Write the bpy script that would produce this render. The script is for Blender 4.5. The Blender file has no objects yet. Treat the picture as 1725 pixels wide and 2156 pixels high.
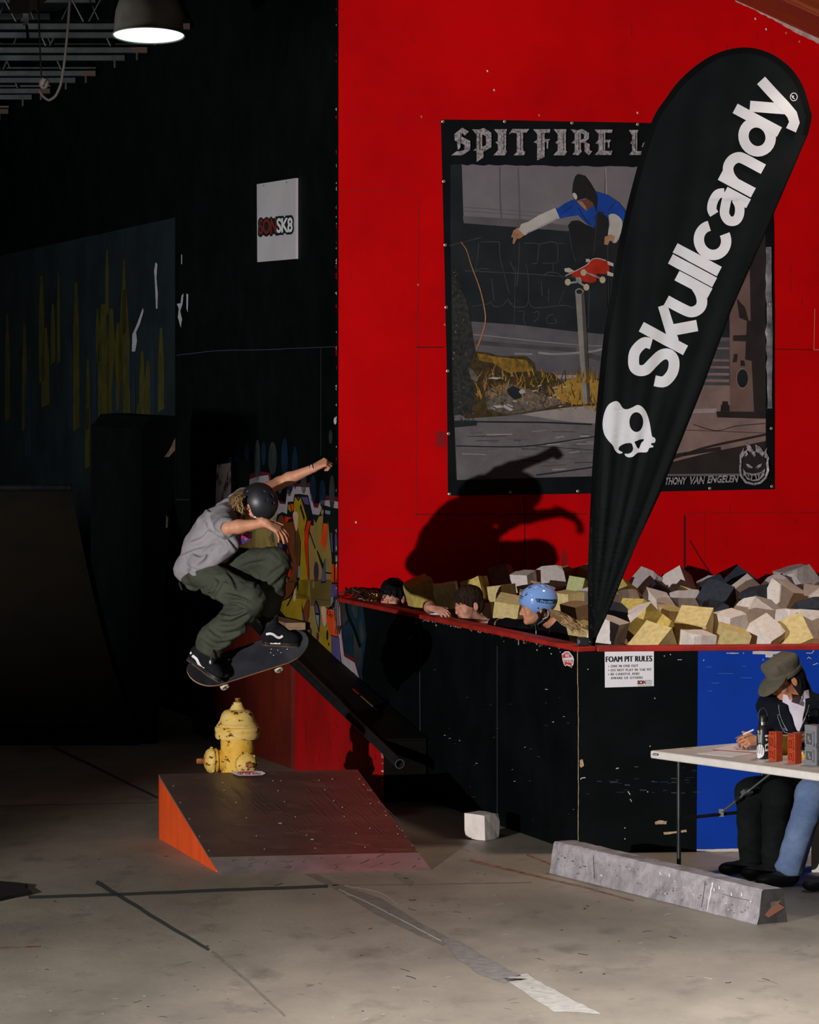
import bpy, bmesh, math, random
import numpy as np
from mathutils import Vector as V, Matrix
from mathutils.geometry import tessellate_polygon
from mathutils.bvhtree import BVHTree
C = bpy.context.scene.collection
SC = bpy.context.scene
# ------------------------------------------------------------------ camera
FL, CX, HY, HC = 7500.0, 862.5, 750.0, 3.0          # focal length and horizon in pixels of the 1725x2156 frame, eye height
cd = bpy.data.cameras.new('camera'); cam = bpy.data.objects.new('camera', cd); C.objects.link(cam)
cam.location = (0, 0, HC); cam.rotation_euler = (math.pi / 2, 0, 0)
cd.sensor_width = 36.0; cd.lens = FL / 2156 * 36.0; cd.shift_y = -(1078 - HY) / 2156
cd.clip_start = 0.5; cd.clip_end = 120
SC.camera = cam
# ------------------------------------------------------------------ world, lights, exposure
w = bpy.data.worlds.new('dim_hall'); SC.world = w; w.use_nodes = True
w.node_tree.nodes['Background'].inputs['Color'].default_value = (0.80, 0.95, 1.0, 1)
w.node_tree.nodes['Background'].inputs['Strength'].default_value = 0.010
def lamp(name, kind, loc, aim, power, color=(1, 1, 1), **kw):
    l = bpy.data.lights.new(name, kind); l.energy = power; l.color = color
    for k, v in kw.items(): setattr(l, k, v)
    o = bpy.data.objects.new(name, l); C.objects.link(o); o.location = loc
    o.rotation_euler = (V(aim) - V(loc)).to_track_quat('-Z', 'Y').to_euler()
    return o
KEY = V((-7.5, 6.9, 2.42))
lamp('flash_on_stand', 'SPOT', KEY, (4.85, 25.9, 2.5), 10300, (1.0, 0.955, 0.93), spot_size=math.radians(36.5), spot_blend=0.36, shadow_soft_size=0.06)
lamp('hall_lamp_near_camera', 'SPOT', (2.3, 13.2, 6.0), (2.2, 14.4, 0), 3500, (1.0, 0.965, 0.975), spot_size=math.radians(86), spot_blend=1.0, shadow_soft_size=0.30)
lamp('hall_lamp_over_table', 'SPOT', (3.1, 21.6, 6.0), (2.6, 22.2, 0), 580, (1.0, 0.80, 0.64), spot_size=math.radians(74), spot_blend=0.9, shadow_soft_size=0.30)
lamp('hall_lamp_far_left', 'SPOT', (-3.4, 17.6, 6.0), (-2.2, 19.4, 0), 110, (0.95, 1.0, 0.93), spot_size=math.radians(100), spot_blend=1.0, shadow_soft_size=0.30)
lamp('added_fill_back_left', 'SPOT', (-8.5, 25.0, 2.4), (-3.4, 31.5, 4.3), 900, (0.93, 1.0, 0.98), spot_size=math.radians(84), spot_blend=0.8, shadow_soft_size=0.35)  # fill spot added to brighten mural and joists, not a hall fixture
vs = SC.view_settings
vs.view_transform = 'Standard'; vs.look = 'None'; vs.exposure = 0.0; vs.gamma = 1.0; vs.use_curve_mapping = False
# ------------------------------------------------------------------ placement helpers
def W(px, py, Y): return V(((px - CX) * Y / FL, Y, HC - (py - HY) * Y / FL))
def Fl(px, py):
    Y = FL * HC / (py - HY); p = W(px, py, Y); p.z = 0; return p
class Plane:
    def __init__(s, p, n): s.p = V(p); s.n = V(n).normalized()
    def hit(s, px, py, off=0.0):
        r = V(((px - CX) / FL, 1, -(py - HY) / FL)); c = V((0, 0, HC))
        return c + r * ((s.p - c).dot(s.n) / r.dot(s.n)) + s.n * off
    def map(s, off): return lambda x, y: s.hit(x, y, off)
# ------------------------------------------------------------------ materials
MATS = {}
def lin(c):
    f = lambda v: v / 12.92 if v <= 0.04045 else ((v + 0.055) / 1.055) ** 2.4
    return tuple(f(v / 255) for v in c)
def mat(name, c, rough=0.55, c2=None, scale=6.0, detail=6.0, lo=0.4, hi=0.62, bump=0.0, bscale=None, metal=0.0, spec=0.3, stretch=None, emit=0.0, c3=None, scale3=1.5, lo3=.5, hi3=.75, coat=0.0, sss=0.0, alpha=None):
    if name in MATS: return MATS[name]
    m = bpy.data.materials.new(name); m.use_nodes = True; MATS[name] = m
    nt = m.node_tree; b = nt.nodes['Principled BSDF']
    b.inputs['Roughness'].default_value = rough; b.inputs['Metallic'].default_value = metal
    b.inputs['Specular IOR Level'].default_value = spec
    if coat: b.inputs['Coat Weight'].default_value = coat; b.inputs['Coat Roughness'].default_value = 0.05
    if sss: b.inputs['Subsurface Weight'].default_value = sss; b.inputs['Subsurface Radius'].default_value = (.012, .004, .002)
    b.inputs['Base Color'].default_value = (*c, 1)
    tc = nt.nodes.new('ShaderNodeTexCoord'); src = tc.outputs['Object']
    if stretch:
        mp = nt.nodes.new('ShaderNodeMapping'); mp.inputs['Scale'].default_value = stretch
        nt.links.new(src, mp.inputs['Vector']); src = mp.outputs['Vector']
    def noise(sc, dt):
        n = nt.nodes.new('ShaderNodeTexNoise'); n.inputs['Scale'].default_value = sc; n.inputs['Detail'].default_value = dt
        n.inputs['Roughness'].default_value = 0.62; nt.links.new(src, n.inputs['Vector']); return n
    col = None
    def layer(prev, n, l, h, ca):
        r = nt.nodes.new('ShaderNodeMapRange'); r.inputs['From Min'].default_value = l; r.inputs['From Max'].default_value = h
        nt.links.new(n.outputs['Fac'], r.inputs['Value'])
        x = nt.nodes.new('ShaderNodeMix'); x.data_type = 'RGBA'
        nt.links.new(r.outputs['Result'], x.inputs[0])
        if prev is None: x.inputs[6].default_value = (*c, 1)
        else: nt.links.new(prev, x.inputs[6])
        x.inputs[7].default_value = (*ca, 1); return x.outputs[2]
    n1 = None
    if c2 is not None: n1 = noise(scale, detail); col = layer(None, n1, lo, hi, c2)
    if c3 is not None: col = layer(col, noise(scale3, 8.0), lo3, hi3, c3)
    if col is not None: nt.links.new(col, b.inputs['Base Color'])
    if bump:
        nb = noise(bscale or scale, 5.0); bp = nt.nodes.new('ShaderNodeBump'); bp.inputs['Strength'].default_value = bump
        bp.inputs['Distance'].default_value = 0.01
        nt.links.new(nb.outputs['Fac'], bp.inputs['Height']); nt.links.new(bp.outputs['Normal'], b.inputs['Normal'])
    if emit:
        b.inputs['Emission Color'].default_value = (*c, 1); b.inputs['Emission Strength'].default_value = emit
    return m
# ------------------------------------------------------------------ object registry
LOC = {}
def tag(o, label=None, cat=None, group=None, kind=None):
    if label: o['label'] = label
    if cat: o['category'] = cat
    if group: o['group'] = group
    if kind: o['kind'] = kind
    return o
def thing(name, label, cat, loc, group=None):
    o = bpy.data.objects.new(name, None); C.objects.link(o); o.location = loc; o.empty_display_size = 0.1
    LOC[o.name] = V(loc); return tag(o, label, cat, group)
def link(name, me, parent=None, origin=None):
    """mesh in world coordinates -> object; parts share the origin of their thing"""
    o = bpy.data.objects.new(name, me); C.objects.link(o)
    if parent is not None: org = LOC[parent.name]; o.parent = parent
    else: org = V(origin) if origin is not None else V((0, 0, 0)); o.location = org
    LOC[o.name] = org.copy()
    if org.length > 0: me.transform(Matrix.Translation(-org))
    return o
def rot_axes(x, y, z): return Matrix((x, y, z)).transposed()
def frame(z, up=(0, 0, 1)):
    z = V(z).normalized(); x = V(up).cross(z)
    if x.length < 1e-4: x = V((1, 0, 0)).cross(z)
    x.normalize(); return rot_axes(x, z.cross(x), z)
class MB:
    def __init__(s): s.v = []; s.f = []; s.m = []; s.mats = []
    def mi(s, m):
        if m not in s.mats: s.mats.append(m)
        return s.mats.index(m)
    def face(s, pts, m):
        b = len(s.v); s.v += [V(p) for p in pts]; s.f.append(tuple(range(b, b + len(pts)))); s.m.append(s.mi(m))
    def raw(s, vs, fs, m):
        b = len(s.v); s.v += [V(p) for p in vs]; k = s.mi(m)
        for f in fs: s.f.append(tuple(i + b for i in f)); s.m.append(k)
    def box(s, c, h, m, R=None):
        c = V(c); R = R or Matrix.Identity(3)
        vs = [c + R @ V((x * h[0], y * h[1], z * h[2])) for z in (-1, 1) for y in (-1, 1) for x in (-1, 1)]
        s.raw(vs, [(0, 2, 3, 1), (4, 5, 7, 6), (0, 1, 5, 4), (2, 6, 7, 3), (0, 4, 6, 2), (1, 3, 7, 5)], m)
    def prism(s, pts, vec, m, mside=None, mback=None):
        """pts: closed outline (front), extruded by vec"""
        n = len(pts); vec = V(vec); vs = [V(p) for p in pts] + [V(p) + vec for p in pts]
        b = len(s.v); s.v += vs
        s.f.append(tuple(b + i for i in range(n))); s.m.append(s.mi(m))
        s.f.append(tuple(b + n + i for i in reversed(range(n)))); s.m.append(s.mi(mback or mside or m))
        for i in range(n):
            j = (i + 1) % n; s.f.append((b + i, b + n + i, b + n + j, b + j)); s.m.append(s.mi(mside or m))
    def tube(s, path, r, m, seg=10, caps=True, closed=False):
        path = [V(p) for p in path]; n = len(path); b = len(s.v); k = s.mi(m)
        rr = r if isinstance(r, (list, tuple)) else [r] * n
        pr = None
        for i, p in enumerate(path):
            if closed: t = path[(i + 1) % n] - path[i - 1]
            else: t = path[min(i + 1, n - 1)] - path[max(i - 1, 0)]
            t.normalize()
            if pr is None: x = t.orthogonal().normalized()
            else:
                x = pr - t * pr.dot(t); x.normalize()
            pr = x; y = t.cross(x)
            for q in range(seg):
                a = 2 * math.pi * q / seg; s.v.append(p + (x * math.cos(a) + y * math.sin(a)) * rr[i])
        for i in range(n if closed else n - 1):
            j = (i + 1) % n
            for q in range(seg):
                q2 = (q + 1) % seg
                s.f.append((b + i * seg + q, b + i * seg + q2, b + j * seg + q2, b + j * seg + q)); s.m.append(k)
        if caps and not closed:
            s.f.append(tuple(b + q for q in reversed(range(seg)))); s.m.append(k)
            s.f.append(tuple(b + (n - 1) * seg + q for q in range(seg))); s.m.append(k)
    def lathe(s, prof, c, m, seg=32, R=None, mats=None, caps=True):
        c = V(c); R = R or Matrix.Identity(3); b = len(s.v)
        for (r, z) in prof:
            for q in range(seg):
                a = 2 * math.pi * q / seg; s.v.append(c + R @ V((r * math.cos(a), r * math.sin(a), z)))
        for i in range(len(prof) - 1):
            k = s.mi(mats[i] if mats else m)
            for q in range(seg):
                q2 = (q + 1) % seg
                s.f.append((b + i * seg + q, b + i * seg + q2, b + (i + 1) * seg + q2, b + (i + 1) * seg + q)); s.m.append(k)
        if not caps: return
        k = s.mi(mats[0] if mats else m); k2 = s.mi(mats[-1] if mats else m)
        if prof[0][0] > 1e-6: s.f.append(tuple(b + q for q in reversed(range(seg)))); s.m.append(k)
        if prof[-1][0] > 1e-6: s.f.append(tuple(b + (len(prof) - 1) * seg + q for q in range(seg))); s.m.append(k2)
    def mesh(s, name, smooth=False):
        me = bpy.data.meshes.new(name); me.from_pydata([tuple(v) for v in s.v], [], s.f)
        for m in s.mats: me.materials.append(m)
        me.polygons.foreach_set('material_index', s.m)
        if smooth:
            me.shade_smooth(); me.set_sharp_from_angle(angle=math.radians(smooth if smooth > 1 else 38))
        me.update(); return me
    def build(s, name, parent=None, smooth=False, bevel=0.0, origin=None, seg=2):
        o = link(name, s.mesh(name, smooth), parent, origin)
        if bevel:
            md = o.modifiers.new('edge', 'BEVEL'); md.width = bevel; md.segments = seg; md.limit_method = 'ANGLE'
            md.angle_limit = math.radians(40)
        return o
# ------------------------------------------------------------------ flat shapes on surfaces
def cr(pts, n=5, closed=True):
    out = []; N = len(pts)
    rng = range(N) if closed else range(N - 1)
    for i in rng:
        if closed: p = [pts[(i + k - 1) % N] for k in range(4)]
        else: p = [pts[max(0, min(N - 1, i + k - 1))] for k in range(4)]
        for j in range(n):
            t = j / n
            out.append(tuple(0.5 * ((2 * p[1][a]) + (-p[0][a] + p[2][a]) * t + (2 * p[0][a] - 5 * p[1][a] + 4 * p[2][a] - p[3][a]) * t * t + (-p[0][a] + 3 * p[1][a] - 3 * p[2][a] + p[3][a]) * t ** 3) for a in (0, 1)))
    if not closed: out.append(tuple(pts[-1]))
    return out
def tess(outer, holes=()):
    loops = [[V((x, y, 0)) for x, y in outer]] + [[V((x, y, 0)) for x, y in h] for h in holes]
    flat = [p for l in loops for p in l]
    return [[(flat[i].x, flat[i].y) for i in t] for t in tessellate_polygon(loops)]
def finer(tris, maxe):
    out = []; st = list(tris)
    while st:
        t = st.pop(); e = [math.dist(t[i], t[(i + 1) % 3]) for i in range(3)]; k = e.index(max(e))
        if e[k] <= maxe: out.append(t); continue
        a, b, c = t[k], t[(k + 1) % 3], t[(k + 2) % 3]; mid = ((a[0] + b[0]) / 2, (a[1] + b[1]) / 2)
        st.append([a, mid, c]); st.append([mid, b, c])
    return out
def addtris(mb, mp, tris, m):
    idx = {}; vs = []; fs = []
    for t in tris:
        f = []
        for p in t:
            k = (round(p[0], 3), round(p[1], 3))
            if k not in idx: idx[k] = len(vs); vs.append(mp(*p))
            f.append(idx[k])
        if len(set(f)) == 3: fs.append(tuple(f))
    mb.raw(vs, fs, m)
def poly(mb, mp, pts, m, holes=(), sm=0, maxe=None):
    if sm: pts = cr(pts, sm); holes = [cr(h, sm) for h in holes]
    t = tess(pts, holes)
    if maxe: t = finer(t, maxe)
    addtris(mb, mp, t, m)
def stroke(mb, mp, path, wd, m, sm=0, closed=False, maxe=None):
    if sm: path = cr(path, sm, closed)
    n = len(path); L = []; R = []
    ws = wd if isinstance(wd, (list, tuple)) else None
    for i, p in enumerate(path):
        a = path[i - 1] if (i > 0 or closed) else p; b = path[(i + 1) % n] if (i < n - 1 or closed) else p
        dx, dy = b[0] - a[0], b[1] - a[1]; l = math.hypot(dx, dy) or 1; h = wd if ws is None else ws[0] + (ws[1] - ws[0]) * i / max(1, n - 1)
        L.append((p[0] - dy / l * h / 2, p[1] + dx / l * h / 2)); R.append((p[0] + dy / l * h / 2, p[1] - dx / l * h / 2))
    tr = []
    for i in range(n if closed else n - 1):
        j = (i + 1) % n; tr += [[L[i], R[i], R[j]], [L[i], R[j], L[j]]]
    if maxe: tr = finer(tr, maxe)
    addtris(mb, mp, tr, m)
def ring(cx, cy, rx, ry=None, n=20, a=0.0):
    ry = ry or rx; ca, sa = math.cos(a), math.sin(a)
    return [(cx + rx * math.cos(t) * ca - ry * math.sin(t) * sa, cy + rx * math.cos(t) * sa + ry * math.sin(t) * ca) for t in [2 * math.pi * i / n for i in range(n)]]
_txt = {}
def glyphs(s, bold=0.0, shear=0.0, space=1.0):
    k = (s, bold, shear, space)
    if k not in _txt:
        cu = bpy.data.curves.new('writing', 'FONT'); cu.body = s; cu.offset = bold; cu.resolution_u = 3; cu.shear = shear; cu.space_character = space
        o = bpy.data.objects.new('writing', cu); C.objects.link(o); dg = bpy.context.evaluated_depsgraph_get()
        me = o.evaluated_get(dg).to_mesh(); me.calc_loop_triangles()
        vs = [(v.co.x, v.co.y) for v in me.vertices]; tr = [[vs[i] for i in t.vertices] for t in me.loop_triangles]
        o.evaluated_get(dg).to_mesh_clear(); bpy.data.objects.remove(o); bpy.data.curves.remove(cu)
        xs = [p[0] for p in vs]; ys = [p[1] for p in vs]
        _txt[k] = (tr, min(xs), max(xs), min(ys), max(ys))
    return _txt[k]
def text(mb, mp, s, bl, br, tl, m, bold=0.0, shear=0.0, space=1.0, maxe=None):
    """writing stretched into the parallelogram bl, br, tl"""
    tr, x0, x1, y0, y1 = glyphs(s, bold, shear, space)
    def q(p):
        u = (p[0] - x0) / (x1 - x0); v = (p[1] - y0) / (y1 - y0)
        return (bl[0] + (br[0] - bl[0]) * u + (tl[0] - bl[0]) * v, bl[1] + (br[1] - bl[1]) * u + (tl[1] - bl[1]) * v)
    t = [[q(p) for p in x] for x in tr]
    if maxe: t = finer(t, maxe)
    addtris(mb, mp, t, m)
def tree_of(o):
    org = LOC[o.name]; me = o.data
    return BVHTree.FromPolygons([tuple(v.co + org) for v in me.vertices], [tuple(p.vertices) for p in me.polygons])
def onto(bvh, off, back=None):
    """pixel -> point on the surface seen there, lifted by off"""
    c = V((0, 0, HC))
    def f(px, py):
        d = V(((px - CX) / FL, 1, -(py - HY) / FL)).normalized(); p, n, i, t = bvh.ray_cast(c, d)
        if p is None:
            q, n, i, t = bvh.find_nearest(back if back is not None else W(px, py, 22.0)); return q + n * off
        if n.dot(d) > 0: n = -n
        return p + n * off - d * off * 0.5
    return f
# ------------------------------------------------------------------ signed distance shapes -> one continuous mesh
def A3(p): return np.array(p, dtype=np.float32)
def cap(a, b, ra, rb=None):
    a = A3(a); ba = A3(b) - a; rb = ra if rb is None else rb; L = float(ba @ ba) + 1e-9
    def f(P):
        pa = P - a; t = np.clip(pa @ ba / L, 0, 1)
        return np.sqrt(((pa - t[:, None] * ba) ** 2).sum(1)) - (ra + (rb - ra) * t)
    return f
def ell(c, r, R=None):
    c = A3(c); r = A3(r); Rm = np.array(R, dtype=np.float32) if R is not None else None
    def f(P):
        q = P - c
        if Rm is not None: q = q @ Rm
        k0 = np.sqrt(((q / r) ** 2).sum(1)); k1 = np.sqrt(((q / (r * r)) ** 2).sum(1)) + 1e-9
        return k0 * (k0 - 1) / k1
    return f
def rbx(c, h, rad, R=None):
    c = A3(c); h = A3(h) - rad; Rm = np.array(R, dtype=np.float32) if R is not None else None
    def f(P):
        q = P - c
        if Rm is not None: q = q @ Rm
        q = np.abs(q) - h
        return np.sqrt((np.maximum(q, 0) ** 2).sum(1)) + np.minimum(q.max(1), 0) - rad
    return f
def half(p, n):
    p = A3(p); n = A3(V(n).normalized()); return lambda P: (P - p) @ n
def U(k, *fs):
    def f(P):
        d = fs[0](P)
        for g in fs[1:]:
            e = g(P)
            if k <= 0: d = np.minimum(d, e)
            else:
                h = np.maximum(k - np.abs(d - e), 0) / k; d = np.minimum(d, e) - h * h * k * 0.25
        return d
    return f
def Sub(k, a, *bs):
    def f(P):
        d = a(P)
        for b in bs:
            e = -b(P)
            if k <= 0: d = np.maximum(d, e)
            else:
                h = np.maximum(k - np.abs(d - e), 0) / k; d = np.maximum(d, e) + h * h * k * 0.25
        return d
    return f
def Inter(k, a, b): return Sub(k, a, lambda P: -b(P))
def off(f, r): return lambda P: f(P) - r
def folds(f, amp, freq, seed=0, dirs=None):
    """cloth: creases that run round and across the limbs"""
    rg = np.random.RandomState(seed); ks = []
    for i in range(7):
        d = rg.normal(size=3); d /= np.linalg.norm(d)
        if dirs is not None and i < 5:
            d = d * .35 + np.array(dirs[i % len(dirs)]) ; d /= np.linalg.norm(d)
        ks.append((d * freq * (0.55 + 0.35 * i), rg.uniform(0, 6.28), 1.0 / (1 + 0.32 * i)))
    def g(P):
        s = 0; wv = np.sin(P @ A3(ks[0][0] * .45) + 1.0) * 1.3
        for k, ph, a in ks:
            t = np.sin(P @ A3(k) + ph + wv); s = s + a * (1 - 2 * np.sqrt(np.abs(t) + 0.02)); wv = wv + t * 0.5
        return f(P) - amp * s * 0.4
    return g
_E = [((0,0,0),(1,0,0)),((0,1,0),(1,1,0)),((0,0,1),(1,0,1)),((0,1,1),(1,1,1)),((0,0,0),(0,1,0)),((1,0,0),(1,1,0)),((0,0,1),(0,1,1)),((1,0,1),(1,1,1)),((0,0,0),(0,0,1)),((1,0,0),(1,0,1)),((0,1,0),(0,1,1)),((1,1,0),(1,1,1))]
def sdf(name, f, lo, hi, h, mats, parent=None, origin=None, pick=None, smooth=True):
    lo = np.array(lo, dtype=np.float64); B = 8
    nb = np.ceil((np.array(hi) - lo) / h / B).astype(int) + 1; n = nb * B
    g = np.stack(np.meshgrid(*[np.arange(k) for k in nb], indexing='ij'), -1).reshape(-1, 3)
    ctr = (lo + (g * B + (B - 1) / 2) * h).astype(np.float32); dc = f(ctr)
    vol = np.where(dc < 0, -1.0, 1.0).astype(np.float32).reshape(nb)
    vol = np.repeat(np.repeat(np.repeat(vol, B, 0), B, 1), B, 2)
    act = g[np.abs(dc) < B * h * 1.5 + 0.02]
    loc = np.stack(np.meshgrid(*[np.arange(B)] * 3, indexing='ij'), -1).reshape(-1, 3)
    for s in range(0, len(act), 400):
        ii = (act[s:s + 400, None, :] * B + loc[None]).reshape(-1, 3)
        vol[ii[:, 0], ii[:, 1], ii[:, 2]] = f((lo + ii * h).astype(np.float32))
    ins = vol < 0
    c = np.zeros(n - 1, dtype=np.int8)
    for a in (0, 1):
        for b in (0, 1):
            for d in (0, 1): c += ins[a:n[0] - 1 + a, b:n[1] - 1 + b, d:n[2] - 1 + d]
    cells = np.argwhere((c > 0) & (c < 8)); ids = np.full(n - 1, -1, dtype=np.int64); ids[tuple(cells.T)] = np.arange(len(cells))
    pos = np.zeros((len(cells), 3)); cnt = np.zeros(len(cells))
    for a, b in _E:
        ca = cells + a; cb = cells + b; va = vol[tuple(ca.T)]; vb = vol[tuple(cb.T)]; k = (va < 0) != (vb < 0)
        t = np.where(k, va / np.where(k, va - vb, 1), 0)[:, None]
        pos += np.where(k[:, None], np.array(a) + t * (np.array(b) - np.array(a)), 0); cnt += k
    co = lo + (cells + pos / cnt[:, None]) * h
    quads = []
    for ax in range(3):
        o1, o2 = (ax + 1) % 3, (ax + 2) % 3
        s0 = [slice(None)] * 3; s1 = [slice(None)] * 3; s0[ax] = slice(0, -1); s1[ax] = slice(1, None)
        e = np.argwhere(ins[tuple(s0)] != ins[tuple(s1)]); e = e[(e[:, o1] > 0) & (e[:, o2] > 0) & (e[:, o1] < n[o1] - 1) & (e[:, o2] < n[o2] - 1)]
        u1 = np.zeros(3, int); u1[o1] = 1; u2 = np.zeros(3, int); u2[o2] = 1
        q = np.stack([ids[tuple((e - u1 - u2).T)], ids[tuple((e - u2).T)], ids[tuple(e.T)], ids[tuple((e - u1).T)]], 1)
        fl = ~ins[tuple(e.T)]; q[fl] = q[fl][:, ::-1]; quads.append(q)
    q = np.concatenate(quads); q = q[(q >= 0).all(1)]
    me = bpy.data.meshes.new(name); me.vertices.add(len(co)); me.vertices.foreach_set('co', co.astype(np.float32).ravel())
    me.loops.add(len(q) * 4); me.loops.foreach_set('vertex_index', q.astype(np.int32).ravel())
    me.polygons.add(len(q)); me.polygons.foreach_set('loop_start', (np.arange(len(q)) * 4).astype(np.int32))
    mats = mats if isinstance(mats, (list, tuple)) else [mats]
    for m in mats: me.materials.append(m)
    if pick is not None: me.polygons.foreach_set('material_index', pick(co[q].mean(1)).astype(np.int32))
    me.update(calc_edges=True); me.validate()
    if smooth: me.shade_smooth()
    return link(name, me, parent, origin)
def bounds(pts, pad):
    a = np.array([tuple(p) for p in pts]); return a.min(0) - pad, a.max(0) + pad
# ================================================================== the room
D = V((-0.3304, 0.944, 0)).normalized()            # runs along the black wall, away from the camera
NL = V((-D.y, D.x, 0))
Cc = Fl(1220, 1797); Rz = 3 - 612 * Cc.y / FL      # outer corner and rim height of the foam pit
Ey = (3 - Rz) * FL / 508.0; E = V(((713 - CX) * Ey / FL, Ey, 0))
D = (E - Cc).normalized(); NL = V((-D.y, D.x, 0))
if NL.y > 0: NL = -NL
RD = V((0.981, 0.196, 0)).normalized(); NR = V((RD.y, -RD.x, 0))
FD = V((0.995, 0.0995, 0)).normalized(); NF = V((FD.y, -FD.x, 0))
LW = Plane(E, NL); RW = Plane(E, NR); FW = Plane(Cc, NF)
HW = 6.3
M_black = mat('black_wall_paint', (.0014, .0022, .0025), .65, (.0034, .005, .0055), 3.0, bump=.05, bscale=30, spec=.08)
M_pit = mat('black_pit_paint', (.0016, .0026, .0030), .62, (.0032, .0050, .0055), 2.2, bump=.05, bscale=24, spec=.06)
M_red = mat('red_wall_paint', (.66, .0012, .003), .55, (.50, .0012, .003), 1.1, 5, .38, .68, bump=.05, bscale=14, spec=.05, c3=(.74, .002, .003), scale3=.6)
M_seam = mat('dark_panel_seam', (.05, .002, .002), .8)  # dark red for the panel seams and cracks of the red wall
M_blue = mat('blue_wall_paint', (.0015, .040, .36), .5, (.0015, .034, .29), 1.6, bump=.05, bscale=16, spec=.2)
M_chip = mat('chipped_wood', (.50, .36, .22), .8, (.30, .2, .12), 30)
M_white = mat('white_paint', (.72, .70, .70), .6, (.6, .58, .58), 12)
M_rim = mat('red_rim_paint', (.42, .022, .014), .55, (.24, .014, .010), 5, bump=.08)
M_conc = mat('floor_concrete', (.345, .300, .240), .50, (.215, .190, .155), 1.1, 10, .38, .66, bump=.14, bscale=30, spec=.35, stretch=(1, .55, 1), c3=(.145, .13, .11), scale3=3.2, lo3=.55, hi3=.78)
M_fdark = mat('floor_joint_filler', (.035, .045, .04), .85)
M_stain = mat('floor_stain', (.17, .15, .125), .6, (.23, .2, .165), 14)
M_stain2 = mat('floor_repair', (.20, .185, .17), .5, (.27, .25, .23), 18)
M_pale = mat('floor_tape_residue', (.50, .48, .43), .5, (.38, .36, .32), 20)
M_redln = mat('floor_red_line', (.24, .055, .03), .7, (.28, .2, .15), 18)
M_ceil = mat('ceiling_dark', (.012, .014, .015), .8, (.02, .022, .024), 3)
# floor with its joints and stains
mb = MB(); mb.face([(-14, 4, 0), (12, 4, 0), (12, 44, 0), (-14, 44, 0)], M_conc)
FP = Plane((0, 0, 0), (0, 0, 1)); f1, f2, f3 = FP.map(.0006), FP.map(.0012), FP.map(.0018)
rnd = random.Random(5)
def wob(path, n, a):
    out = []
    for i in range(len(path) - 1):
        for j in range(n):
            t = j / n; out.append((path[i][0] + (path[i + 1][0] - path[i][0]) * t + rnd.uniform(-a, a), path[i][1] + (path[i + 1][1] - path[i][1]) * t + rnd.uniform(-a, a) * .5))
    return out + [path[-1]]
stroke(mb, f2, wob([(60, 1889), (240, 1884), (480, 1874), (690, 1866)], 6, .9), 6.5, M_fdark)
stroke(mb, f2, wob([(203, 1857), (240, 1880), (330, 1935), (440, 2000)], 7, 1.0), [9, 6], M_fdark)
stroke(mb, f2, wob([(447, 2004), (520, 2065), (600, 2140)], 6, 1.2), [5, 3], M_stain)
stroke(mb, f2, wob([(110, 1572), (200, 1615), (332, 1680)], 6, .6), [6, 4], M_fdark)
stroke(mb, f1, wob([(0, 1697), (180, 1693), (330, 1690)], 5, .8), 3, M_stain)
poly(mb, f1, wob([(640, 1840), (668, 1840), (712, 1862), (800, 1890), (880, 1940), (945, 1975), (935, 1992), (860, 1960), (790, 1925), (720, 1880)], 4, 1.6), M_stain)
stroke(mb, f2, wob([(714, 1873), (780, 1903), (860, 1945), (930, 1982)], 6, .5), 2.6, M_pale)
stroke(mb, f2, [(726, 1865), (800, 1880), (840, 1906)], 2.0, M_pale, sm=5)
poly(mb, f2, wob([(930, 1975), (962, 1980), (1010, 2008), (1080, 2045), (1110, 2062), (1060, 2070), (1010, 2052), (960, 2015)], 4, 2), M_stain2)
poly(mb, f2, wob([(1060, 2060), (1110, 2050), (1150, 2075), (1215, 2110), (1268, 2135), (1165, 2130), (1105, 2090)], 4, 2), M_pale)
stroke(mb, f3, wob([(990, 1812), (1130, 1845), (1230, 1868), (1335, 1897)], 8, .8), [4.2, 2.0], M_redln)
stroke(mb, f3, wob([(1110, 1800), (1165, 1822)], 8, .5), 3, M_redln)
stroke(mb, f3, wob([(0, 1996), (84, 1993)], 5, .6), 2.6, M_redln)
stroke(mb, f1, wob([(830, 1840), (868, 1862)], 4, 1), [8, 14], M_stain)
stroke(mb, f1, wob([(700, 1864), (900, 1862), (1120, 1858)], 6, .8), 2.2, M_stain)
for i in range(150):
    y = 1770 + (rnd.random() ** .8) * 386; x = rnd.uniform(0, 1725); l = rnd.uniform(4, 22); a = rnd.uniform(-.35, .35)
    stroke(mb, f1, [(x, y), (x + l * .5, y + l * a * .5 + rnd.uniform(-1.2, 1.2)), (x + l, y + l * a)], rnd.uniform(.7, 1.8), rnd.choice([M_stain, M_stain, M_fdark, M_pale]))
for i in range(70):
    y = 1800 + rnd.random() * 350; x = rnd.uniform(0, 1725); r = rnd.uniform(.8, 2.2)
    poly(mb, f2, ring(x, y, r * 1.6, r * .6, 7), rnd.choice([M_fdark, M_pale, M_stain]))
tag(mb.build('floor'), kind='structure')
# ceiling and outer walls behind the dark left part
mb = MB(); mb.box((-1, 24, HW + .1), (14, 20.5, .1), M_ceil); tag(mb.build('ceiling'), kind='structure')
mb = MB(); mb.box((-1, 43.9, HW / 2), (13, .1, HW / 2), M_black); tag(mb.build('wall_far'), kind='structure')
mb = MB(); mb.box((-13.9, 24, HW / 2), (.1, 20, HW / 2), M_black); tag(mb.build('wall_outer'), kind='structure')
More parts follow.
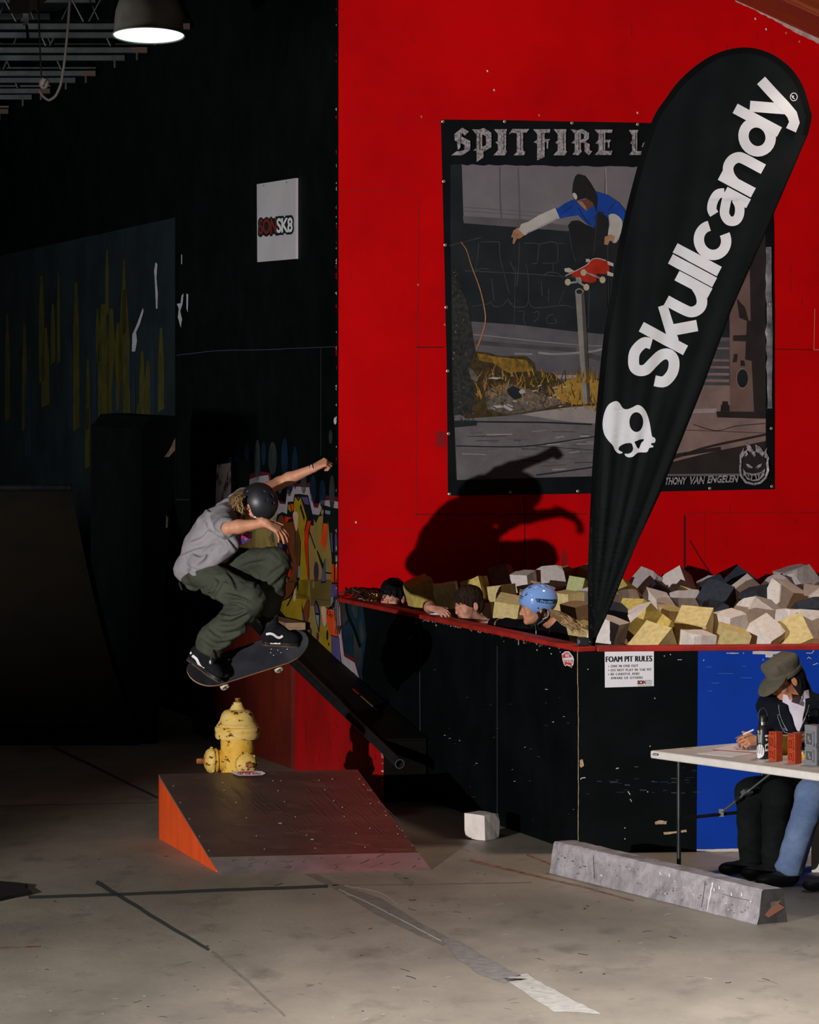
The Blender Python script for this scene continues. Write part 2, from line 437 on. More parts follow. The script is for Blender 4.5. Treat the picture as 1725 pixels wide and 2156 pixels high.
# ---- black wall on the left with mural, paint scars and graffiti
mb = MB()
H3 = V((0, 0, HW))
fr = E + D * 13.5
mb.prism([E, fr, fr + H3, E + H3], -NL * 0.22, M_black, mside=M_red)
l1, l2, l3, l4, l5 = [LW.map(.0015 * k) for k in (1, 2, 3, 4, 5)]
M_mural = mat('mural_dark_teal', (.013, .022, .026), .65, (.008, .013, .016), 2)
M_drip = mat('mural_olive_drip', (.075, .062, .010), .6, (.045, .04, .010), 5)
M_drip2 = mat('mural_blue_drip', (.012, .024, .05), .6, (.02, .03, .03), 5)
M_scar = mat('plaster_scar', (.55, .52, .54), .8, (.4, .37, .4), 20)
M_edge = mat('panel_edge_scuff', (.035, .045, .05), .7)
poly(mb, l1, [(-60, 552), (369, 458), (369, 960), (240, 1140), (-60, 1140)], M_mural)
rd = random.Random(11)
for x, y0, y1, wd in [(16, 660, 880, 10), (52, 680, 900, 10), (88, 580, 800, 11), (96, 690, 850, 16), (112, 640, 760, 9), (124, 575, 760, 6), (161, 595, 900, 13), (186, 755, 900, 8),
                      (226, 525, 660, 7), (262, 545, 700, 8), (206, 650, 760, 8), (218, 640, 900, 22), (235, 650, 930, 18), (250, 680, 860, 18), (262, 610, 920, 24), (300, 740, 910, 12), (312, 760, 915, 14),
                      (340, 690, 860, 12), (292, 850, 920, 10), (185, 860, 980, 10)]:
    poly(mb, l2, [(x - wd * .2, y0), (x + wd * .2, y0), (x + wd * .5, y0 + (y1 - y0) * .35), (x + wd * .55, y1), (x - wd * .5, y1 + 8), (x - wd * .5, y0 + (y1 - y0) * .4)], M_drip)
for x, y0, y1, wd in [(240, 760, 920, 8), (255, 800, 960, 9), (322, 700, 900, 10), (282, 760, 930, 8), (275, 700, 820, 5), (150, 700, 900, 9), (200, 700, 1000, 10), (60, 760, 960, 14)]:
    poly(mb, l3, [(x, y0), (x + wd * .5, y0 + 60), (x + wd * .5, y1), (x - wd * .5, y1), (x - wd * .5, y0 + 60)], M_drip2)
poly(mb, l4, [(329, 552), (333, 556), (331, 585), (334, 620), (333, 650), (330, 650), (328, 600), (326, 570)], M_scar)
poly(mb, l4, [(302, 648), (304, 655), (296, 682), (288, 700), (290, 718), (286, 740), (279, 740), (280, 705), (290, 682), (298, 660)], M_scar)
poly(mb, l4, [(388, 618), (386, 640), (381, 655), (385, 672), (382, 690), (376, 668), (378, 650), (374, 640), (382, 638), (384, 622)], M_scar)
poly(mb, l4, [(394, 618), (398, 620), (397, 658), (394, 650)], M_scar); poly(mb, l4, [(383, 536), (385, 536), (385, 556), (383, 556)], M_scar)
stroke(mb, l3, wob([(372, 748), (460, 738), (560, 736), (708, 730)], 6, .8), 1.6, M_edge)
stroke(mb, l3, wob([(372, 1052), (440, 1053), (500, 1056)], 4, .6), 1.2, M_edge)
stroke(mb, l3, [(677, 732), (677, 960)], 1.0, M_edge); stroke(mb, l2, [(371, 455), (371, 1040)], 3.0, M_black)
# cloudy blue strokes above the graffiti
M_g_navy = mat('spray_navy', (.006, .022, .05), .5, (.004, .012, .025), 8); M_g_teal = mat('spray_dark_grey_green', (.035, .042, .040), .5, (.022, .028, .03), 8)
for x, y0, y1, wd, m in [(500, 955, 1010, 14, M_g_navy), (543, 925, 1020, 12, M_g_teal), (520, 935, 990, 10, M_g_navy), (575, 930, 1000, 18, M_g_teal), (556, 930, 980, 10, M_g_navy), (600, 920, 1010, 14, M_g_navy), (622, 940, 1030, 12, M_g_navy), (640, 990, 1040, 12, M_g_teal),
                         (660, 1000, 1060, 14, M_g_navy), (680, 1010, 1070, 14, M_g_navy), (697, 905, 935, 8, M_g_teal), (590, 1000, 1040, 12, M_g_teal), (610, 1020, 1045, 10, M_g_navy), (700, 1000, 1075, 12, M_g_teal), (485, 960, 1000, 10, M_g_teal)]:
    poly(mb, l2, ring(x, (y0 + y1) / 2, wd / 2, (y1 - y0) / 2, 14), m)
# the graffiti itself (traced on the wall plane)
G = {k: mat('spray_' + k, c, .42, c2, 9, spec=.3) for k, c, c2 in [
    ('burgundy', (.12, .012, .022), (.085, .01, .016)), ('offwhite', (.40, .35, .37), (.33, .29, .31)), ('black', (.006, .008, .010), (.010, .012, .012)),
    ('mustard', (.36, .24, .012), (.27, .185, .012)), ('olive', (.28, .19, .055), (.22, .17, .04)), ('orange', (.75, .075, .006), (.60, .05, .005)), ('red', (.62, .028, .006), (.5, .02, .006)),
    ('violet', (.10, .075, .21), (.08, .06, .17)), ('plum', (.055, .028, .05), (.045, .022, .04)), ('rust', (.17, .045, .014), (.12, .035, .012)), ('sky', (.17, .25, .33), (.13, .20, .28)), ('sand', (.47, .33, .12), (.38, .26, .08)), ('glow', (.62, .42, .30), (.50, .30, .2)), ('green', (.045, .05, .03), (.03, .035, .02)), ('teal', (.008, .03, .05), (.006, .02, .035))]}
def A(l): return [(570 + x / 8.98, 1020 + y / 8.98) for x, y in l]
def B(l): return [(570 + x / 7.7, 1220 + y / 7.7) for x, y in l]
def gp(lay, l, c, sm=0): poly(mb, lay, l, G[c], sm=sm)
gp(l1, [(520, 1000), (545, 992), (570, 996), (576, 1050), (602, 1058), (608, 1020), (655, 1016), (663, 1060), (672, 1060), (678, 1042), (713, 1046), (713, 1300), (580, 1330), (470, 1300), (470, 1060)], 'burgundy')
gp(l2, [(540, 1004), (566, 1000), (570, 1022), (580, 1036), (590, 1060), (602, 1062), (606, 1032), (616, 1034), (619, 1024), (652, 1026), (662, 1068), (670, 1070), (676, 1054), (700, 1053), (713, 1057), (713, 1300), (580, 1330), (480, 1300), (500, 1020)], 'offwhite')
gp(l3, A([(-400, 700), (160, 560), (230, 520), (320, 560), (335, 330), (440, 320), (462, 185), (560, 178), (720, 205), (800, 560), (880, 575), (930, 575), (1000, 385), (1180, 440), (1285, 455), (1285, 2300), (300, 2700), (-700, 2400)]), 'black')
gp(l4, A([(-640, 900), (-250, 640), (60, 560), (150, 545), (120, 660), (140, 1100), (160, 1330), (-200, 1350), (-640, 1500)]), 'sand')
gp(l5, A([(-30, 1000), (60, 900), (95, 1060), (160, 1330), (40, 1200)]), 'olive')
gp(l5, A([(160, 540), (60, 660), (110, 690)]), 'sky'); gp(l5, A([(20, 850), (60, 900), (90, 1080), (60, 1095), (30, 1000)]), 'sky', 3)
gp(l4, A([(180, 600), (225, 575), (260, 620), (320, 720), (460, 700), (540, 860), (575, 1050), (560, 1450), (500, 1800), (380, 2150), (210, 2150), (240, 1960), (370, 1780), (420, 1600), (430, 1450), (390, 1330), (340, 1150), (180, 1050), (140, 700)]), 'rust')
gp(l5, A([(285, 605), (440, 625), (360, 660), (330, 715), (300, 700)]), 'red')
gp(l5, A([(345, 385), (380, 380), (400, 470), (405, 525), (350, 470)]), 'mustard'); gp(l5, A([(390, 370), (450, 370), (450, 470), (425, 520)]), 'orange')
gp(l4, A([(480, 235), (545, 320), (580, 240), (700, 640), (655, 860), (650, 1100), (735, 2000), (740, 2180), (480, 2150), (560, 1800), (590, 1100), (540, 850), (450, 620), (455, 340)]), 'mustard')
gp(l5, A([(440, 540), (520, 520), (545, 620), (530, 800), (500, 880), (455, 700)]), 'glow', 3)
gp(l5, A([(520, 235), (560, 235), (545, 290)]), 'violet'); gp(l5, A([(595, 235), (720, 240), (748, 385), (660, 370)]), 'violet')
gp(l5, A([(585, 365), (660, 620), (650, 700), (570, 430)]), 'black'); gp(l5, A([(590, 430), (645, 620), (645, 665), (585, 470)]), 'sky')
gp(l4, A([(710, 690), (780, 685), (735, 880), (720, 1120), (730, 1700), (745, 1900), (720, 1800), (690, 1450), (650, 1050), (660, 900)]), 'red')
gp(l4, A([(770, 770), (830, 780), (830, 650), (870, 730), (930, 600), (1010, 590), (1000, 750), (960, 1100), (1040, 1280), (1100, 700), (1170, 1400), (1170, 2300), (770, 2300), (725, 1100)]), 'olive')
gp(l5, A([(735, 880), (760, 900), (870, 1200), (860, 1230)]), 'black')
gp(l5, A([(890, 1260), (910, 1250), (1010, 1500), (1050, 1390), (1065, 1850), (970, 1870), (1000, 1620)]), 'black')
L6 = LW.map(.009)
gp(L6, A([(1040, 1430), (1055, 1460), (1060, 1830), (980, 1830)]), 'violet')
gp(L6, A([(1020, 735), (1095, 740), (1080, 1000), (1045, 1280), (965, 1090)]), 'orange')
gp(L6, ring(570 + 882 / 8.98, 1020 + 1650 / 8.98, 5, 21.5, 16), 'plum')
gp(L6, A([(1050, 485), (1150, 500), (1148, 570), (1060, 555)]), 'sky'); gp(L6, A([(975, 500), (1010, 460), (1030, 520), (1005, 590), (975, 560)]), 'olive')
gp(L6, A([(1065, 1655), (1165, 1665), (1165, 1695), (1065, 1680)]), 'black')
gp(L6, A([(1150, 910), (1185, 910), (1200, 1280), (1180, 1280)]), 'violet'); gp(L6, A([(1240, 930), (1280, 930), (1280, 1270), (1240, 1280)]), 'violet')
gp(L6, A([(1250, 1340), (1285, 1340), (1285, 1460), (1250, 1460)]), 'offwhite')
gp(L6, A([(1172, 1505), (1222, 1510), (1222, 1850), (1172, 1845)]), 'orange'); gp(L6, A([(1243, 1515), (1285, 1520), (1285, 1850), (1243, 1850)]), 'orange')
gp(L6, A([(1165, 1880), (1285, 1890), (1285, 2130), (1165, 2120)]), 'violet')
gp(l5, A([(175, 1100), (215, 1110), (240, 1180), (240, 1360), (300, 1420), (410, 1450), (415, 1560), (280, 1560), (170, 1300)]), 'violet', 2)
gp(L6, A([(345, 1200), (380, 1390), (310, 1380)]), 'red'); gp(L6, A([(290, 1580), (410, 1600), (390, 1750), (270, 1730)]), 'red')
gp(L6, A([(240, 1770), (350, 1780), (270, 1860), (230, 1960)]), 'sky'); gp(L6, A([(550, 1540), (578, 1540), (575, 1750), (530, 1760)]), 'sky')
gp(L6, A([(475, 880), (500, 880), (480, 1300), (480, 1450), (465, 1200)]), 'green'); gp(L6, A([(520, 930), (545, 950), (520, 1520), (505, 1500)]), 'green')
gp(L6, A([(510, 1800), (545, 1850), (540, 2000), (520, 1990)]), 'black', 3)
stroke(mb, L6, A([(560, 1780), (480, 1950), (420, 2120), (330, 2300)]), 2.4, G['black'], sm=4)
# lower half, down to the ledge
gp(l4, B([(180, 20), (620, 0), (620, 270), (640, 420), (600, 900), (500, 900), (150, 480)]), 'mustard')
gp(l4, B([(620, 0), (1005, 0), (990, 400), (930, 500), (960, 760), (1010, 1000), (990, 1330), (650, 1030), (610, 900), (650, 430)]), 'olive')
gp(l5, B([(820, 740), (960, 780), (1005, 1000), (985, 1300), (800, 1170)]), 'mustard')
gp(l5, B([(250, 50), (420, 60), (380, 200), (310, 290), (195, 320), (190, 200)]), 'rust')
stroke(mb, L6, B([(430, 40), (390, 180), (310, 290), (195, 345)]), 2.6, G['black'], sm=4)
gp(L6, B([(400, 150), (425, 160), (430, 300), (405, 360), (385, 300)]), 'glow', 3)
gp(L6, B([(620, 280), (650, 420), (600, 900), (560, 780), (540, 500)]), 'rust')
gp(L6, B([(520, 390), (545, 500), (610, 900), (555, 890), (530, 560)]), 'black')
L7 = LW.map(.0105)
gp(L7, B([(530, 520), (548, 560), (575, 745), (550, 740)]), 'violet'); gp(L7, B([(553, 775), (580, 780), (605, 930), (560, 890)]), 'sky')
gp(L6, B([(745, 325), (800, 440), (820, 580), (805, 860), (770, 740), (730, 480)]), 'black', 2)
gp(L7, B([(747, 370), (790, 460), (805, 545), (750, 540)]), 'violet'); gp(L7, B([(752, 575), (808, 580), (798, 800)]), 'sky')
for x, y, rx, ry, c in [(665, 870, 2.6, 12, 'plum'), (780, 930, 2.4, 10, 'plum'), (937, 905, 2.2, 11, 'black'), (960, 1050, 1.2, 4, 'black'), (888, 1160, 1.8, 7, 'plum'), (715, 85, 2.2, 8, 'olive')]:
    gp(L6, ring(570 + x / 7.7, 1220 + y / 7.7, rx, ry, 12), c)
gp(L6, B([(840, 450), (920, 470), (925, 700), (880, 760), (850, 600)]), 'glow', 3)
gp(L7, B([(920, 470), (1060, 520), (1115, 930), (980, 890), (925, 640)]), 'orange')
stroke(mb, L7, B([(925, 455), (1060, 490)]), 2.2, G['black'])
for q in ([(955, 490), (945, 560), (985, 580), (985, 520)], [(1010, 560), (990, 600), (1020, 610), (1035, 560)]): stroke(mb, LW.map(.012), B(q), 1.2, G['black'], sm=3)
gp(L7, B([(1010, 910), (1130, 950), (1160, 1340), (1020, 1290), (1000, 1060)]), 'violet')
gp(L7, B([(290, 640), (330, 680), (420, 720), (418, 790), (340, 720), (300, 700)]), 'sky')
gp(L7, B([(1060, 100), (1090, 100), (1090, 240), (1060, 240)]), 'violet'); gp(L7, B([(1005, 290), (1040, 280), (1040, 360), (1000, 420)]), 'sky')
stroke(mb, LW.map(.012), B([(640, 290), (800, 320), (990, 345)]), .9, G['green']); stroke(mb, LW.map(.012), B([(410, 240), (520, 255), (640, 290)]), .9, G['green'])
poly(mb, l1, [(505, 1100), (532, 1108), (530, 1140), (508, 1150)], G['violet']); 
# the chipped outer corner of the wall
for i in range(46):
    y = rd.uniform(0, 1240); a = rd.uniform(1.2, 3.4); x = 711.6
    poly(mb, LW.map(.013), [(x - rd.uniform(0, 2.5), y), (x + 1.2, y - a), (x + 1.2, y + a * 2), (x - rd.uniform(0, 1.5), y + a)], rd.choice([M_white, M_red, M_chip, M_red]))
poly(mb, LW.map(.013), ring(709.5, 886, 3.2, 8, 8), M_white)
tag(mb.build('wall_left'), kind='structure')
# ---- red wall
mb = MB(); re = E + RD * 7.2
mb.prism([E + RD * .001, re, re + H3, E + RD * .001 + H3], -NR * .2, M_red)
r1, r2 = RW.map(.0015), RW.map(.003)
M_redd = mat('red_paint_scuff', (.30, .002, .004), .55, (.22, .003, .004), 8); M_fleck = mat('bare_fleck', (.55, .22, .10), .8)
stroke(mb, r1, [(718, 403), (845, 404), (872, 406), (881, 410), (882, 424)], 1.4, M_redd, sm=4)
stroke(mb, r1, [(882, 424), (880, 640), (878, 800), (876, 1095)], 1.6, M_redd)
stroke(mb, r1, [(878, 731), (935, 731)], 2.2, M_seam); stroke(mb, r1, [(1630, 735), (1725, 737)], 1.6, M_seam); stroke(mb, r2, [(1714, 737), (1716, 650)], 1.4, M_fleck); stroke(mb, r2, [(1713, 736.5), (1725, 736.5)], 1.6, M_fleck)
stroke(mb, r1, [(720, 1114), (875, 1113)], 1.3, M_redd); stroke(mb, r1, [(875, 1083), (1105, 1083), (1235, 1082)], 1.6, M_seam)
stroke(mb, r1, [(1105, 1044), (1105, 1210)], 2.0, M_seam); stroke(mb, r1, [(1057, 1115), (1057, 1200)], 1.3, M_seam)
stroke(mb, r1, [(1443, 1080), (1600, 1079), (1725, 1078)], 1.4, M_redd); stroke(mb, r1, [(1442, 1085), (1442, 1226)], 4.0, M_seam)
stroke(mb, r1, [(1453, 1138), (1475, 1175), (1505, 1220)], 2.4, M_seam); stroke(mb, r1, [(1484, 1085), (1484, 1200)], 1.0, M_redd)
stroke(mb, r1, [(720, 960), (880, 962)], 1, M_redd); stroke(mb, r1, [(720, 250), (925, 255)], 1, M_redd)
poly(mb, r1, ring(1188, 1180, 6, 26, 12), M_redd); poly(mb, r1, [(918, 908), (938, 908), (938, 940), (918, 940)], M_redd)
for x, y in [(887, 246), (1135, 243), (1040, 190), (1026, 150), (1342, 238), (936, 684), (1590, 40), (1613, 62), (1683, 88), (1655, 70), (749, 1100), (880, 600)]:
    poly(mb, r2, [(x - 2, y - 1), (x + 1, y - 3), (x + 2.5, y + 1.5), (x, y + 2)], rd.choice([M_fleck, M_white, M_fleck]))
for i in range(26):
    x = rd.uniform(730, 1720); y = rd.uniform(20, 1180); l = rd.uniform(6, 26)
    stroke(mb, r1, [(x, y), (x + rd.uniform(-2, 4), y + l * .5), (x + rd.uniform(-3, 6), y + l)], rd.uniform(.8, 2.0), M_redd)
tag(mb.build('wall_back'), kind='structure')
# ---- foam pit walls, rim, base strip
T = .09
mb = MB(); zr = V((0, 0, Rz - .03))
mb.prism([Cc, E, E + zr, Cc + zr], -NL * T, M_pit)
q1, q2, q3, q4 = [LW.map(.0015 * k) for k in (1, 2, 3, 4)]
gp2 = lambda lay, l, c, sm=0: poly(mb, lay, l, G[c], sm=sm)
gp2(q1, B([(1105, 330), (1500, 420), (1560, 900), (1480, 1500), (1520, 1800), (1290, 1500), (1105, 1200)]), 'teal')
gp2(q2, B([(1290, 640), (1340, 780), (1340, 1180), (1260, 1200), (1200, 1150), (1195, 800), (1240, 660)]), 'teal', 3)
for q in ([(1180, 340), (1250, 360), (1290, 620), (1200, 760), (1150, 600)], [(1340, 380), (1420, 410), (1420, 560), (1380, 630), (1320, 480)], [(1350, 780), (1480, 1120), (1450, 1420), (1370, 1300), (1340, 1000)], [(1440, 700), (1500, 720), (1520, 980), (1470, 1010)]):
    poly(mb, q2, B(q), M_g_teal, sm=3)
for q in ([(1230, 370), (1270, 600), (1360, 800), (1460, 1100)], ): stroke(mb, q3, B(q), 5, M_black, sm=3)
gp2(q3, B([(1070, 320), (1150, 340), (1180, 900), (1205, 1180), (1380, 1290), (1510, 1780), (1440, 1700), (1360, 1500), (1170, 1390), (1130, 900)]), 'burgundy')
gp2(q4, B([(1060, 320), (1130, 345), (1160, 900), (1205, 1245), (1375, 1350), (1500, 1780), (1440, 1690), (1370, 1520), (1200, 1460), (1165, 1350), (1115, 930), (1070, 500)]), 'offwhite')
gp2(q4, B([(1225, 1490), (1370, 1560), (1420, 1700), (1300, 1590)]), 'orange')
gp2(q4, B([(1000, 1300), (1150, 1340), (1195, 1460), (1190, 1480), (1080, 1480), (980, 1420)]), 'teal')
for i in range(110):
    x = rd.uniform(850, 1215); t = (x - 713) / 507; y = 1258 + 104 * t + 8.5 + abs(rd.gauss(0, 2.6))
    if i % 7 == 0: y += rd.uniform(0, 18)
    a = rd.uniform(.4, 1.5)
    poly(mb, q2, [(x - a * 1.3, y), (x, y - a), (x + a * 1.5, y), (x + rd.uniform(-1, 1), y + a * rd.uniform(.8, 2.4))], rd.choice([M_chip, M_chip, M_chip, M_scar, G['sky'], M_edge, M_edge, G['mustard'], M_black]))
for i in range(40):
    x = rd.uniform(900, 1215); y = rd.uniform(1400, 1740); l = rd.uniform(1.5, 6)
    stroke(mb, q2, [(x, y), (x + l, y + rd.uniform(-1, 1))], rd.uniform(.6, 1.4), rd.choice([M_edge, M_edge, M_scar]))
stroke(mb, q2, [(884, 1292), (886, 1600)], 1.6, M_edge); stroke(mb, q2, [(1093, 1340), (1093, 1358)], 2, M_chip); stroke(mb, q2, [(1048, 1360), (1048, 1745)], 1.2, M_edge)
stroke(mb, q2, wob([(1217, 1372), (1219, 1500), (1219, 1640), (1219, 1770)], 8, .5), 1.5, M_chip)
tag(mb.build('wall_side'), kind='structure')
mb = MB(); fe = Cc + FD * 4.2
mb.prism([Cc, fe, fe + zr, Cc + zr], -NF * T, M_pit)
f_1, f_2, f_3 = FW.map(.0015), FW.map(.003), FW.map(.0045)
M_strip = mat('bare_white_strip', (.62, .55, .50), .7, (.5, .44, .38), 10); M_blue2 = mat('blue_paint_scuff', (.02, .13, .36), .6)
poly(mb, f_1, [(1470, 1366), (1900, 1362), (1900, 1785), (1467, 1797)], M_blue)
poly(mb, f_2, wob([(1467, 1788), (1500, 1788), (1560, 1786), (1640, 1784), (1800, 1781)], 6, .7) + [(1800, 1794), (1467, 1797)], M_strip)
for x, y, l, hgt in [(1585, 1371, 60, 6), (1612, 1377, 16, 7), (1530, 1374, 26, 2)]:
    poly(mb, f_2, wob([(x, y), (x + l, y), (x + l, y + hgt), (x, y + hgt)], 4, 1.2), M_strip)
for x0, y0, x1, y1 in [(1512, 1418, 1545, 1418), (1486, 1404, 1500, 1404), (1560, 1427, 1584, 1427), (1702, 1376, 1712, 1374), (1562, 1402, 1572, 1403), (1498, 1438, 1515, 1438), (1490, 1455, 1500, 1455)]: stroke(mb, f_2, wob([(x0, y0), (x1, y1)], 5, .6), 1.2, M_blue2)
stroke(mb, f_3, [(1698, 1375), (1710, 1375), (1714, 1369)], 1.4, M_strip); stroke(mb, f_3, [(1700, 1387), (1703, 1383), (1708, 1387)], 1.3, M_strip); stroke(mb, f_3, [(1712, 1400), (1722, 1396)], 1.5, M_strip)
for x, y in [(1238, 1409), (1399, 1381), (1412, 1378), (1379, 1470), (1369, 1571), (1316, 1743), (1316, 1766), (1482, 1390), (1566, 1375), (1607, 1389), (1364, 1667), (1324, 1668), (1223, 1640)]:
    poly(mb, f_3, ring(x, y, 1.2, 1.6, 6), M_scar)
for x0, y0, x1, y1, wd in [(1427, 1389, 1436, 1389, 1.4), (1297, 1618, 1303, 1617, 2.2), (1224, 1638, 1233, 1637, 1.8), (1322, 1666, 1327, 1673, 2.0), (1327, 1682, 1330, 1688, 1.6)]: stroke(mb, f_3, [(x0, y0), (x1, y1)], wd, M_scar)
poly(mb, f_3, wob([(1379, 1730), (1390, 1727), (1404, 1729), (1404, 1735), (1380, 1736)], 3, 1.4), M_chip)
poly(mb, f_3, wob([(1398, 1752), (1420, 1750), (1445, 1746), (1447, 1751), (1430, 1754), (1398, 1757)], 3, 1.4), M_chip)
poly(mb, f_3, [(1221, 1600), (1227, 1598), (1230, 1612), (1224, 1616), (1221, 1614)], M_chip)
for i in range(30):
    x = rd.uniform(1225, 1460); y = rd.choice([1618, 1642, 1648, 1668]) + rd.uniform(-5, 5); stroke(mb, f_2, wob([(x, y), (x + rd.uniform(5, 22), y + rd.uniform(-1, 1))], 3, .5), rd.uniform(.8, 2.4), rd.choice([M_edge, M_g_navy]))
tag(mb.build('wall_front'), kind='structure')
mb = MB(); z0 = V((0, 0, Rz - .03)); z1 = V((0, 0, .03))
mb.prism([p + z0 for p in (Cc + NL * .012 + NF * .012, E + NL * .012, E - NL * (T + .02), Cc - NL * (T + .02))], z1, M_rim)
tag(mb.build('trim_1', bevel=.006), kind='structure')
mb = MB(); i0 = Cc + FD * .108
mb.prism([p + z0 for p in (i0 + NF * .012, fe + NF * .012, fe - NF * (T + .02), i0 - NF * (T + .02))], z1, M_rim)
tag(mb.build('trim_2', bevel=.006), kind='structure')
# ---- sloping orange soffit at the top right
M_sof = mat('orange_soffit_board', (.42, .10, .012), .6, (.30, .07, .01), 3, stretch=(1, 6, 1)); M_fas = mat('dark_red_fascia', (.30, .040, .022), .6, (.30, .075, .015), 2, stretch=(1, 4, 1))
mb = MB(); a = RW.hit(1500, -22); b = RW.hit(1960, 190); up = V((0, 0, .5))
SV = V((-.1, -1, 0)); mb.prism([a, b, b + up, a + up], SV * 1.6, M_fas)
a2 = RW.hit(1640, -25) ; a3 = a + NR * .25
s = [a + SV * 1.6 + V((0, 0, .04)), b + SV * 1.6 + V((0, 0, .04))]
mb.prism([s[0], s[1], s[1] + up, s[0] + up], SV * 2.2, M_sof)
for k in (0, 1.4):
    mb.prism([s[0] + SV * k + V((0, 0, -.025)), s[1] + SV * k + V((0, 0, -.025)), s[1] + SV * k + V((0, 0, .05)), s[0] + SV * k + V((0, 0, .05))], SV * .05, M_fas)
M_peel = mat('peeling_caulk', (.62, .50, .46), .8, (.4, .28, .24), 16)
poly(mb, RW.map(.004), wob([(1548, 3), (1590, 22), (1640, 48), (1680, 71), (1735, 98)], 7, 1.8) + wob([(1735, 80), (1690, 56), (1640, 34), (1590, 12), (1548, -6)], 5, 1.4), M_peel)
tag(mb.build('ceiling_soffit'), kind='structure')
# ================================================================== things
UP = V((0, 0, 1))
M_steel = mat('grey_steel', (.30, .31, .32), .42, metal=.85, spec=.5); M_dsteel = mat('dark_steel', (.03, .033, .035), .4, (.05, .052, .055), 8, metal=.7)
M_blk = mat('black_plastic', (.012, .013, .014), .4, spec=.4); M_blackrub = mat('black_rubber', (.010, .011, .012), .7)
M_paper = mat('white_paper', (.76, .74, .78), .7); M_ink = mat('black_ink', (.012, .014, .018), .6); M_redink = mat('dark_red_print', (.26, .022, .014), .6); M_whiteink = mat('white_print', (.74, .74, .75), .6)
# ---- kicker ramp
k_fl, k_fr, k_bl = Fl(463, 1842), Fl(909, 1832), Fl(334, 1765)
k_br = k_bl + (k_fr - k_fl) * 1.01; kz = 3 - 880 * k_bl.y / FL
tl, tr = k_bl + UP * kz, V(W(753, 1620, (3 - kz) * FL / 870)); k_br = V((tr.x, tr.y, 0))
ramp = thing('kicker_ramp', 'low wedge-shaped launch ramp with orange sides and brown top, in front of the hydrant', 'ramp', (k_fl + k_br) / 2)
M_mason = mat('brown_masonite', (.080, .040, .032), .30, (.052, .029, .024), 2.2, 8, bump=.05, bscale=40, spec=.5, stretch=(1, 3, 1), c3=(.13, .075, .06), scale3=5, lo3=.56, hi3=.8)
M_or = mat('orange_painted_plywood', (.72, .085, .012), .5, (.58, .065, .012), 3, stretch=(2, 2, .5), bump=.06, bscale=20, c3=(.35, .06, .03), scale3=3, lo3=.60, hi3=.8)
M_kick = mat('scraped_steel_plate', (.42, .35, .35), .30, (.28, .25, .25), 4, metal=.55, spec=.5, c3=(.36, .28, .28), scale3=2, bump=.03)
n_k = (k_fr - k_fl).cross(tl - k_fl).normalized(); n_k = n_k if n_k.z > 0 else -n_k
SK = Plane(k_fl, n_k)
lip = .045; fr_l = k_fl + (tl - k_fl) * .0; 
mb = MB(); q = UP * -.001
for (f, t, b, nm) in ((k_fl, tl, k_bl, 'side'), (k_fr, tr, k_br, 'side')):
    m2 = MB(); d = (k_fr - k_fl).normalized() * .02 * (1 if f is k_fl else -1)
    m2.prism([f + (b - f) * .06 + UP * .002, b, t - UP * .012, f + (b - f) * .06 + UP * (kz * .06 - .008)], d, M_or)
    m2.build('side_panel', ramp)
m2 = MB(); m2.prism([k_bl, k_br, tr - UP * .012, tl - UP * .012], (k_fl - k_bl).normalized() * .02, M_or); m2.build('back_panel', ramp)
a0, b0 = k_fl + (tl - k_fl) * .165, k_fr + (tr - k_fr) * .165
m2 = MB(); m2.prism([a0, b0, tr, tl], -n_k * .014, M_mason, mside=mat('ply_edge', (.10, .085, .08), .7))
s1, s2 = SK.map(.0003), SK.map(.0006)
M_screw = mat('screw_head', (.60, .58, .56), .4, metal=.5); M_scuff = mat('surface_scuff', (.105, .062, .052), .5)
rk = random.Random(3)
for x, y in [(469, 1648), (472, 1664), (497, 1690), (519, 1722), (540, 1760), (557, 1788), (399, 1724), (420, 1761), (440, 1791), (575, 1644), (592, 1644), (586, 1665), (599, 1688), (622, 1720), (646, 1758), (664, 1786), (684, 1663), (703, 1686), (725, 1719), (750, 1755), (769, 1784), (672, 1643), (700, 1640), (757, 1640), (780, 1692), (813, 1717), (838, 1756), (779, 1744), (380, 1690), (365, 1655), (721, 1700)]:
    poly(m2, s2, ring(x, y, 1.7, 1.3, 8), M_screw)
poly(m2, s2, ring(590, 1733.5, 4.5, 1.6, 8), M_screw); poly(m2, s2, ring(657.5, 1767.5, 4.5, 1.6, 8), M_screw)
for i in range(60):
    x = rk.uniform(390, 800); y = rk.uniform(1640, 1770); x += (y - 1640) * .25; l = rk.uniform(8, 46)
    stroke(m2, s1, [(x, y), (x + l * .5, y + l * .45 + rk.uniform(-2, 2)), (x + l, y + l * rk.uniform(.6, 1.1))] if y + l < 1795 else [(x, y), (x + 6, y + 3)], rk.uniform(.5, 1.3), M_scuff)
for i in range(26):
    t = rk.random(); x = 757 + t * 130; y = 1634 + t * 164; poly(m2, s2, ring(x - rk.uniform(0, 6), y, rk.uniform(.8, 2.6), 1, 6), rk.choice([M_screw, M_scuff]))
m2.build('riding_surface', ramp)
m2 = MB(); m2.prism([k_fl, k_fr, b0 + (b0 - k_fr) * .001, a0], -n_k * .004, M_kick); s3 = SK.map(.0004)
for i in range(24):
    x = rk.uniform(480, 880); y = rk.uniform(1804, 1832); stroke(m2, s3, [(x, y), (x + rk.uniform(4, 20), y - rk.uniform(2, 8))], rk.uniform(.5, 1.4), rk.choice([M_scuff, M_steel, M_fdark]))
m2.build('metal_threshold', ramp)
m2 = MB(); M_redst = mat('sticker_red', (.62, .05, .04), .5)
poly(m2, SK.map(.003), [(487, 1628), (500, 1624), (530, 1623), (552, 1625), (560, 1629), (552, 1633), (530, 1634), (502, 1634)], M_whiteink)
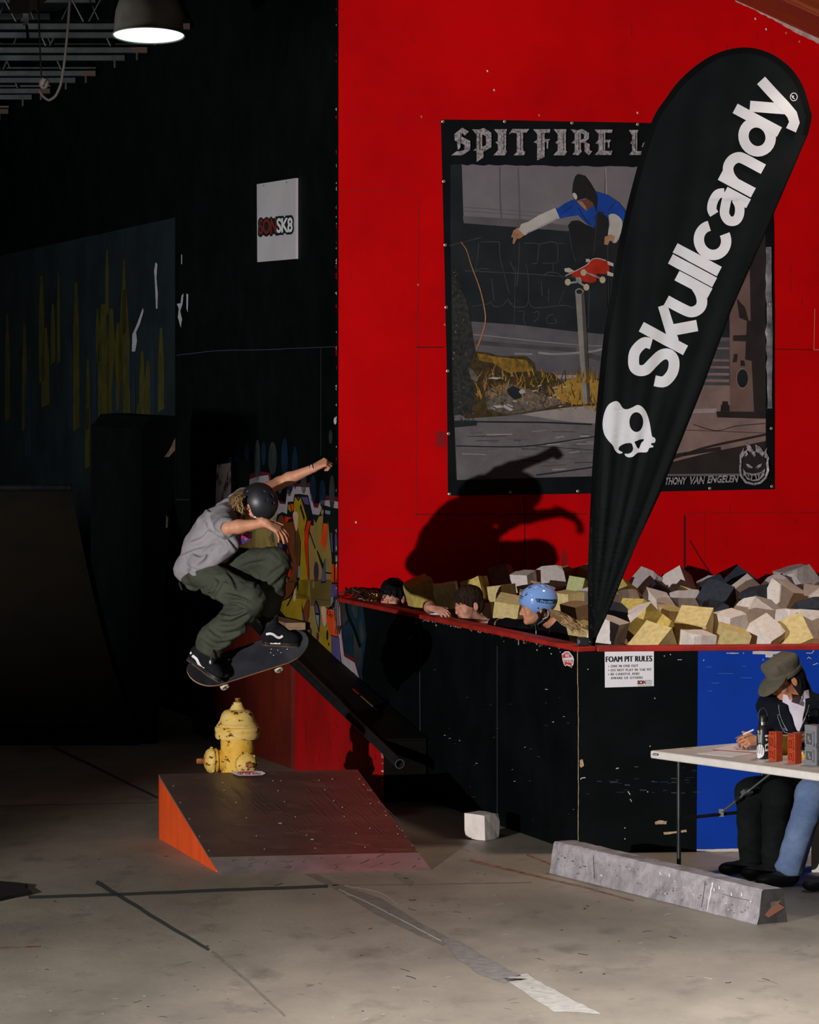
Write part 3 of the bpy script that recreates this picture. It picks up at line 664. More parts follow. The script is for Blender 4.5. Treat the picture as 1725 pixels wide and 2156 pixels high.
poly(m2, SK.map(.004), [(494, 1628), (508, 1625.5), (530, 1625), (545, 1626), (520, 1629)], M_redst)
text(m2, SK.map(.005), 'OFF THE WALL', (500, 1633), (550, 1632.5), (500, 1628.6), M_redst, bold=.02)
tag(m2.build('sticker', ramp), 'white and red oval sticker')
# ---- hydrant
hb = V(((500 - CX) * 22.55 / FL, 22.55, 0)); hp = 22.55 / FL
hyd = thing('fire_hydrant', 'yellow fire hydrant with rust-chipped paint standing behind the launch ramp', 'hydrant', hb)
M_hyd = mat('chipped_yellow_paint', (.66, .43, .08), .6, (.60, .30, .02), 7, 6, .42, .62, bump=.3, bscale=22, spec=.15, c3=(.07, .025, .010), scale3=16, lo3=.56, hi3=.60)
M_hydl = mat('pale_yellow_paint', (.68, .48, .15), .6, (.58, .36, .05), 9, 6, .46, .64, bump=.3, bscale=22, spec=.15, c3=(.07, .025, .012), scale3=18, lo3=.58, hi3=.615, stretch=(1, 1, 1.6))
M_rust = mat('rusty_iron', (.42, .14, .035), .8, (.10, .05, .03), 22, bump=.4, bscale=40)
zz = lambda py: HC - (py - HY) * hp
m2 = MB(); m2.lathe([(.150, 0), (.150, .03), (.112, .035), (.104, .10), (.102, .25), (.104, .42), (.107, zz(1560)), (.100, zz(1555))], hb, M_hyd, 40)
m2.lathe([(.138, .03), (.138, .055), (.108, .06)], hb, M_hyd, 40); m2.build('barrel', hyd, smooth=35)
m2 = MB(); P_ = [(.105, 1556), (.133, 1555), (.140, 1551), (.142, 1544), (.139, 1541), (.143, 1538), (.144, 1534), (.140, 1530), (.133, 1528.5), (.131, 1525), (.124, 1523), (.119, 1519.5), (.112, 1516), (.106, 1509), (.098, 1502), (.084, 1496.5), (.070, 1494.5), (.053, 1493.8), (.049, 1492.5), (.044, 1490), (.037, 1486), (.033, 1482), (.029, 1479), (.020, 1477.5), (.0, 1477.4)]
m2.lathe([(r, zz(y)) for r, y in P_], hb, M_hydl, 44); m2.build('bonnet', hyd, smooth=35)
m2 = MB(); m2.lathe([(.016, zz(1478)), (.016, zz(1474)), (.021, zz(1472)), (.018, zz(1469.5)), (.0, zz(1469.3))], hb, M_rust, 5); m2.build('operating_nut', hyd, smooth=20)
def nozzle(dirv, z, rads, ln, nut):
    d = V(dirv).normalized(); R = frame(d); c = hb + UP * z
    n1 = MB(); n1.lathe([(rads * .86, .06), (rads * .86, .10 + ln * .3), (rads * 1.0, .105 + ln * .3), (rads * 1.0, .105 + ln * .42), (rads * .9, .108 + ln * .42)], c, M_hyd, 30, R); o1 = n1.build('nozzle', hyd, smooth=35)
    n2 = MB(); n2.lathe([(rads * .98, .110 + ln * .44), (rads * 1.04, .112 + ln * .5), (rads * 1.04, .112 + ln * .62), (rads * .86, .112 + ln * .84), (rads * .5, .112 + ln * .98), (0, .112 + ln * 1.0)], c, M_hydl, 30, R)
    for a in range(8):
        t = a * math.pi / 4; n2.box(c + R @ V((math.cos(t) * rads * 1.02, math.sin(t) * rads * 1.02, .112 + ln * .56)), (.008, .008, ln * .07), M_hydl, R)
    cp = n2.build('nozzle_cap', hyd, smooth=35)
    n3 = MB(); n3.lathe([(nut * 1.35, .110 + ln * .98), (nut * 1.35, .118 + ln), (nut, .12 + ln), (nut, .12 + ln + nut * 2.2), (nut * .8, .12 + ln + nut * 2.5), (0, .12 + ln + nut * 2.5)], c, M_rust, 5, R); n3.build('cap_nut', cp, smooth=20)
nozzle((-.97, -.25, 0), zz(1600), .078, .10, .017)
nozzle((.42, -.90, 0), zz(1604), .066, .07, .017)
# ---- red ledge (bank) in front of the graffiti
HBp = Plane(Fl(808, 1690), NL); back = -NL * (abs((HBp.p - E).dot(NL)) - .02)
led = thing('ledge', 'red-painted sloping wooden ledge with black top along the graffiti wall', 'ledge', Fl(700, 1655))
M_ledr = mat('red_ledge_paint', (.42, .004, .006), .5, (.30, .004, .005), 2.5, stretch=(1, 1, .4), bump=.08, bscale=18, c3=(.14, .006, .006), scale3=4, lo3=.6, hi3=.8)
M_ledr_shade = mat('red_ledge_paint_shaded', (.16, .016, .007), .55, (.10, .012, .006), 2.5, bump=.08)  # the front panel's red, darkened for lying at the flash beam's edge
h = HBp.hit
def onfl(px, y0=1600):
    lo_, hi_ = y0 - 200, y0 + 250
    for _ in range(40):
        m_ = (lo_ + hi_) / 2
        if h(px, m_).z > 0: lo_ = m_
        else: hi_ = m_
    return h(px, m_)
M_topb = mat('black_ledge_top', (.0028, .0028, .0026), .6, (.006, .005, .004), 4, spec=.1)
m2 = MB(); m2.prism([onfl(620), onfl(808), h(808, 1562), h(726, 1495), h(622, 1392)], back, M_ledr, mside=M_topb); hh = HBp.map(.0015)
for i in range(16):
    x = rk.uniform(640, 800); y = max(1500, 1395 + (x - 622) + 20) + rk.uniform(0, 90); stroke(m2, hh, [(x, y), (x + rk.uniform(-2, 6), y + rk.uniform(6, 20))], rk.uniform(.8, 2), M_redd)
for i in range(24):
    y = rk.uniform(1565, 1690); poly(m2, hh, [(805 - rk.uniform(0, 3), y), (808, y - 2), (808, y + 3)], rk.choice([M_chip, M_chip, M_white]))
m2.build('front_panel', led)
m2 = MB(); m2.prism([onfl(405), onfl(613), h(613, 1384), h(560, 1330), h(520, 1312), h(405, 1326)], back * .9, M_ledr_shade); m2.build('rear_panel', led)
m2 = MB(); t_ = UP * .012
for pa, pb in (((809, 1561), (622, 1391)), ((622, 1391), (545, 1316)), ((545, 1316), (405, 1324))):
    A_, B_ = h(*pa), h(*pb); m2.prism([A_, B_, B_ + back, A_ + back], t_, M_topb)
for pa, pb, m_ in (((.40), (.47), G['red']), ((.49), (.60), G['olive']), ((.60), (.67), G['sky'])):
    A_, B_ = h(809, 1561) + back * .55 + t_ * 1.15, h(622, 1391) + back * .55 + t_ * 1.15
    m2.face([A_.lerp(B_, 1 - pa), A_.lerp(B_, 1 - pb), A_.lerp(B_, 1 - pb) + back * .05, A_.lerp(B_, 1 - pa) + back * .05], m_)
m2.build('top_board', led)
m2 = MB(); M_tan = mat('bare_plywood', (.42, .28, .17), .7, (.30, .19, .11), 9, stretch=(1, 1, 6)); A_ = h(574, 1328) + back * .35; m2.prism([A_, A_ + D * .9, A_ + D * .9 + UP * .055, A_ + UP * .055], back * .5, M_tan); m2.build('deck_board', led, bevel=.004)
# ---- round grind rail
p_a = h(857, 1608) + NL * .05; p_b = h(470, 1237) + NL * .05
rail = thing('grind_rail', 'black round steel tube running down along the red ledge, open at its lower end', 'rail', p_a)
m2 = MB(); m2.tube([p_a, p_b], .033, M_dsteel, 18, caps=False)
ax = (p_b - p_a).normalized(); R_ = frame(ax)
m2.lathe([(.033, 0), (.027, -.0005), (.027, .35)], p_a, M_dsteel, 18, R_, mats=[M_steel, M_blk], caps=False); m2.build('tube', rail, smooth=30)
for t in (.32, .55):
    m2 = MB(); c_ = p_a.lerp(p_b, t) - NL * .05; m2.box(c_ + NL * .01 - UP * .03, (.025, .012, .04), M_dsteel, rot_axes(D, NL, UP)); m2.build('bracket', rail)
# ---- dark quarter pipe and side box on the far left
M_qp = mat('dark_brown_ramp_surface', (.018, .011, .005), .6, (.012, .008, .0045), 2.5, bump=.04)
qx = V((-1, 0, 0)); b_r = W(290, 1572, 0.1 + 22500 / (1572 - HY)); b_r.z = 0; b_r.x = (292 - CX) * b_r.y / FL
qp = thing('quarter_pipe', 'dark brown quarter pipe in the unlit far corner', 'ramp', b_r + qx * 1.5)
prof = []
for i in range(13):
    t = i / 12; s_ = 2.15 * t; z_ = .17 + 1.72 * (t ** 1.55); prof.append(b_r + D * s_ + UP * z_)
m2 = MB(); w_ = qx * 3.4
for i in range(12): m2.prism([prof[i], prof[i + 1], prof[i + 1] - UP * .02, prof[i] - UP * .02], w_, M_qp)
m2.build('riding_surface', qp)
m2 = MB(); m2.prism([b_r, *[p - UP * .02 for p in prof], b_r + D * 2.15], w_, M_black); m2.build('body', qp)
m2 = MB(); m2.tube([prof[-1] + UP * .02, prof[-1] + UP * .02 + w_], .03, M_dsteel, 12); m2.build('coping', qp, smooth=30)
sb = thing('platform_box', 'tall black plywood platform side with slanted top beside the dark quarter pipe', 'ramp', b_r + V((.15, .3, 0)))
m2 = MB(); Pn = Plane(b_r + V((.03, .1, 0)), (0, -1, 0))
m2.prism([Pn.hit(298, 1569), Pn.hit(332, 1569), Pn.hit(347, 1250), Pn.hit(372, 905), Pn.hit(374, 876), Pn.hit(320, 878), Pn.hit(312, 890), Pn.hit(298, 905)], D * 1.6, M_black)
poly(m2, Pn.map(.003), [(369, 922), (369, 948), (356, 962), (346, 963), (358, 945)], M_chip); poly(m2, Pn.map(.003), [(350, 1085), (354, 1090), (353, 1110), (349, 1112)], M_chip)
m2.build('side_panel', sb)
# ---- black mat tip at the left frame edge
m2 = MB(); q = [Fl(-60, 1862), Fl(0, 1862), Fl(36, 1866), Fl(58, 1868), Fl(52, 1874), Fl(68, 1884), Fl(30, 1891), Fl(0, 1898), Fl(-60, 1905)]
m2.prism([p + UP * .02 for p in q], UP * -.02, M_blackrub); tag(m2.build('rubber_mat', origin=Fl(0, 1880)), 'ragged black mat lying flat on the concrete at the frame edge', 'mat')
# ---- concrete curb
c1, c2, c3 = Fl(1595, 1947), Fl(1665, 1940), Fl(1157, 1838)
ld = (c3 - c1); cw = (c2 - c1); cw = (cw - ld * (cw.dot(ld) / ld.length_squared)).normalized() * .195; ch = .182
M_curb = mat('weathered_concrete', (.40, .37, .395), .62, (.19, .175, .185), 9, 12, .36, .66, bump=.5, bscale=60, spec=.3, c3=(.085, .08, .085), scale3=5, lo3=.56, hi3=.76)
curb = thing('parking_curb', 'long grey concrete parking block lying on the floor before the folding table', 'curb', c1 + ld * .5)
m2 = MB(); N = 48; rc = random.Random(8)
rows = []
for i in range(N + 1):
    t = i / N; o_ = c1 + ld * t; j = lambda a: rc.uniform(-a, a)
    wy = cw.normalized()
    pr = [(0 + j(.004), 0.0), (.010 + j(.003), .05 + j(.006)), (.018 + j(.003), .11 + j(.004)), (.030 + j(.003), ch - .012 + j(.003)), (.040 + j(.003), ch + j(.002)), (.10, ch + j(.001)), (.155 + j(.003), ch + j(.002)), (.167 + j(.003), ch - .012 + j(.003)), (.185 + j(.003), .06), (.195 + j(.003), 0.0)]
    rows.append([o_ + wy * a + UP * b for a, b in pr])
K = len(rows[0]); vs_ = [p for r in rows for p in r]; fs_ = []
for i in range(N):
    for k in range(K - 1): fs_.append((i * K + k, (i + 1) * K + k, (i + 1) * K + k + 1, i * K + k + 1))
m2.raw(vs_, fs_, M_curb); M_cend = mat('dark_curb_end', (.055, .048, .044), .7, (.03, .028, .027), 12, bump=.4, bscale=40); m2.raw(rows[0], [tuple(range(K))], M_cend); m2.raw(rows[-1], [tuple(reversed(range(K)))], M_cend)  # end faces darker than the rest of the block
CPf = Plane(c1 + UP * .0 , (ld.cross(UP)).normalized() if ld.cross(UP).y < 0 else -(ld.cross(UP)).normalized())
M_shiny = mat('wax_scrape', (.70, .68, .70), .3); M_crack = mat('concrete_crack', (.10, .09, .09), .8); M_brk = mat('brick_red_stain', (.22, .09, .06), .7)
m2.build('block', curb, smooth=25)
cb = tree_of(bpy.data.objects['block']); oc = onto(cb, .0025, c1)
m2 = MB(); stroke(m2, oc, wob([(1502, 1858), (1495, 1890), (1490, 1919)], 6, .8), [3.2, 1.4], M_shiny); stroke(m2, oc, wob([(1486, 1855), (1478, 1910)], 6, .5), 1.0, M_crack)
for x, y in [(1391, 1838), (1410, 1842), (1515, 1868), (1541, 1882), (1562, 1882), (1504, 1872)]: stroke(m2, oc, wob([(x, y - 3), (x + 1, y + 4)], 3, .6), [1.4, 3.4], M_shiny)
stroke(m2, oc, wob([(1523, 1882), (1545, 1889), (1582, 1897)], 6, 1), 1.2, M_crack); stroke(m2, oc, wob([(1250, 1790), (1252, 1850)], 4, .4), .8, M_crack)
for i in range(70):
    t = rc.random(); x = 1175 + 415 * t; y = 1795 + 95 * t + rc.uniform(-5, 46) * (.8 + .3 * t); poly(m2, oc, ring(x, y, rc.uniform(.5, 2.4), rc.uniform(.5, 1.8), 6), rc.choice([M_crack, M_crack, M_shiny]))
for x, y in [(1625, 1903), (1630, 1901)]: poly(m2, oc, wob([(x - 3, y - 4), (x + 3, y - 4), (x + 3, y + 4), (x - 2, y + 5)], 2, .8), M_crack)
poly(m2, oc, wob([(1632, 1898), (1655, 1894), (1660, 1910), (1636, 1912)], 3, 1.5), M_brk); m2.build('scrape', curb)
# ---- single foam block on the floor
def cube_mesh(name, s, m, seed, jit=.08, sub=2, chips=1):
    r = random.Random(seed); bm = bmesh.new(); bmesh.ops.create_cube(bm, size=1.0)
    if sub: bmesh.ops.subdivide_edges(bm, edges=bm.edges[:], cuts=sub, use_grid_fill=True)
    sk = V((r.uniform(-jit, jit), r.uniform(-jit, jit), r.uniform(-jit, jit)))
    for v in bm.verts:
        c = v.co.copy(); v.co.x += sk.x * c.y + r.uniform(-.007, .007); v.co.y += sk.y * c.z + r.uniform(-.007, .007); v.co.z += sk.z * c.x + r.uniform(-.007, .007)
    if chips:
        for v in bm.verts:
            e = sum(abs(abs(x) - .5) < .07 for x in v.co)
            if e == 3 and r.random() < .20: v.co *= r.uniform(.84, .95)
            elif e == 2 and r.random() < .07: v.co *= r.uniform(.93, .97)
    bmesh.ops.scale(bm, vec=V((s[0], s[1], s[2])), verts=bm.verts); me = bpy.data.meshes.new(name); bm.to_mesh(me); bm.free(); me.materials.append(m)
    return me
FM = {'white': mat('foam_white', (.72, .66, .62), .9, (.62, .56, .52), 7, bump=.15, bscale=60), 'grey': mat('foam_pale_grey', (.50, .46, .46), .9, (.42, .38, .38), 7, bump=.15, bscale=60), 'cream': mat('foam_cream', (.66, .54, .26), .9, (.54, .42, .17), 6, bump=.2, bscale=60), 'yellow': mat('foam_yellow', (.60, .46, .12), .9, (.44, .33, .09), 6, bump=.2, bscale=60),
      'navy': mat('foam_navy', (.030, .036, .055), .9, (.022, .026, .04), 6, bump=.15, bscale=60), 'brown': mat('foam_tan', (.45, .30, .18), .9, (.36, .23, .13), 6, bump=.2, bscale=60), 'ochre': mat('foam_ochre', (.52, .30, .045), .9, (.42, .24, .04), 6, bump=.2, bscale=60), 'green': mat('foam_pale_green', (.46, .50, .24), .9, (.38, .42, .18), 6, bump=.2, bscale=60)}
me = cube_mesh('foam_block', (.158, .158, .158), FM['white'], 4, .03); me.transform(Matrix.Rotation(math.radians(-38), 4, 'Z'))
fb = Fl(1016, 1771) + V((0, .11, .082)); tag(link('foam_block', me), 'single off-white foam cube lying on the floor at the foot of the black pit wall', 'foam block').location = fb
# ---- SONSK8 board on the black wall
def board(name, label, corners, plane, th, m, cat='sign'):
    pts = [plane.hit(x, y, th) for x, y in corners]; o = thing(name, label, cat, sum(pts, V()) / 4)
    b_ = MB(); b_.prism(pts, -plane.n * th, m); b_.build('panel', o); return o
M_board = mat('sign_board_white', (.60, .56, .58), .5, (.54, .50, .53), 1.5)
sg = board('wall_sign', 'white rectangular board with red and white block lettering high on the black wall', [(546, 388), (628, 375), (628, 545), (547, 552)], LW, .02, M_board)
m2 = MB(); a1, a2_, a3 = LW.map(.0215), LW.map(.023), LW.map(.0245)
M_sred = mat('sign_red', (.20, .03, .018), .5, (.16, .022, .014), 9); M_sblk = mat('sign_black', (.012, .018, .02), .5)
text(m2, a1, 'SON', (548.5, 500), (591, 497), (548.5, 458), M_sblk, bold=.085, space=.86); text(m2, a1, 'SK8', (586, 496.5), (625, 493.5), (586, 455), M_sblk, bold=.085, space=.86)
poly(m2, a1, [(552, 462), (620, 456), (620, 490), (552, 496)], M_sblk)
text(m2, a2_, 'SON', (551, 494.5), (589, 492), (551, 461), M_sred, bold=.03, space=.9); text(m2, a2_, 'SK8', (588.5, 491), (622.5, 489), (588.5, 459.5), M_whiteink, bold=.03, space=.9)
for x, y in [(561, 391), (609, 384)]: poly(m2, a1, ring(x, y, 1.3, 1.3, 8), M_crack)
m2.build('lettering', sg)
# ---- foam pit rules
rs = board('rules_sign', 'white paper notice with black pit rules taped to the black front of the foam pit', [(1273.5, 1370.5), (1377, 1368.5), (1377, 1444.5), (1274, 1447.5)], FW, .004, M_paper)
m2 = MB(); b1, b2 = FW.map(.0052), FW.map(.0064)
[text(m2, FW.map(.0052 + .0004 * k), 'FOAM PIT RULES', (1275.3 + .45 * k, 1394), (1371.9 + .45 * k, 1392.3), (1275.3 + .45 * k, 1382), M_ink, space=1.05) for k in range(4)]
for i, (s_, x1) in enumerate([('ONE IN ONE OUT', 1343.5), ('DO NOT PLAY IN THE PIT', 1371.5), ('BE CAREFUL AND', 1346), ('AWARE OF OTHERS', 1353)]):
    y = 1405.2 + i * 8.35; text(m2, b1, s_, (1286, y), (x1, y - .5 - (x1 - 1286) * .012), (1286, y - 5.2), M_ink, space=1.15); text(m2, FW.map(.0056), s_, (1286.25, y), (x1 + .25, y - .5 - (x1 - 1286) * .012), (1286.25, y - 5.2), M_ink, space=1.15)
    if i < 3: poly(m2, b1, ring(1281.6, y - 2.2, 1.1, 1.1, 8), M_ink)
text(m2, b1, 'SON', (1342, 1441), (1360, 1440.8), (1342, 1432.4), M_sblk, bold=.06, space=.9); text(m2, b1, 'SK8', (1357, 1440.7), (1373, 1440.4), (1357, 1432.0), M_sblk, bold=.075, space=.9)
text(m2, b2, 'SON', (1343, 1440.2), (1359, 1440), (1343, 1433.2), M_redink, bold=.02, space=.9); text(m2, b2, 'SK8', (1358.3, 1440), (1372.3, 1439.6), (1358.3, 1432.6), M_whiteink, bold=.03, space=.9)
stroke(m2, b1, [(1343, 1443.5), (1373, 1443)], .9, M_ink); m2.build('lettering', rs)
# ---- skateboard-shaped sticker on the pit corner
def S8(l): return [(1160 + x / 4.49, 1340 + y / 4.49) for x, y in l]
so = thing('sticker', 'small red and white skateboard-shaped sticker near the top corner of the black pit wall', 'sticker', LW.hit(1197, 1387))
m2 = MB(); v1, v2, v3 = [LW.map(.0015 * k) for k in (5, 6, 7)]
poly(m2, v1, S8([(115, 165), (150, 140), (185, 142), (222, 190), (230, 215), (225, 262), (205, 298), (195, 285), (160, 272), (150, 282), (138, 270), (122, 225)]), M_whiteink)
poly(m2, v2, S8([(122, 178), (152, 150), (182, 152), (214, 196), (126, 205)]), M_redst); poly(m2, v2, S8([(130, 215), (222, 222), (216, 258), (198, 275), (150, 258), (134, 240)]), M_redst)
text(m2, v3, 'VANS', S8([(150, 195)])[0], S8([(190, 196)])[0], S8([(150, 160)])[0], M_whiteink, bold=.03); text(m2, v3, 'OFF THE WALL', S8([(134, 243)])[0], S8([(219, 252)])[0], S8([(134, 214)])[0], M_whiteink, bold=.04)
for x, y in ((150, 262), (206, 280)): poly(m2, v2, ring(*S8([(x, y)])[0], 1.7, 2.6, 8), M_redst)
m2.build('printed_face', so)
# ---- small action camera on the rim corner
pc = W(1228, 1361.5, Cc.y + .06); pc.z = Rz
ac = thing('action_camera', 'small black box camera standing on the red rim at the corner of the foam pit', 'camera', pc)
Rc = rot_axes(FD, NF, UP); m2 = MB(); m2.box(pc + UP * .0255, (.037, .020, .0245), M_blk, Rc); m2.build('body', ac, bevel=.004)
m2 = MB(); m2.box(pc + FD * .012 + NF * .021 + UP * .03, (.012, .002, .012), M_dsteel, Rc); m2.build('lens', ac)
m2 = MB(); m2.box(pc - FD * .026 + NF * .0205 + UP * .028, (.005, .001, .010), mat('camera_label_grey', (.12, .13, .14), .5), Rc); m2.build('label_plate', ac)
# ---- tangle of dark cords over the rim by the red wall
m2 = MB(); M_cord = mat('dark_cord', (.030, .016, .010), .38, spec=.5); rt = random.Random(21); base = E - D * .25
def rimP(px, dz, dn=0): # point over the side-wall rim
    p = LW.hit(px, 1258 + (px - 713) * .205); p.z = Rz + dz; return p + NL * dn
for k in range(11):
    x0 = rt.uniform(712, 730); x1 = rt.uniform(742, 776); pts = []
    for i in range(9):
        t = i / 8; pts.append(rimP(x0 + (x1 - x0) * t, .014 + .065 * math.sin(math.pi * min(1, t * 1.25 + .05)) * rt.uniform(.5, 1.1) + .006, -.05 + rt.uniform(-.05, .05)))
    m2.tube(pts, .006, M_cord, 6)
for (x, hgt) in ((764, .085), (773, .09), (750, .075)):
    m2.tube([rimP(x - 10, .02, -.06), rimP(x - 6, hgt * .8, -.05), rimP(x + 2, hgt, -.06), rimP(x + 8, hgt * .7, -.07), rimP(x + 4, .02, -.05)], .005, M_cord, 6)
for x in (708, 712, 716): m2.tube([rimP(722, .02, -.01), rimP(x + 2, .01, .012), rimP(x, -.12, .012), rimP(x + 2, -.26, .010), rimP(x + 5, -.20, .014)], .0045, M_cord, 6)
tag(m2.build('cord_tangle', origin=rimP(745, 0), smooth=60), 'tangle of thin dark cords heaped on the red rim where it meets the red wall', 'cord')
# ---- painted metal box on the black wall
eb = [LW.hit(x, y, .10) for x, y in ((482, 978), (512, 974), (512, 1075), (478, 1080))]
bx_ = thing('wall_box', 'paint-smeared upright electrical box on the black wall behind the jumping skater', 'electrical box', sum(eb, V()) / 4)
m2 = MB(); M_ebox = mat('smeared_white_paint', (.42, .36, .37), .6, (.20, .05, .035), 11, 5, .50, .62, c3=(.03, .03, .03), scale3=6, lo3=.56, hi3=.66)
m2.prism(eb, -NL * .10, M_ebox, mside=M_black); m2.build('cover', bx_)
m2 = MB(); e2 = [LW.hit(x, y, .085) for x, y in ((512, 972), (526, 970), (526, 1070), (512, 1075))]; m2.prism(e2, -NL * .085, M_black); m2.build('conduit', bx_)
# ================================================================== vinyl poster on the red wall
bq = [(928, 252), (1040, 253), (1200, 256), (1400, 260), (1627, 263), (1630, 640), (1630, 1030), (1430, 1034), (1240, 1039), (1060, 1042), (943, 1044), (940, 760), (934, 500)]
ban = thing('poster_banner', 'large black-bordered vinyl poster of a skateboarder pinned to the red wall behind the black flag', 'poster', RW.hit(1280, 640))
def bwav(px, py):
    return .010 + .0022 * math.sin(px * .030 + py * .014) * math.sin(py * .02) + .0006 * math.sin(px * .06 - py * .04) + (.009 * max(0, 1 - abs(px - 1619) / 9) * (1 + .7 * math.sin(py * .11)))
def bm_(k): return lambda x, y: RW.hit(x, y, bwav(x, y) + .0012 * k)
M_vinyl = mat('black_vinyl', (.004, .0055, .0065), .35, (.007, .009, .011), 3, bump=.12, bscale=9, spec=.25)
m2 = MB(); poly(m2, bm_(0), bq, M_vinyl, maxe=26); m2.build('vinyl_sheet', ban, smooth=60)
PM = {k: mat('print_' + k, c, .38, c2, sc, 7, .36, .66, spec=.4) for k, c, c2, sc in [('sky', (.205, .185, .20), (.165, .15, .165), 3), ('skyd', (.13, .118, .13), (.10, .09, .10), 5), ('fence', (.018, .024, .028), (.011, .016, .018), 4), ('chalk', (.070, .078, .088), (.04, .046, .052), 12),
    ('road', (.13, .12, .135), (.095, .088, .10), 7), ('roadd', (.085, .08, .09), (.06, .058, .065), 9), ('roadl', (.30, .29, .30), (.22, .21, .22), 12), ('walk', (.17, .155, .165), (.115, .105, .115), 6), ('walkl', (.36, .31, .295), (.27, .235, .225), 9), ('walkw', (.30, .20, .175), (.20, .135, .12), 6),
    ('grass', (.32, .18, .025), (.10, .06, .012), 26), ('grassd', (.085, .055, .018), (.02, .018, .012), 30), ('straw', (.46, .28, .05), (.33, .18, .025), 20), ('ivy', (.014, .017, .018), (.045, .045, .04), 34), ('debris', (.20, .16, .13), (.05, .045, .04), 34), ('paper', (.50, .46, .45), (.36, .32, .31), 20),
    ('blue', (.012, .07, .40), (.008, .045, .27), 7), ('sleeve', (.56, .52, .48), (.42, .40, .38), 6), ('skin', (.46, .24, .14), (.33, .16, .09), 14), ('skind', (.16, .06, .035), (.11, .04, .025), 14), ('knit', (.014, .014, .013), (.02, .02, .02), 40), ('jean', (.020, .022, .025), (.013, .015, .017), 6), ('board', (.50, .035, .014), (.34, .02, .01), 8), ('wheel', (.58, .48, .33), (.45, .36, .25), 9), ('metal', (.40, .38, .36), (.20, .19, .18), 20),
    ('pole', (.30, .28, .25), (.22, .20, .18), 9), ('poled', (.085, .08, .07), (.06, .055, .05), 9), ('twig', (.42, .20, .085), (.30, .13, .05), 20), ('rustpole', (.20, .125, .105), (.15, .09, .075), 5), ('rustdark', (.035, .026, .024), (.022, .018, .017), 5), ('letter', (.52, .47, .49), (.10, .095, .10), 58), ('fold', (.30, .30, .31), (.07, .08, .09), 9)]}
def c3_(l): return [(920 + x / 3.75, 240 + y / 3.75) for x, y in l]
def c4_(l): return [(920 + x / 4.792, 660 + y / 4.792) for x, y in l]
def c5_(l): return [(1400 + x / 5.132, 640 + y / 5.132) for x, y in l]
m2 = MB(); ME = 30
def pp(k, pts, c, sm=0): poly(m2, bm_(k), pts, PM[c], sm=sm, maxe=ME)
def ps(k, pts, wd, c, sm=0): stroke(m2, bm_(k), pts, wd, PM[c], sm=sm, maxe=ME)
rp = random.Random(9)
top = [(948 + i * 11.6, 347 + .012 * i * 11.6 + rp.uniform(-1.6, 1.6)) for i in range(57)]
pp(1, top + [(1610, 1003), (1275, 1003), (960, 1006), (952, 800), (948, 500)], 'fence')
pp(2, [(972, 352)] + top[2:] + [(1606, 500), (1330, 492), (1195, 486), (1080, 478), (976, 470)], 'sky')
pp(3, [(974, 455), (1100, 462), (1195, 475), (1195, 487), (1080, 478), (976, 470)], 'skyd')
for x in (1052, 1090, 1275): ps(3, [(x, 352), (x + rp.uniform(-3, 6), 420), (x + 4, 468)], 3, 'skyd', 4)
for y in (436, 444): ps(3, [(974, y), (1190, y + 16)], 1.2, 'skyd')
ps(3, [(978, 570), (1100, 576), (1240, 586)], 1.6, 'chalk')
ch_ = [[(95, 300), (330, 240), (345, 235)], [(345, 270), (480, 270), (490, 280)], [(495, 275), (500, 400), (570, 680)], [(330, 280), (310, 460), (300, 480)], [(575, 420), (610, 500)], [(650, 270), (645, 420), (630, 620)], [(690, 280), (800, 285), (800, 330), (790, 430)], [(745, 440), (790, 440)], [(700, 440), (720, 560), (720, 740)],
       [(800, 290), (940, 275), (950, 430)], [(830, 440), (950, 435)], [(915, 440), (915, 520)], [(950, 285), (1000, 280)], [(835, 540), (880, 510), (960, 520), (990, 560)], [(430, 560), (450, 740)], [(550, 740), (600, 760)], [(820, 580), (830, 700)], [(880, 640), (880, 740)], [(1000, 660), (960, 760)], [(270, 780), (400, 760), (420, 740), (450, 780), (520, 770), (560, 720), (600, 780), (700, 780), (720, 740), (760, 790), (900, 780), (1000, 770), (1080, 790)], [(640, 820), (690, 820), (680, 870), (700, 930)], [(760, 830), (800, 820), (800, 870), (760, 900)], [(920, 840), (870, 860), (870, 910), (940, 910), (930, 880)], [(290, 500), (360, 480), (410, 490)]]
for q in ch_: ps(3, c3_([(a, b + 740) for a, b in q]), 1.5, 'chalk', 3)
ps(3, [(1085, 560), (1082, 690)], 1.2, 'chalk'); ps(3, [(1242, 560), (1238, 690)], 1.6, 'chalk'); ps(4, [(1275, 352), (1278, 480)], 1.5, 'paper')
pp(2, [(982, 676), (1090, 684), (1200, 697), (1285, 705), (1610, 712), (1610, 880), (1280, 880), (1000, 830), (990, 740)], 'road')
ps(3, c4_([(330, 210), (560, 230), (1000, 280), (1440, 320), (1690, 330)]), 1.6, 'roadl'); ps(3, c4_([(380, 290), (700, 320), (1400, 370)]), 9, 'roadd'); ps(4, c4_([(780, 405), (960, 410)]), 3, 'roadl'); ps(4, c4_([(1020, 395), (1180, 410), (1440, 395), (1580, 380), (1680, 355)]), 4.5, 'roadl', 4)
ps(3, c4_([(1520, 420), (1690, 470)]), 11, 'roadd'); ps(3, c4_([(1150, 640), (1460, 640), (1640, 700)]), 8, 'walkl')
pp(4, c4_([(370, 380), (520, 395), (620, 430), (900, 430), (980, 500), (1000, 580), (1180, 610), (1260, 700), (1420, 640), (1640, 660), (1640, 930), (1350, 940), (1000, 990), (720, 1030), (300, 1060), (190, 1000), (180, 560)]), 'grassd')
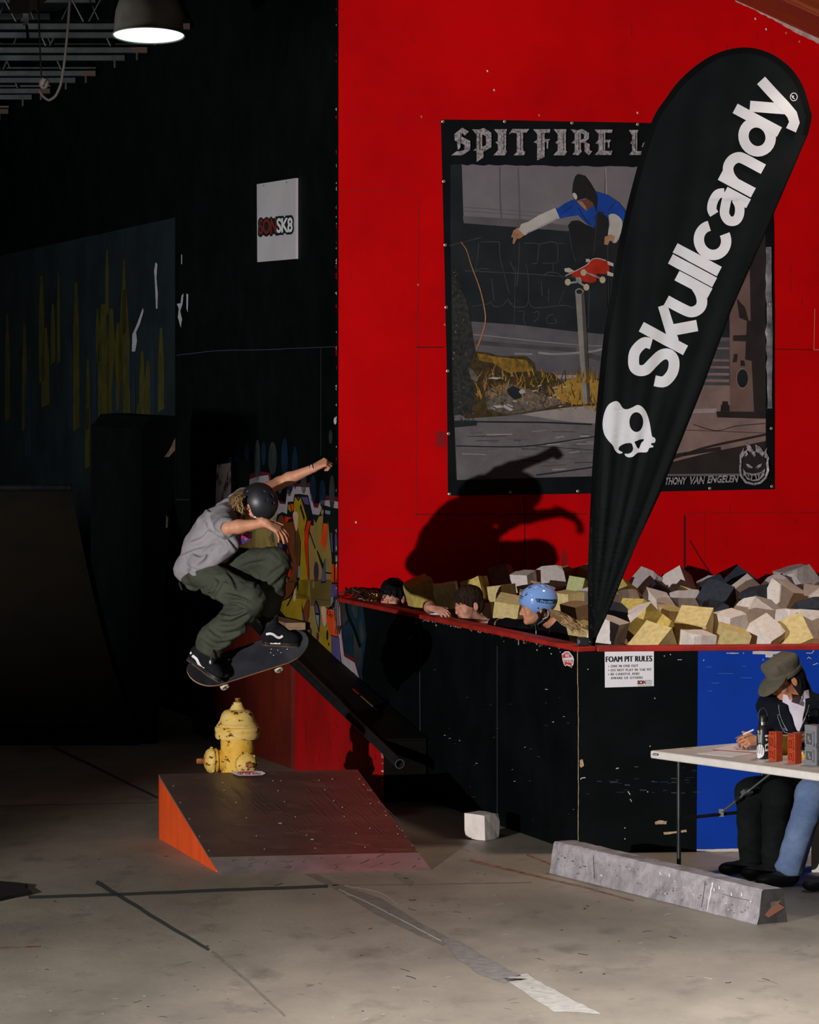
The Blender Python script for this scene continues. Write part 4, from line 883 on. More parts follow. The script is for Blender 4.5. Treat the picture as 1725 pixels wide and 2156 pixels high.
pp(5, c4_([(400, 400), (560, 430), (900, 470), (960, 580), (720, 600), (560, 500), (420, 470)]), 'grass'); pp(5, c4_([(1180, 760), (1300, 680), (1440, 640), (1640, 680), (1640, 900), (1400, 920), (1200, 860)]), 'straw')
pp(5, c4_([(480, 780), (700, 700), (1000, 780), (1300, 900), (1000, 980), (700, 1020), (500, 960)]), 'debris')
for i in range(230):
    x = rp.uniform(400, 1640); y0 = 560 + 300 * rp.random() + (x - 400) * .11; hgt = rp.uniform(40, 130) * (1.2 if x > 1180 else .9); x2 = x + rp.uniform(-55, 55)
    if y0 - hgt < 400 + max(0, x - 900) * .35: continue
    pp(6, c4_([(x - 6, y0), (x + 6, y0), ((x + x2) / 2 + 5, y0 - hgt * .55), (x2, y0 - hgt)]), rp.choice(['grass', 'straw', 'straw', 'grassd', 'twig']))
for i in range(60):
    x = rp.uniform(480, 1300); y = rp.uniform(720, 1000) - (x - 480) * .03; l = rp.uniform(14, 60)
    ps(6, c4_([(x, y), (x + l, y + rp.uniform(-24, 24))]), rp.uniform(1, 3), rp.choice(['debris', 'paper', 'grassd', 'twig', 'grassd']))
pp(7, c4_([(700, 770), (760, 730), (830, 760), (850, 850), (780, 870), (720, 820)]), 'fence'); pp(8, c4_([(820, 790), (845, 765), (885, 770), (885, 800), (840, 812)]), 'paper'); pp(7, c4_([(500, 655), (560, 640), (660, 650), (600, 665)]), 'paper'); pp(7, c4_([(680, 920), (770, 970), (740, 985), (660, 940)]), 'paper'); pp(7, c4_([(560, 930), (640, 925), (670, 945), (600, 955)]), 'paper'); pp(7, c4_([(310, 545), (350, 560), (420, 650), (400, 690), (340, 660)]), 'debris')
pp(3, c4_([(170, 1000), (720, 1030), (1000, 990), (1350, 945), (1640, 920), (1980, 900), (3300, 900), (3300, 1640), (1600, 1640), (200, 1680)]), 'walk')
pp(4, c4_([(850, 1020), (1000, 990), (1350, 945), (1620, 922), (1600, 1110), (1300, 1090), (1050, 1050)]), 'walkl')
pp(4, c4_([(170, 1080), (400, 1080), (400, 1130), (170, 1150)]), 'fence')
for q, wd in [([(180, 1090), (700, 1095), (1100, 1100), (1560, 1120)], 3.2), ([(190, 1335), (600, 1345), (900, 1340), (1200, 1300), (1600, 1240)], 2.6), ([(1000, 1630), (1300, 1590), (1600, 1545)], 3), ([(300, 1240), (700, 1235)], 1.2), ([(900, 1330), (1600, 1380)], 1.2)]: ps(5, c4_(q), wd, 'fence', 4)
for i in range(40):
    x = rp.uniform(200, 1560); y = rp.uniform(1130, 1620); ps(4, c4_([(x, y), (x + rp.uniform(60, 260), y + rp.uniform(-16, 10))]), rp.uniform(1, 3.4), rp.choice(['roadd', 'road', 'walkl', 'road']))
pp(5, [(950, 560), (962, 590), (985, 640), (1000, 740), (985, 780), (1000, 830), (990, 870), (955, 875), (952, 700)], 'ivy')
for i in range(160):
    y = rp.uniform(560, 890); x = rp.uniform(952, 962 + (y - 560) * .12); r = rp.uniform(1, 3); pp(6, ring(x, y, r, r * rp.uniform(.4, 1), 6, rp.random() * 3), rp.choice(['ivy', 'ivy', 'fence', 'debris', 'grassd', 'knit']))
ps(7, c3_([(185, 1010), (230, 1075), (270, 1200), (330, 1360), (365, 1500), (380, 1620), (358, 1725), (300, 1900)])[:7] + [(1003, 735)], [1.6, 3.6], 'twig', 4)
# right side: rusty column, crosswalk, curb
pp(3.6, c5_([(-560, 880), (690, 880), (1085, 1100), (1085, 1560), (400, 1640), (100, 1700), (-560, 1760)]), 'walkw'); pp(2.6, c5_([(-560, 400), (700, 400), (700, 900), (-560, 900)]), 'roadd')
for y in (480, 610, 685, 760, 830): ps(4, c5_([(-200, y - 10), (690, y)]), 3.6 + (y - 480) * .006, 'walkw')
ps(5, c5_([(250, 1160), (560, 1150)]), 9, 'walkl')
for q, wd in [([(300, 1300), (550, 1370), (760, 1320), (1080, 1290)], 1.6), ([(200, 1360), (1085, 1395)], 1.2), ([(0, 1700), (400, 1560), (800, 1470), (1085, 1410)], 5), ([(100, 1640), (600, 1560)], 8)]: ps(5, c5_(q), wd, 'rustdark', 3)
pp(4, c5_([(-560, 1760), (100, 1700), (500, 1600), (1085, 1480), (1085, 1830), (-560, 1840)]), 'rustdark')
pp(6, c5_([(690, -900), (1070, -900), (1080, 1200), (700, 1160)]), 'rustpole'); pp(7, c5_([(900, -900), (1080, -900), (1085, 1200), (960, 1180), (930, 600)]), 'rustdark')
for q in ([(770, -60), (860, 40), (900, 190), (800, 150)], [(730, 340), (1000, 330), (1000, 410), (730, 400)], [(880, 180), (1010, 190), (950, 620), (860, 600)], [(740, 540), (780, 540), (770, 630), (725, 630)], [(810, 610), (850, 610), (860, 670), (810, 670)]): pp(8, c5_(q), 'rustdark')
pp(8, ring(1400 + 830 / 5.132, 640 + 805 / 5.132, 13, 22, 20), 'walkw'); pp(9, ring(1400 + 832 / 5.132, 640 + 805 / 5.132, 11.5, 19.5, 20), 'fence')
pp(8, c5_([(548, 1160), (1085, 1165), (1085, 1240), (560, 1225)]), 'rustdark'); pp(9, c5_([(595, 1160), (600, 1090), (612, 1090), (615, 1052), (670, 1052), (675, 1090), (690, 1095), (692, 1160)]), 'rustdark'); pp(9, c5_([(980, 1160), (985, 1090), (1075, 1060), (1080, 1160)]), 'rustdark')
# pole and skateboarder of the print
pp(8, c3_([(1088, 1395), (1160, 1395), (1180, 1725), (1205, 2280), (1150, 2285), (1110, 1725)]), 'pole'); pp(9, c3_([(1135, 1420), (1160, 1400), (1180, 1725), (1205, 2280), (1185, 2282), (1150, 1725)]), 'poled')
pp(9, ring(920 + 1121 / 3.75, 240 + 1402 / 3.75, 9, 7, 14), 'pole'); pp(10, ring(920 + 1120 / 3.75, 240 + 1404 / 3.75, 6.5, 4.8, 12), 'fence')
for i in range(22):
    x = 1225 + rp.uniform(-14, 30); pp(10, [(x - 1.2, 806), (x + 1.2, 806), (x + rp.uniform(-8, 8), 775 + rp.uniform(-5, 8))], rp.choice(['straw', 'grass']))
pp(10, c3_([(1030, 880), (1060, 845), (1110, 840), (1160, 870), (1245, 905), (1330, 900), (1440, 900), (1440, 1160), (1360, 1180), (1240, 1140), (1170, 1150), (1105, 1205), (1060, 1060)]), 'jean')
pp(11, c3_([(1235, 820), (1265, 770), (1310, 775), (1345, 830), (1355, 1000), (1340, 1150), (1250, 1120)]), 'jean'); pp(9, c3_([(1260, 1270), (1340, 1240), (1345, 1540), (1290, 1500), (1265, 1400)]), 'jean')
ps(12, c3_([(1352, 880), (1345, 1100), (1350, 1500)]), 1.2, 'chalk'); ps(12, c3_([(1260, 800), (1240, 1040), (1230, 1120)]), 1.0, 'chalk', 3); ps(12, c3_([(1035, 900), (1060, 1060), (1090, 1170)]), 1.0, 'chalk', 3)
pp(11, c3_([(1100, 690), (1160, 700), (1240, 610), (1340, 640), (1430, 700), (1480, 760), (1480, 840), (1440, 850), (1360, 830), (1320, 800), (1270, 770), (1245, 830), (1250, 905), (1180, 870), (1110, 800), (960, 825), (930, 760), (1000, 710), (1060, 680)]), 'blue')
ps(12, c3_([(1110, 740), (1160, 820), (1210, 880)]), 1.6, 'fence', 3); ps(12, c3_([(1350, 760), (1400, 700)]), 1.4, 'fence'); ps(12, c3_([(980, 790), (1060, 730)]), 1.2, 'fence')
pp(12, c3_([(930, 742), (965, 825), (830, 890), (720, 940), (690, 960), (640, 915), (660, 870), (720, 850), (800, 800)]), 'sleeve'); ps(13, c3_([(700, 945), (830, 880), (950, 825)]), 2, 'metal', 3)
pp(11, c3_([(640, 895), (690, 955), (650, 985), (628, 985), (605, 1030), (593, 1020), (600, 975), (582, 975), (600, 920)]), 'skin'); ps(12, c3_([(612, 930), (596, 970)]), .8, 'skind'); ps(12, c3_([(630, 945), (612, 985)]), .8, 'skind')
pp(12, c3_([(1350, 800), (1400, 790), (1450, 830), (1460, 880), (1430, 990), (1390, 1020), (1345, 950), (1360, 870)]), 'sleeve', 2); pp(13, c3_([(1320, 970), (1370, 950), (1400, 970), (1390, 1010), (1360, 1000), (1345, 1035), (1315, 1030)]), 'skin')
pp(12, c3_([(1098, 690), (1150, 680), (1250, 650), (1240, 720), (1200, 745), (1175, 768), (1150, 745), (1120, 720)]), 'skind'); pp(13, c3_([(1100, 690), (1140, 690), (1170, 730), (1180, 765), (1150, 742)]), 'skin')
pp(14, c3_([(1062, 620), (1068, 550), (1085, 495), (1105, 475), (1160, 490), (1205, 550), (1245, 620), (1262, 655), (1255, 780), (1225, 700), (1170, 665), (1095, 685), (1075, 680)]), 'knit'); pp(15, c3_([(1065, 630), (1085, 625), (1102, 650), (1098, 675), (1080, 672)]), 'sleeve', 2)
pp(12, c3_([(1010, 1275), (1170, 1195), (1215, 1150), (1260, 1138), (1330, 1155), (1360, 1185), (1358, 1240), (1330, 1265), (1260, 1260), (1255, 1320), (1220, 1335), (1140, 1320), (1050, 1270)]), 'board'); ps(13, c3_([(1010, 1278), (1170, 1198), (1215, 1152), (1262, 1140), (1330, 1157)]), 1.8, 'sleeve', 3)
for q in ([(1000, 1220), (1040, 1215), (1080, 1240), (1040, 1255), (1005, 1245)], [(1340, 1240), (1390, 1260), (1385, 1285), (1340, 1275)], [(1170, 1145), (1200, 1145), (1205, 1170), (1172, 1170)], [(1340, 1160), (1390, 1180), (1388, 1205), (1345, 1190)]): pp(13, c3_(q), 'sleeve')
for x, y in ((1028, 1328), (1175, 1368), (1152, 1252), (1302, 1310)): pp(14, ring(920 + x / 3.75, 240 + y / 3.75, 6.4, 7.2, 12), 'wheel')
ps(13, c3_([(1040, 1335), (1110, 1325), (1165, 1360)]), 4, 'metal'); pp(13, c3_([(1090, 1290), (1130, 1290), (1140, 1330), (1095, 1330)]), 'metal'); ps(13, c3_([(1170, 1250), (1290, 1300)]), 3, 'metal')
o_print = m2.build('printed_photo', ban)
# silver crumpled right edge
m2 = MB(); m2.mats = []; poly(m2, bm_(10), [(1612, 520)] + wob([(1612, 520), (1611, 700), (1614, 860)], 9, 2.2) + wob([(1624, 860), (1625, 700), (1622, 520)], 6, .6), PM['fold'], maxe=12); m2.build('wrinkled_hem', ban, smooth=60)
m2 = MB(); TL_ = bm_(16)
def bl(pts, holes=()): poly(m2, TL_, c3_(pts), PM['letter'], [c3_(q) for q in holes], maxe=ME)
I_ = [(443, 122), (548, 122), (540, 150), (540, 290), (550, 298), (530, 328), (440, 328), (475, 290), (475, 240), (455, 228), (475, 212), (475, 160)]
bl([(132, 160), (195, 110), (248, 140), (215, 172), (190, 150), (190, 180), (258, 215), (258, 285), (195, 328), (108, 328), (150, 295), (175, 296), (212, 285), (212, 245), (135, 212)], [[(150, 205), (182, 215), (182, 262), (160, 288)]])
bl([(272, 122), (325, 125), (365, 112), (425, 150), (425, 262), (362, 300), (362, 345), (308, 380), (308, 295), (282, 290), (308, 268), (308, 165)], [[(352, 160), (382, 178), (382, 248), (352, 262)]])
bl(I_); bl([(x + 472, y) for x, y in I_])
bl([(562, 160), (590, 120), (725, 120), (700, 150), (675, 150), (675, 290), (695, 300), (680, 328), (600, 328), (625, 300), (625, 155), (590, 150)])
bl([(752, 122), (890, 122), (885, 150), (845, 150), (845, 200), (890, 200), (874, 222), (872, 275), (860, 275), (860, 222), (845, 225), (845, 340), (785, 368), (785, 235), (758, 225), (785, 205), (785, 160)])
bl([(1050, 122), (1110, 130), (1140, 120), (1195, 150), (1195, 195), (1165, 220), (1200, 240), (1200, 290), (1222, 295), (1195, 328), (1160, 300), (1160, 235), (1132, 225), (1132, 290), (1140, 297), (1110, 328), (1065, 322), (1082, 295), (1082, 235), (1055, 232), (1082, 205), (1082, 160)], [[(1132, 150), (1155, 165), (1155, 195), (1132, 205)]])
bl([(1238, 125), (1380, 125), (1375, 150), (1322, 150), (1322, 205), (1370, 205), (1357, 225), (1355, 270), (1343, 270), (1343, 225), (1322, 225), (1322, 292), (1380, 292), (1370, 325), (1240, 325), (1270, 290), (1270, 240), (1245, 235), (1270, 205), (1270, 160)])
bl([(1508, 128), (1585, 128), (1575, 160), (1575, 295), (1640, 295), (1600, 325), (1508, 325), (1535, 295), (1535, 240), (1520, 235), (1535, 210), (1535, 170)]); bl([(1620, 235), (1640, 215), (1640, 280), (1612, 260)])
for x in (182, 332, 522, 655, 822, 994, 1114, 1306, 1562): stroke(m2, bm_(17), c3_([(x, 150), (x, 290)]), 1.3, M_vinyl)
stroke(m2, bm_(17), c3_([(855, 150), (855, 270)]), .9, M_vinyl); stroke(m2, bm_(17), c3_([(1332, 150), (1332, 270)]), .9, M_vinyl)
for w_, x0, x1, yb in (('THONY', -12, 218, 1955), ('VAN', 250, 415, 1948), ('ENGELEN', 447, 778, 1936)):
    text(m2, TL_, w_, c5_([(x0, yb)])[0], c5_([(x1, yb - (x1 - x0) * .03)])[0], c5_([(x0 + 12, yb - 82)])[0], PM['letter'], bold=.035, shear=.08)
m2.build('lettering', ban)
m2 = MB(); K_ = bm_(16)   # flame emblem in the corner
out_ = [(862, 1500), (915, 1530), (955, 1600), (975, 1580), (968, 1518), (1020, 1545), (1060, 1600), (1095, 1548), (1085, 1600), (1115, 1660), (1105, 1720), (1112, 1800), (1090, 1880), (1030, 1940), (950, 1958), (860, 1935), (800, 1860), (792, 1780), (800, 1700), (797, 1630), (845, 1550), (840, 1600), (880, 1570)]
cen = (950, 1770); inn_ = [(x + (cen[0] - x) * .14, y + (cen[1] - y) * (.13 if y > 1650 else .30)) for x, y in out_]
poly(m2, K_, c5_(out_), PM['letter'], [c5_(inn_)], maxe=ME)
for q in ([(865, 1725), (900, 1730), (945, 1765), (925, 1775), (885, 1765)], [(1040, 1722), (1005, 1735), (965, 1765), (1000, 1778), (1030, 1755)]): poly(m2, K_, c5_(q), PM['letter'], (), maxe=ME)
poly(m2, K_, c5_([(832, 1775), (870, 1820), (950, 1835), (1030, 1815), (1075, 1775), (1065, 1850), (1010, 1905), (950, 1915), (880, 1895), (845, 1840)]), PM['letter'], [c5_(q) for q in ([(865, 1830), (885, 1835), (900, 1885), (880, 1870)], [(895, 1838), (930, 1845), (918, 1895), (908, 1885)], [(940, 1846), (965, 1846), (978, 1895), (930, 1898)], [(975, 1845), (1005, 1838), (995, 1890), (988, 1893)], [(1015, 1836), (1045, 1815), (1030, 1860), (1008, 1880)])], maxe=ME)
m2.build('flame_emblem', ban)
M_brass = mat('grommet_metal', (.55, .50, .45), .35, metal=.8)
for x, y in [(932, 256), (1062, 256), (1204, 259), (1342, 262), (934, 382), (937, 516), (939, 647), (942, 781), (944, 913), (946, 1040), (1074, 1036), (1216, 1034), (1494, 1028), (1624, 1024), (1622, 772), (1623, 902), (1621, 640)]:
    g_ = MB(); p_ = bm_(3)(x, y); R_ = frame(RW.n); g_.lathe([(.0055, .0), (.011, .001), (.012, .004), (.008, .0055), (.005, .003), (.0045, .0)], p_, M_brass, 12, R_); g_.build('grommet', ban, smooth=60)
# ================================================================== teardrop flag
FGp = Plane(W(1247, 1358, 21.74), (.06, -1, 0)); fl_ = FGp
flag = thing('feather_flag', 'tall black teardrop flag with white lettering and skull at the foam pit corner', 'flag', V((FGp.p.x, FGp.p.y, 0)))
def fw(px, py):
    dx, dy = px - 1245, 1362 - py; r = math.hypot(dx, dy); th = math.atan2(dx, dy); e = min(1, r / 250); fd = max(.25, 1 - r / 1500)
    s = math.sin(th * 62 + r * .004) + .6 * math.sin(th * 105 + 1.3 + r * .006) + .5 * math.sin(th * 31 - r * .003)
    return .0085 * s * e * fd + .010 * math.sin(px * .013 + py * .006) + .003 * math.sin(py * .05 + px * .02) * (1 if py < 420 else .3)
def fm(k): return lambda x, y: FGp.hit(x, y, fw(x, y) + .0016 * k)
OUT = [(1243, 1358), (1241, 1200), (1247, 1030), (1258, 854), (1272, 710), (1287, 624), (1307, 497), (1342, 353), (1374, 252), (1403, 206), (1431, 169), (1474, 132), (1518, 109), (1569, 100), (1618, 110), (1661, 138), (1690, 178), (1707, 230), (1710, 247), (1702, 284)]
OUT = cr(OUT, 4, closed=False) + [(1630, 451), (1604, 511), (1540, 655), (1480, 817), (1433, 934), (1390, 1040), (1343, 1140), (1287, 1277), (1258, 1340), (1253, 1358)]
M_flag = mat('black_flag_cloth', (.0030, .0050, .0055), .7, (.0042, .0066, .0072), 4, bump=.10, bscale=10, spec=.10)
M_sleeve = mat('flag_sleeve_black', (.0012, .0018, .002), .7, spec=.08)
M_flw = mat('flag_white_print', (.66, .665, .70), .7, (.61, .615, .65), 4)
m2 = MB(); poly(m2, fm(0), OUT, M_flag, maxe=9); fo = m2.build('banner_cloth', flag, smooth=75)
sd_ = fo.modifiers.new('thickness', 'SOLIDIFY'); sd_.thickness = .0008; sd_.offset = -1
m2 = MB(); rim_ = cr([(1245.5, 1350), (1245, 1200), (1251, 1030), (1262.5, 854), (1277, 710), (1292, 624), (1312, 497), (1347.5, 354), (1379.5, 255), (1408, 210), (1436, 174.5), (1478, 138), (1520, 115), (1569, 106), (1616, 116), (1657, 143), (1685, 181), (1701, 231), (1704, 247), (1697, 282)], 4, closed=False)
stroke(m2, fm(1.2), rim_, 12, M_sleeve, maxe=12); m2.build('pole_sleeve', flag, smooth=60)
b0_ = FGp.hit(1247, 1358); m2 = MB(); b0_ = b0_ + V((.008, .02, 0)); m2.tube([V((b0_.x, b0_.y, .0)), b0_ + V((0, 0, .0)), FGp.hit(1248, 1200, -.02)], .010, M_sleeve, 12); m2.build('pole', flag, smooth=40)
m2 = MB(); m2.box(V((b0_.x, b0_.y, .01)), (.06, .06, .01), M_dsteel); m2.build('base_plate', flag)
m2 = MB()
def lt(a, b): return (1439.6 + .395 * a - .883 * b, 747.8 - .919 * a - .47 * b)
def lets(path, w=22.5, sm=0, closed=False, k=2, cap=None): stroke(m2, fm(k), [lt(*p) for p in (cr(path, sm, closed) if sm else path)], w, M_flw, closed=closed, maxe=9)
SW = 22.5
lets([(-11, 72), (-17, 88), (-43, 97), (-68, 88), (-73, 75), (-64, 61), (-44, 53), (-22, 43), (-13, 29), (-20, 14), (-43, 7), (-68, 15), (-76, 34)], 23, 5, k=2.0)
lets([(11, 0), (11, 106)], k=2.2); lets([(16, 30), (72, 82)], 21, k=2.4); lets([(33, 46), (69, -2)], 24, k=2.6)
lets([(85.5, 79), (85.5, 34), (90, 18), (103, 8), (117, 8), (131, 18), (140, 32)], 22.5, 4, k=2.8); lets([(142, 0), (142, 79)], k=3.0)
lets([(166.5, 0), (166.5, 106)], k=3.2); lets([(191.5, 0), (191.5, 106)], k=3.4)
def circ(ca, cb, ra, rb, t0, t1, n=26): return [(ca + ra * math.cos(math.radians(t0 + (t1 - t0) * i / n)), cb + rb * math.sin(math.radians(t0 + (t1 - t0) * i / n))) for i in range(n + 1)]
lets(circ(243, 39.5, 30, 30, 38, 322), 22, k=3.6)
lets([(293, 58), (300, 67), (316, 71), (334, 68), (343, 56)], 20, 4, k=3.8); lets([(347, 0), (347, 56)], 21, k=4.0); lets([(344, 48), (322, 44), (304, 38), (296, 24), (303, 11), (318, 9), (334, 16), (343, 28)], 20, 4, k=4.2)
lets([(372, 0), (372, 79)], k=4.4); lets([(372, 44), (380, 60), (394, 70), (410, 69), (422, 60), (426, 46), (426, 0)], 22.5, 4, k=4.6)
lets(circ(480, 39.5, 29.5, 30, 0, 360)[:-1], 22, closed=True, k=4.8); lets([(511, 0), (511, 106)], k=5.0)
lets([(530, 79), (560, 8)], 23, k=5.2); lets([(589, 79), (566, 14), (556, -10), (544, -21), (526, -21)], 23, 0, k=5.4)
stroke(m2, fm(6.5), [lt(154, -2), lt(154, 80)], 1.2, M_flag); stroke(m2, fm(6.5), [lt(179, -2), lt(179, 107)], 1.4, M_flag); stroke(m2, fm(6.5), [lt(359.6, 10), lt(359.6, 82)], 1.3, M_flag)
poly(m2, fm(2), ring(1672, 204, 8, 9, 20), M_flw, [ring(1672, 204, 6.6, 7.6, 20)], maxe=9); text(m2, fm(2), 'R', (1674.5, 209.5), (1671.6, 199.5 + 1), (1668.5, 206.0), M_flw, bold=.02)
m2.build('lettering', flag, smooth=75)
def z2(l): return [(1230 + x / 5.75, 640 + y / 5.75) for x, y in l]
m2 = MB(); poly(m2, fm(2), cr(z2([(380, 1175), (300, 1215), (250, 1310), (225, 1440), (240, 1560), (290, 1650), (345, 1710), (375, 1770), (420, 1810), (460, 1808), (468, 1795), (430, 1775), (420, 1755), (440, 1720), (500, 1690), (570, 1685), (590, 1720), (595, 1760), (570, 1800), (530, 1815), (500, 1812), (498, 1830), (530, 1855), (590, 1850), (660, 1800), (760, 1795), (790, 1745), (835, 1735), (838, 1715), (815, 1705), (818, 1685), (855, 1680), (868, 1645), (850, 1615), (822, 1595), (800, 1450), (770, 1340), (720, 1260), (655, 1222), (590, 1250), (520, 1275), (470, 1260), (430, 1200)]), 3), M_flw,
    [z2(ring(635, 1430, 84, 120, 24)), z2([(610, 1670), (680, 1640), (728, 1635), (728, 1655), (700, 1680), (668, 1755), (650, 1745), (625, 1700)])], maxe=9); m2.build('skull_emblem', flag, smooth=75)
# ================================================================== table
zt = .735; t0 = W(1369, 1580, (3 - zt) * FL / 830); tu = V((.60, -.80, 0)); tv = V((.866, .50, 0)); tv = (tv - tu * tv.dot(tu)).normalized()
TLn, TWd = 1.83, .74
tab = thing('folding_table', 'white plastic folding table with black steel legs beside the blue pit wall', 'table', t0 + tu * .9 + tv * .37 - UP * zt)
M_tab = mat('white_table_plastic', (.66, .63, .59), .45, (.60, .57, .53), 14, bump=.06, bscale=60, spec=.4)
R_t = rot_axes(tu, tv, UP); m2 = MB(); m2.box(t0 + tu * TLn / 2 + tv * TWd / 2 - UP * .0225, (TLn / 2, TWd / 2, .0225), M_tab, R_t); m2.build('tabletop', tab, bevel=.010, seg=3)
TE = Plane(t0, -tv); TE.n = -tv; m2 = MB(); TEm = lambda k: (lambda x, y: TE.hit(x, y, .0008 * k))
poly(m2, TEm(1), [(1374, 1588), (1377, 1585.5), (1386, 1586.5), (1388, 1589), (1386, 1591), (1376, 1590.3)], M_ink); poly(m2, TEm(2), [(1376.5, 1587.5), (1385, 1588), (1385, 1589.5), (1377, 1589)], M_tab); m2.build('maker_label', tab)
m2 = MB(); TP = Plane(t0, UP); stroke(m2, TP.map(.001), [(1441, 1576), (1458, 1575)], 1.2, mat('orange_marker', (.7, .2, .05), .6)); m2.build('marker_stroke', tab)
lo1 = t0 + tu * .20 + tv * .045 - UP * .045; lo2 = t0 + tu * .20 + tv * (TWd - .05) - UP * .045
for lp in (lo1, lo2, lo1 + tu * 1.42, lo2 + tu * 1.42):
    m2 = MB(); b_ = V((lp.x, lp.y, 0)); m2.tube([lp, b_ + UP * .03], .0125, M_dsteel, 12); m2.tube([b_ + UP * .035, b_], .016, M_blackrub, 12); m2.build('leg', tab, smooth=40)
for k in (0, 1.42):
    m2 = MB(); zc = .36; a_, b_ = V((lo1.x, lo1.y, zc)) + tu * k, V((lo2.x, lo2.y, zc)) + tu * k; m2.tube([a_, b_], .010, M_dsteel, 10); m2.build('cross_bar', tab, smooth=40)
mid = (lo1 + lo2) / 2; mid.z = .37; far_ = mid + tu * .50; far_.z = zt - .05
m2 = MB(); e_ = mid.lerp(far_, .44); m2.tube([mid, e_], .007, M_steel, 8); m2.tube([e_, far_], .006, M_steel, 8); m2.box(e_, (.03, .014, .018), M_steel, frame((far_ - mid))); m2.box(mid, (.014, .014, .022), M_steel); m2.box(mid.lerp(far_, .3), (.012, .012, .02), M_blk, frame(far_ - mid)); m2.build('folding_brace', tab, smooth=40)
# ---- things on the table
TPm = lambda x, y: TP.hit(x, y)
def sheet(name, q, lab, dz, cat='paper'):
    b_ = MB(); b_.prism([TP.hit(x, y, dz + .001) for x, y in q], UP * -.0012, M_paper); return tag(b_.build(name, origin=TP.hit(*q[0])), lab, cat)
sheet('paper_sheet', [(1468, 1587), (1530, 1579), (1600, 1585), (1545, 1594)], 'blank paper sheet lying flat nearest the front edge of the white table', .0006)
pd = thing('score_sheet', 'paper sheet with purple print under the writing hand on the white table', 'paper', TP.hit(1550, 1580))
m2 = MB(); m2.prism([TP.hit(x, y, .006) for x, y in [(1501, 1580), (1545, 1569), (1612, 1574), (1600, 1587)]], UP * -.0035, M_paper, mside=M_redink); m2.build('sheet', pd)
m2 = MB(); M_pur = mat('purple_print', (.42, .37, .52), .7); [stroke(m2, TP.map(.0068), [(1552 + i * 6, 1573.5 + i * .7), (1545 + i * 6, 1578 + i * .6)], 1.5, M_pur) for i in range(5)]; m2.build('printing', pd)
def onT(px, py): return TP.hit(px, py)
pb = onT(1607, 1597)
bt = thing('water_bottle', 'black insulated bottle with loop handle and white stickers on the white table', 'bottle', pb)
M_bot = mat('black_powder_coat', (.012, .013, .015), .35, spec=.5); sc_ = pb.y / FL
bz = lambda py: pb.z + (1600 - py) * sc_
m2 = MB(); m2.lathe([(.034, pb.z - pb.z), (.036, .006), (.036, .155), (.035, .165), (.026, .186), (.022, .192)], pb, M_bot, 32); m2.build('body', bt, smooth=40)
m2 = MB(); m2.lathe([(.0235, .190), (.0235, .208), (.021, .209)], pb, mat('polished_steel', (.6, .58, .55), .2, metal=1.0), 28); m2.build('collar', bt, smooth=40)
m2 = MB(); m2.lathe([(.0245, .209), (.0245, .236), (.022, .240), (0, .240)], pb, M_blk, 28); cp_ = m2.build('cap', bt, smooth=40)
m2 = MB(); m2.tube([pb + V((.026 * math.cos(t), 0, .222 + .062 * math.sin(t) ** .8 if math.sin(t) > 0 else .222)) for t in [math.pi * i / 14 for i in range(15)]], .0042, M_blk, 8); m2.build('loop_handle', bt, smooth=60)
bb = tree_of(bpy.data.objects['body.001'] if 'body.001' in bpy.data.objects and bpy.data.objects['body.001'].parent == bt else [o for o in bt.children if o.name.startswith('body')][0]); ob_ = onto(bb, .0012, pb)
def zb(l): return [(1540 + x / 6.957, 1350 + y / 6.957) for x, y in l]
m2 = MB(); poly(m2, ob_, cr(zb([(390, 1530), (420, 1510), (460, 1530), (485, 1600), (480, 1660), (450, 1700), (395, 1718), (380, 1680), (378, 1580)]), 2), M_whiteink, maxe=3)
ob2 = onto(bb, .002, pb)
for q in ([(400, 1525), (395, 1640)], [(430, 1515), (420, 1650)], [(455, 1540), (448, 1660)], [(385, 1570), (470, 1590)], [(380, 1620), (482, 1640)], [(385, 1670), (430, 1690)]): stroke(m2, ob2, zb(q), 1.0, M_ink)
poly(m2, ob_, zb([(495, 1375), (548, 1370), (548, 1400), (495, 1405)]), M_whiteink, maxe=3); poly(m2, ob_, zb([(495, 1520), (540, 1490), (552, 1580), (540, 1610), (497, 1615)]), M_whiteink, maxe=3)
poly(m2, ob2, zb([(503, 1540), (530, 1525), (535, 1570), (505, 1590)]), M_ink); poly(m2, ob_, zb(ring(520, 1442, 18, 18, 12)), M_whiteink, maxe=3); poly(m2, ob2, zb([(520, 1442), (542, 1425), (542, 1450)]), M_ink)
poly(m2, ob_, zb([(385, 1350), (445, 1380), (445, 1480), (400, 1500)]), mat('grey_sticker', (.2, .2, .22), .3), maxe=3); poly(m2, ob_, zb([(388, 1300), (410, 1310), (415, 1350), (390, 1345)]), M_chip, maxe=3); m2.build('sticker_group', bt)
M_rp = mat('red_printed_plastic', (.44, .055, .018), .45, (.36, .042, .014), 20, spec=.4); M_rpd = mat('red_plastic_recess', (.20, .022, .008), .6); M_gp = mat('grey_printed_plastic', (.20, .205, .225), .5, (.15, .155, .17), 20, stretch=(60, 60, 1)); M_gpd = mat('grey_plastic_recess', (.07, .072, .08), .6)
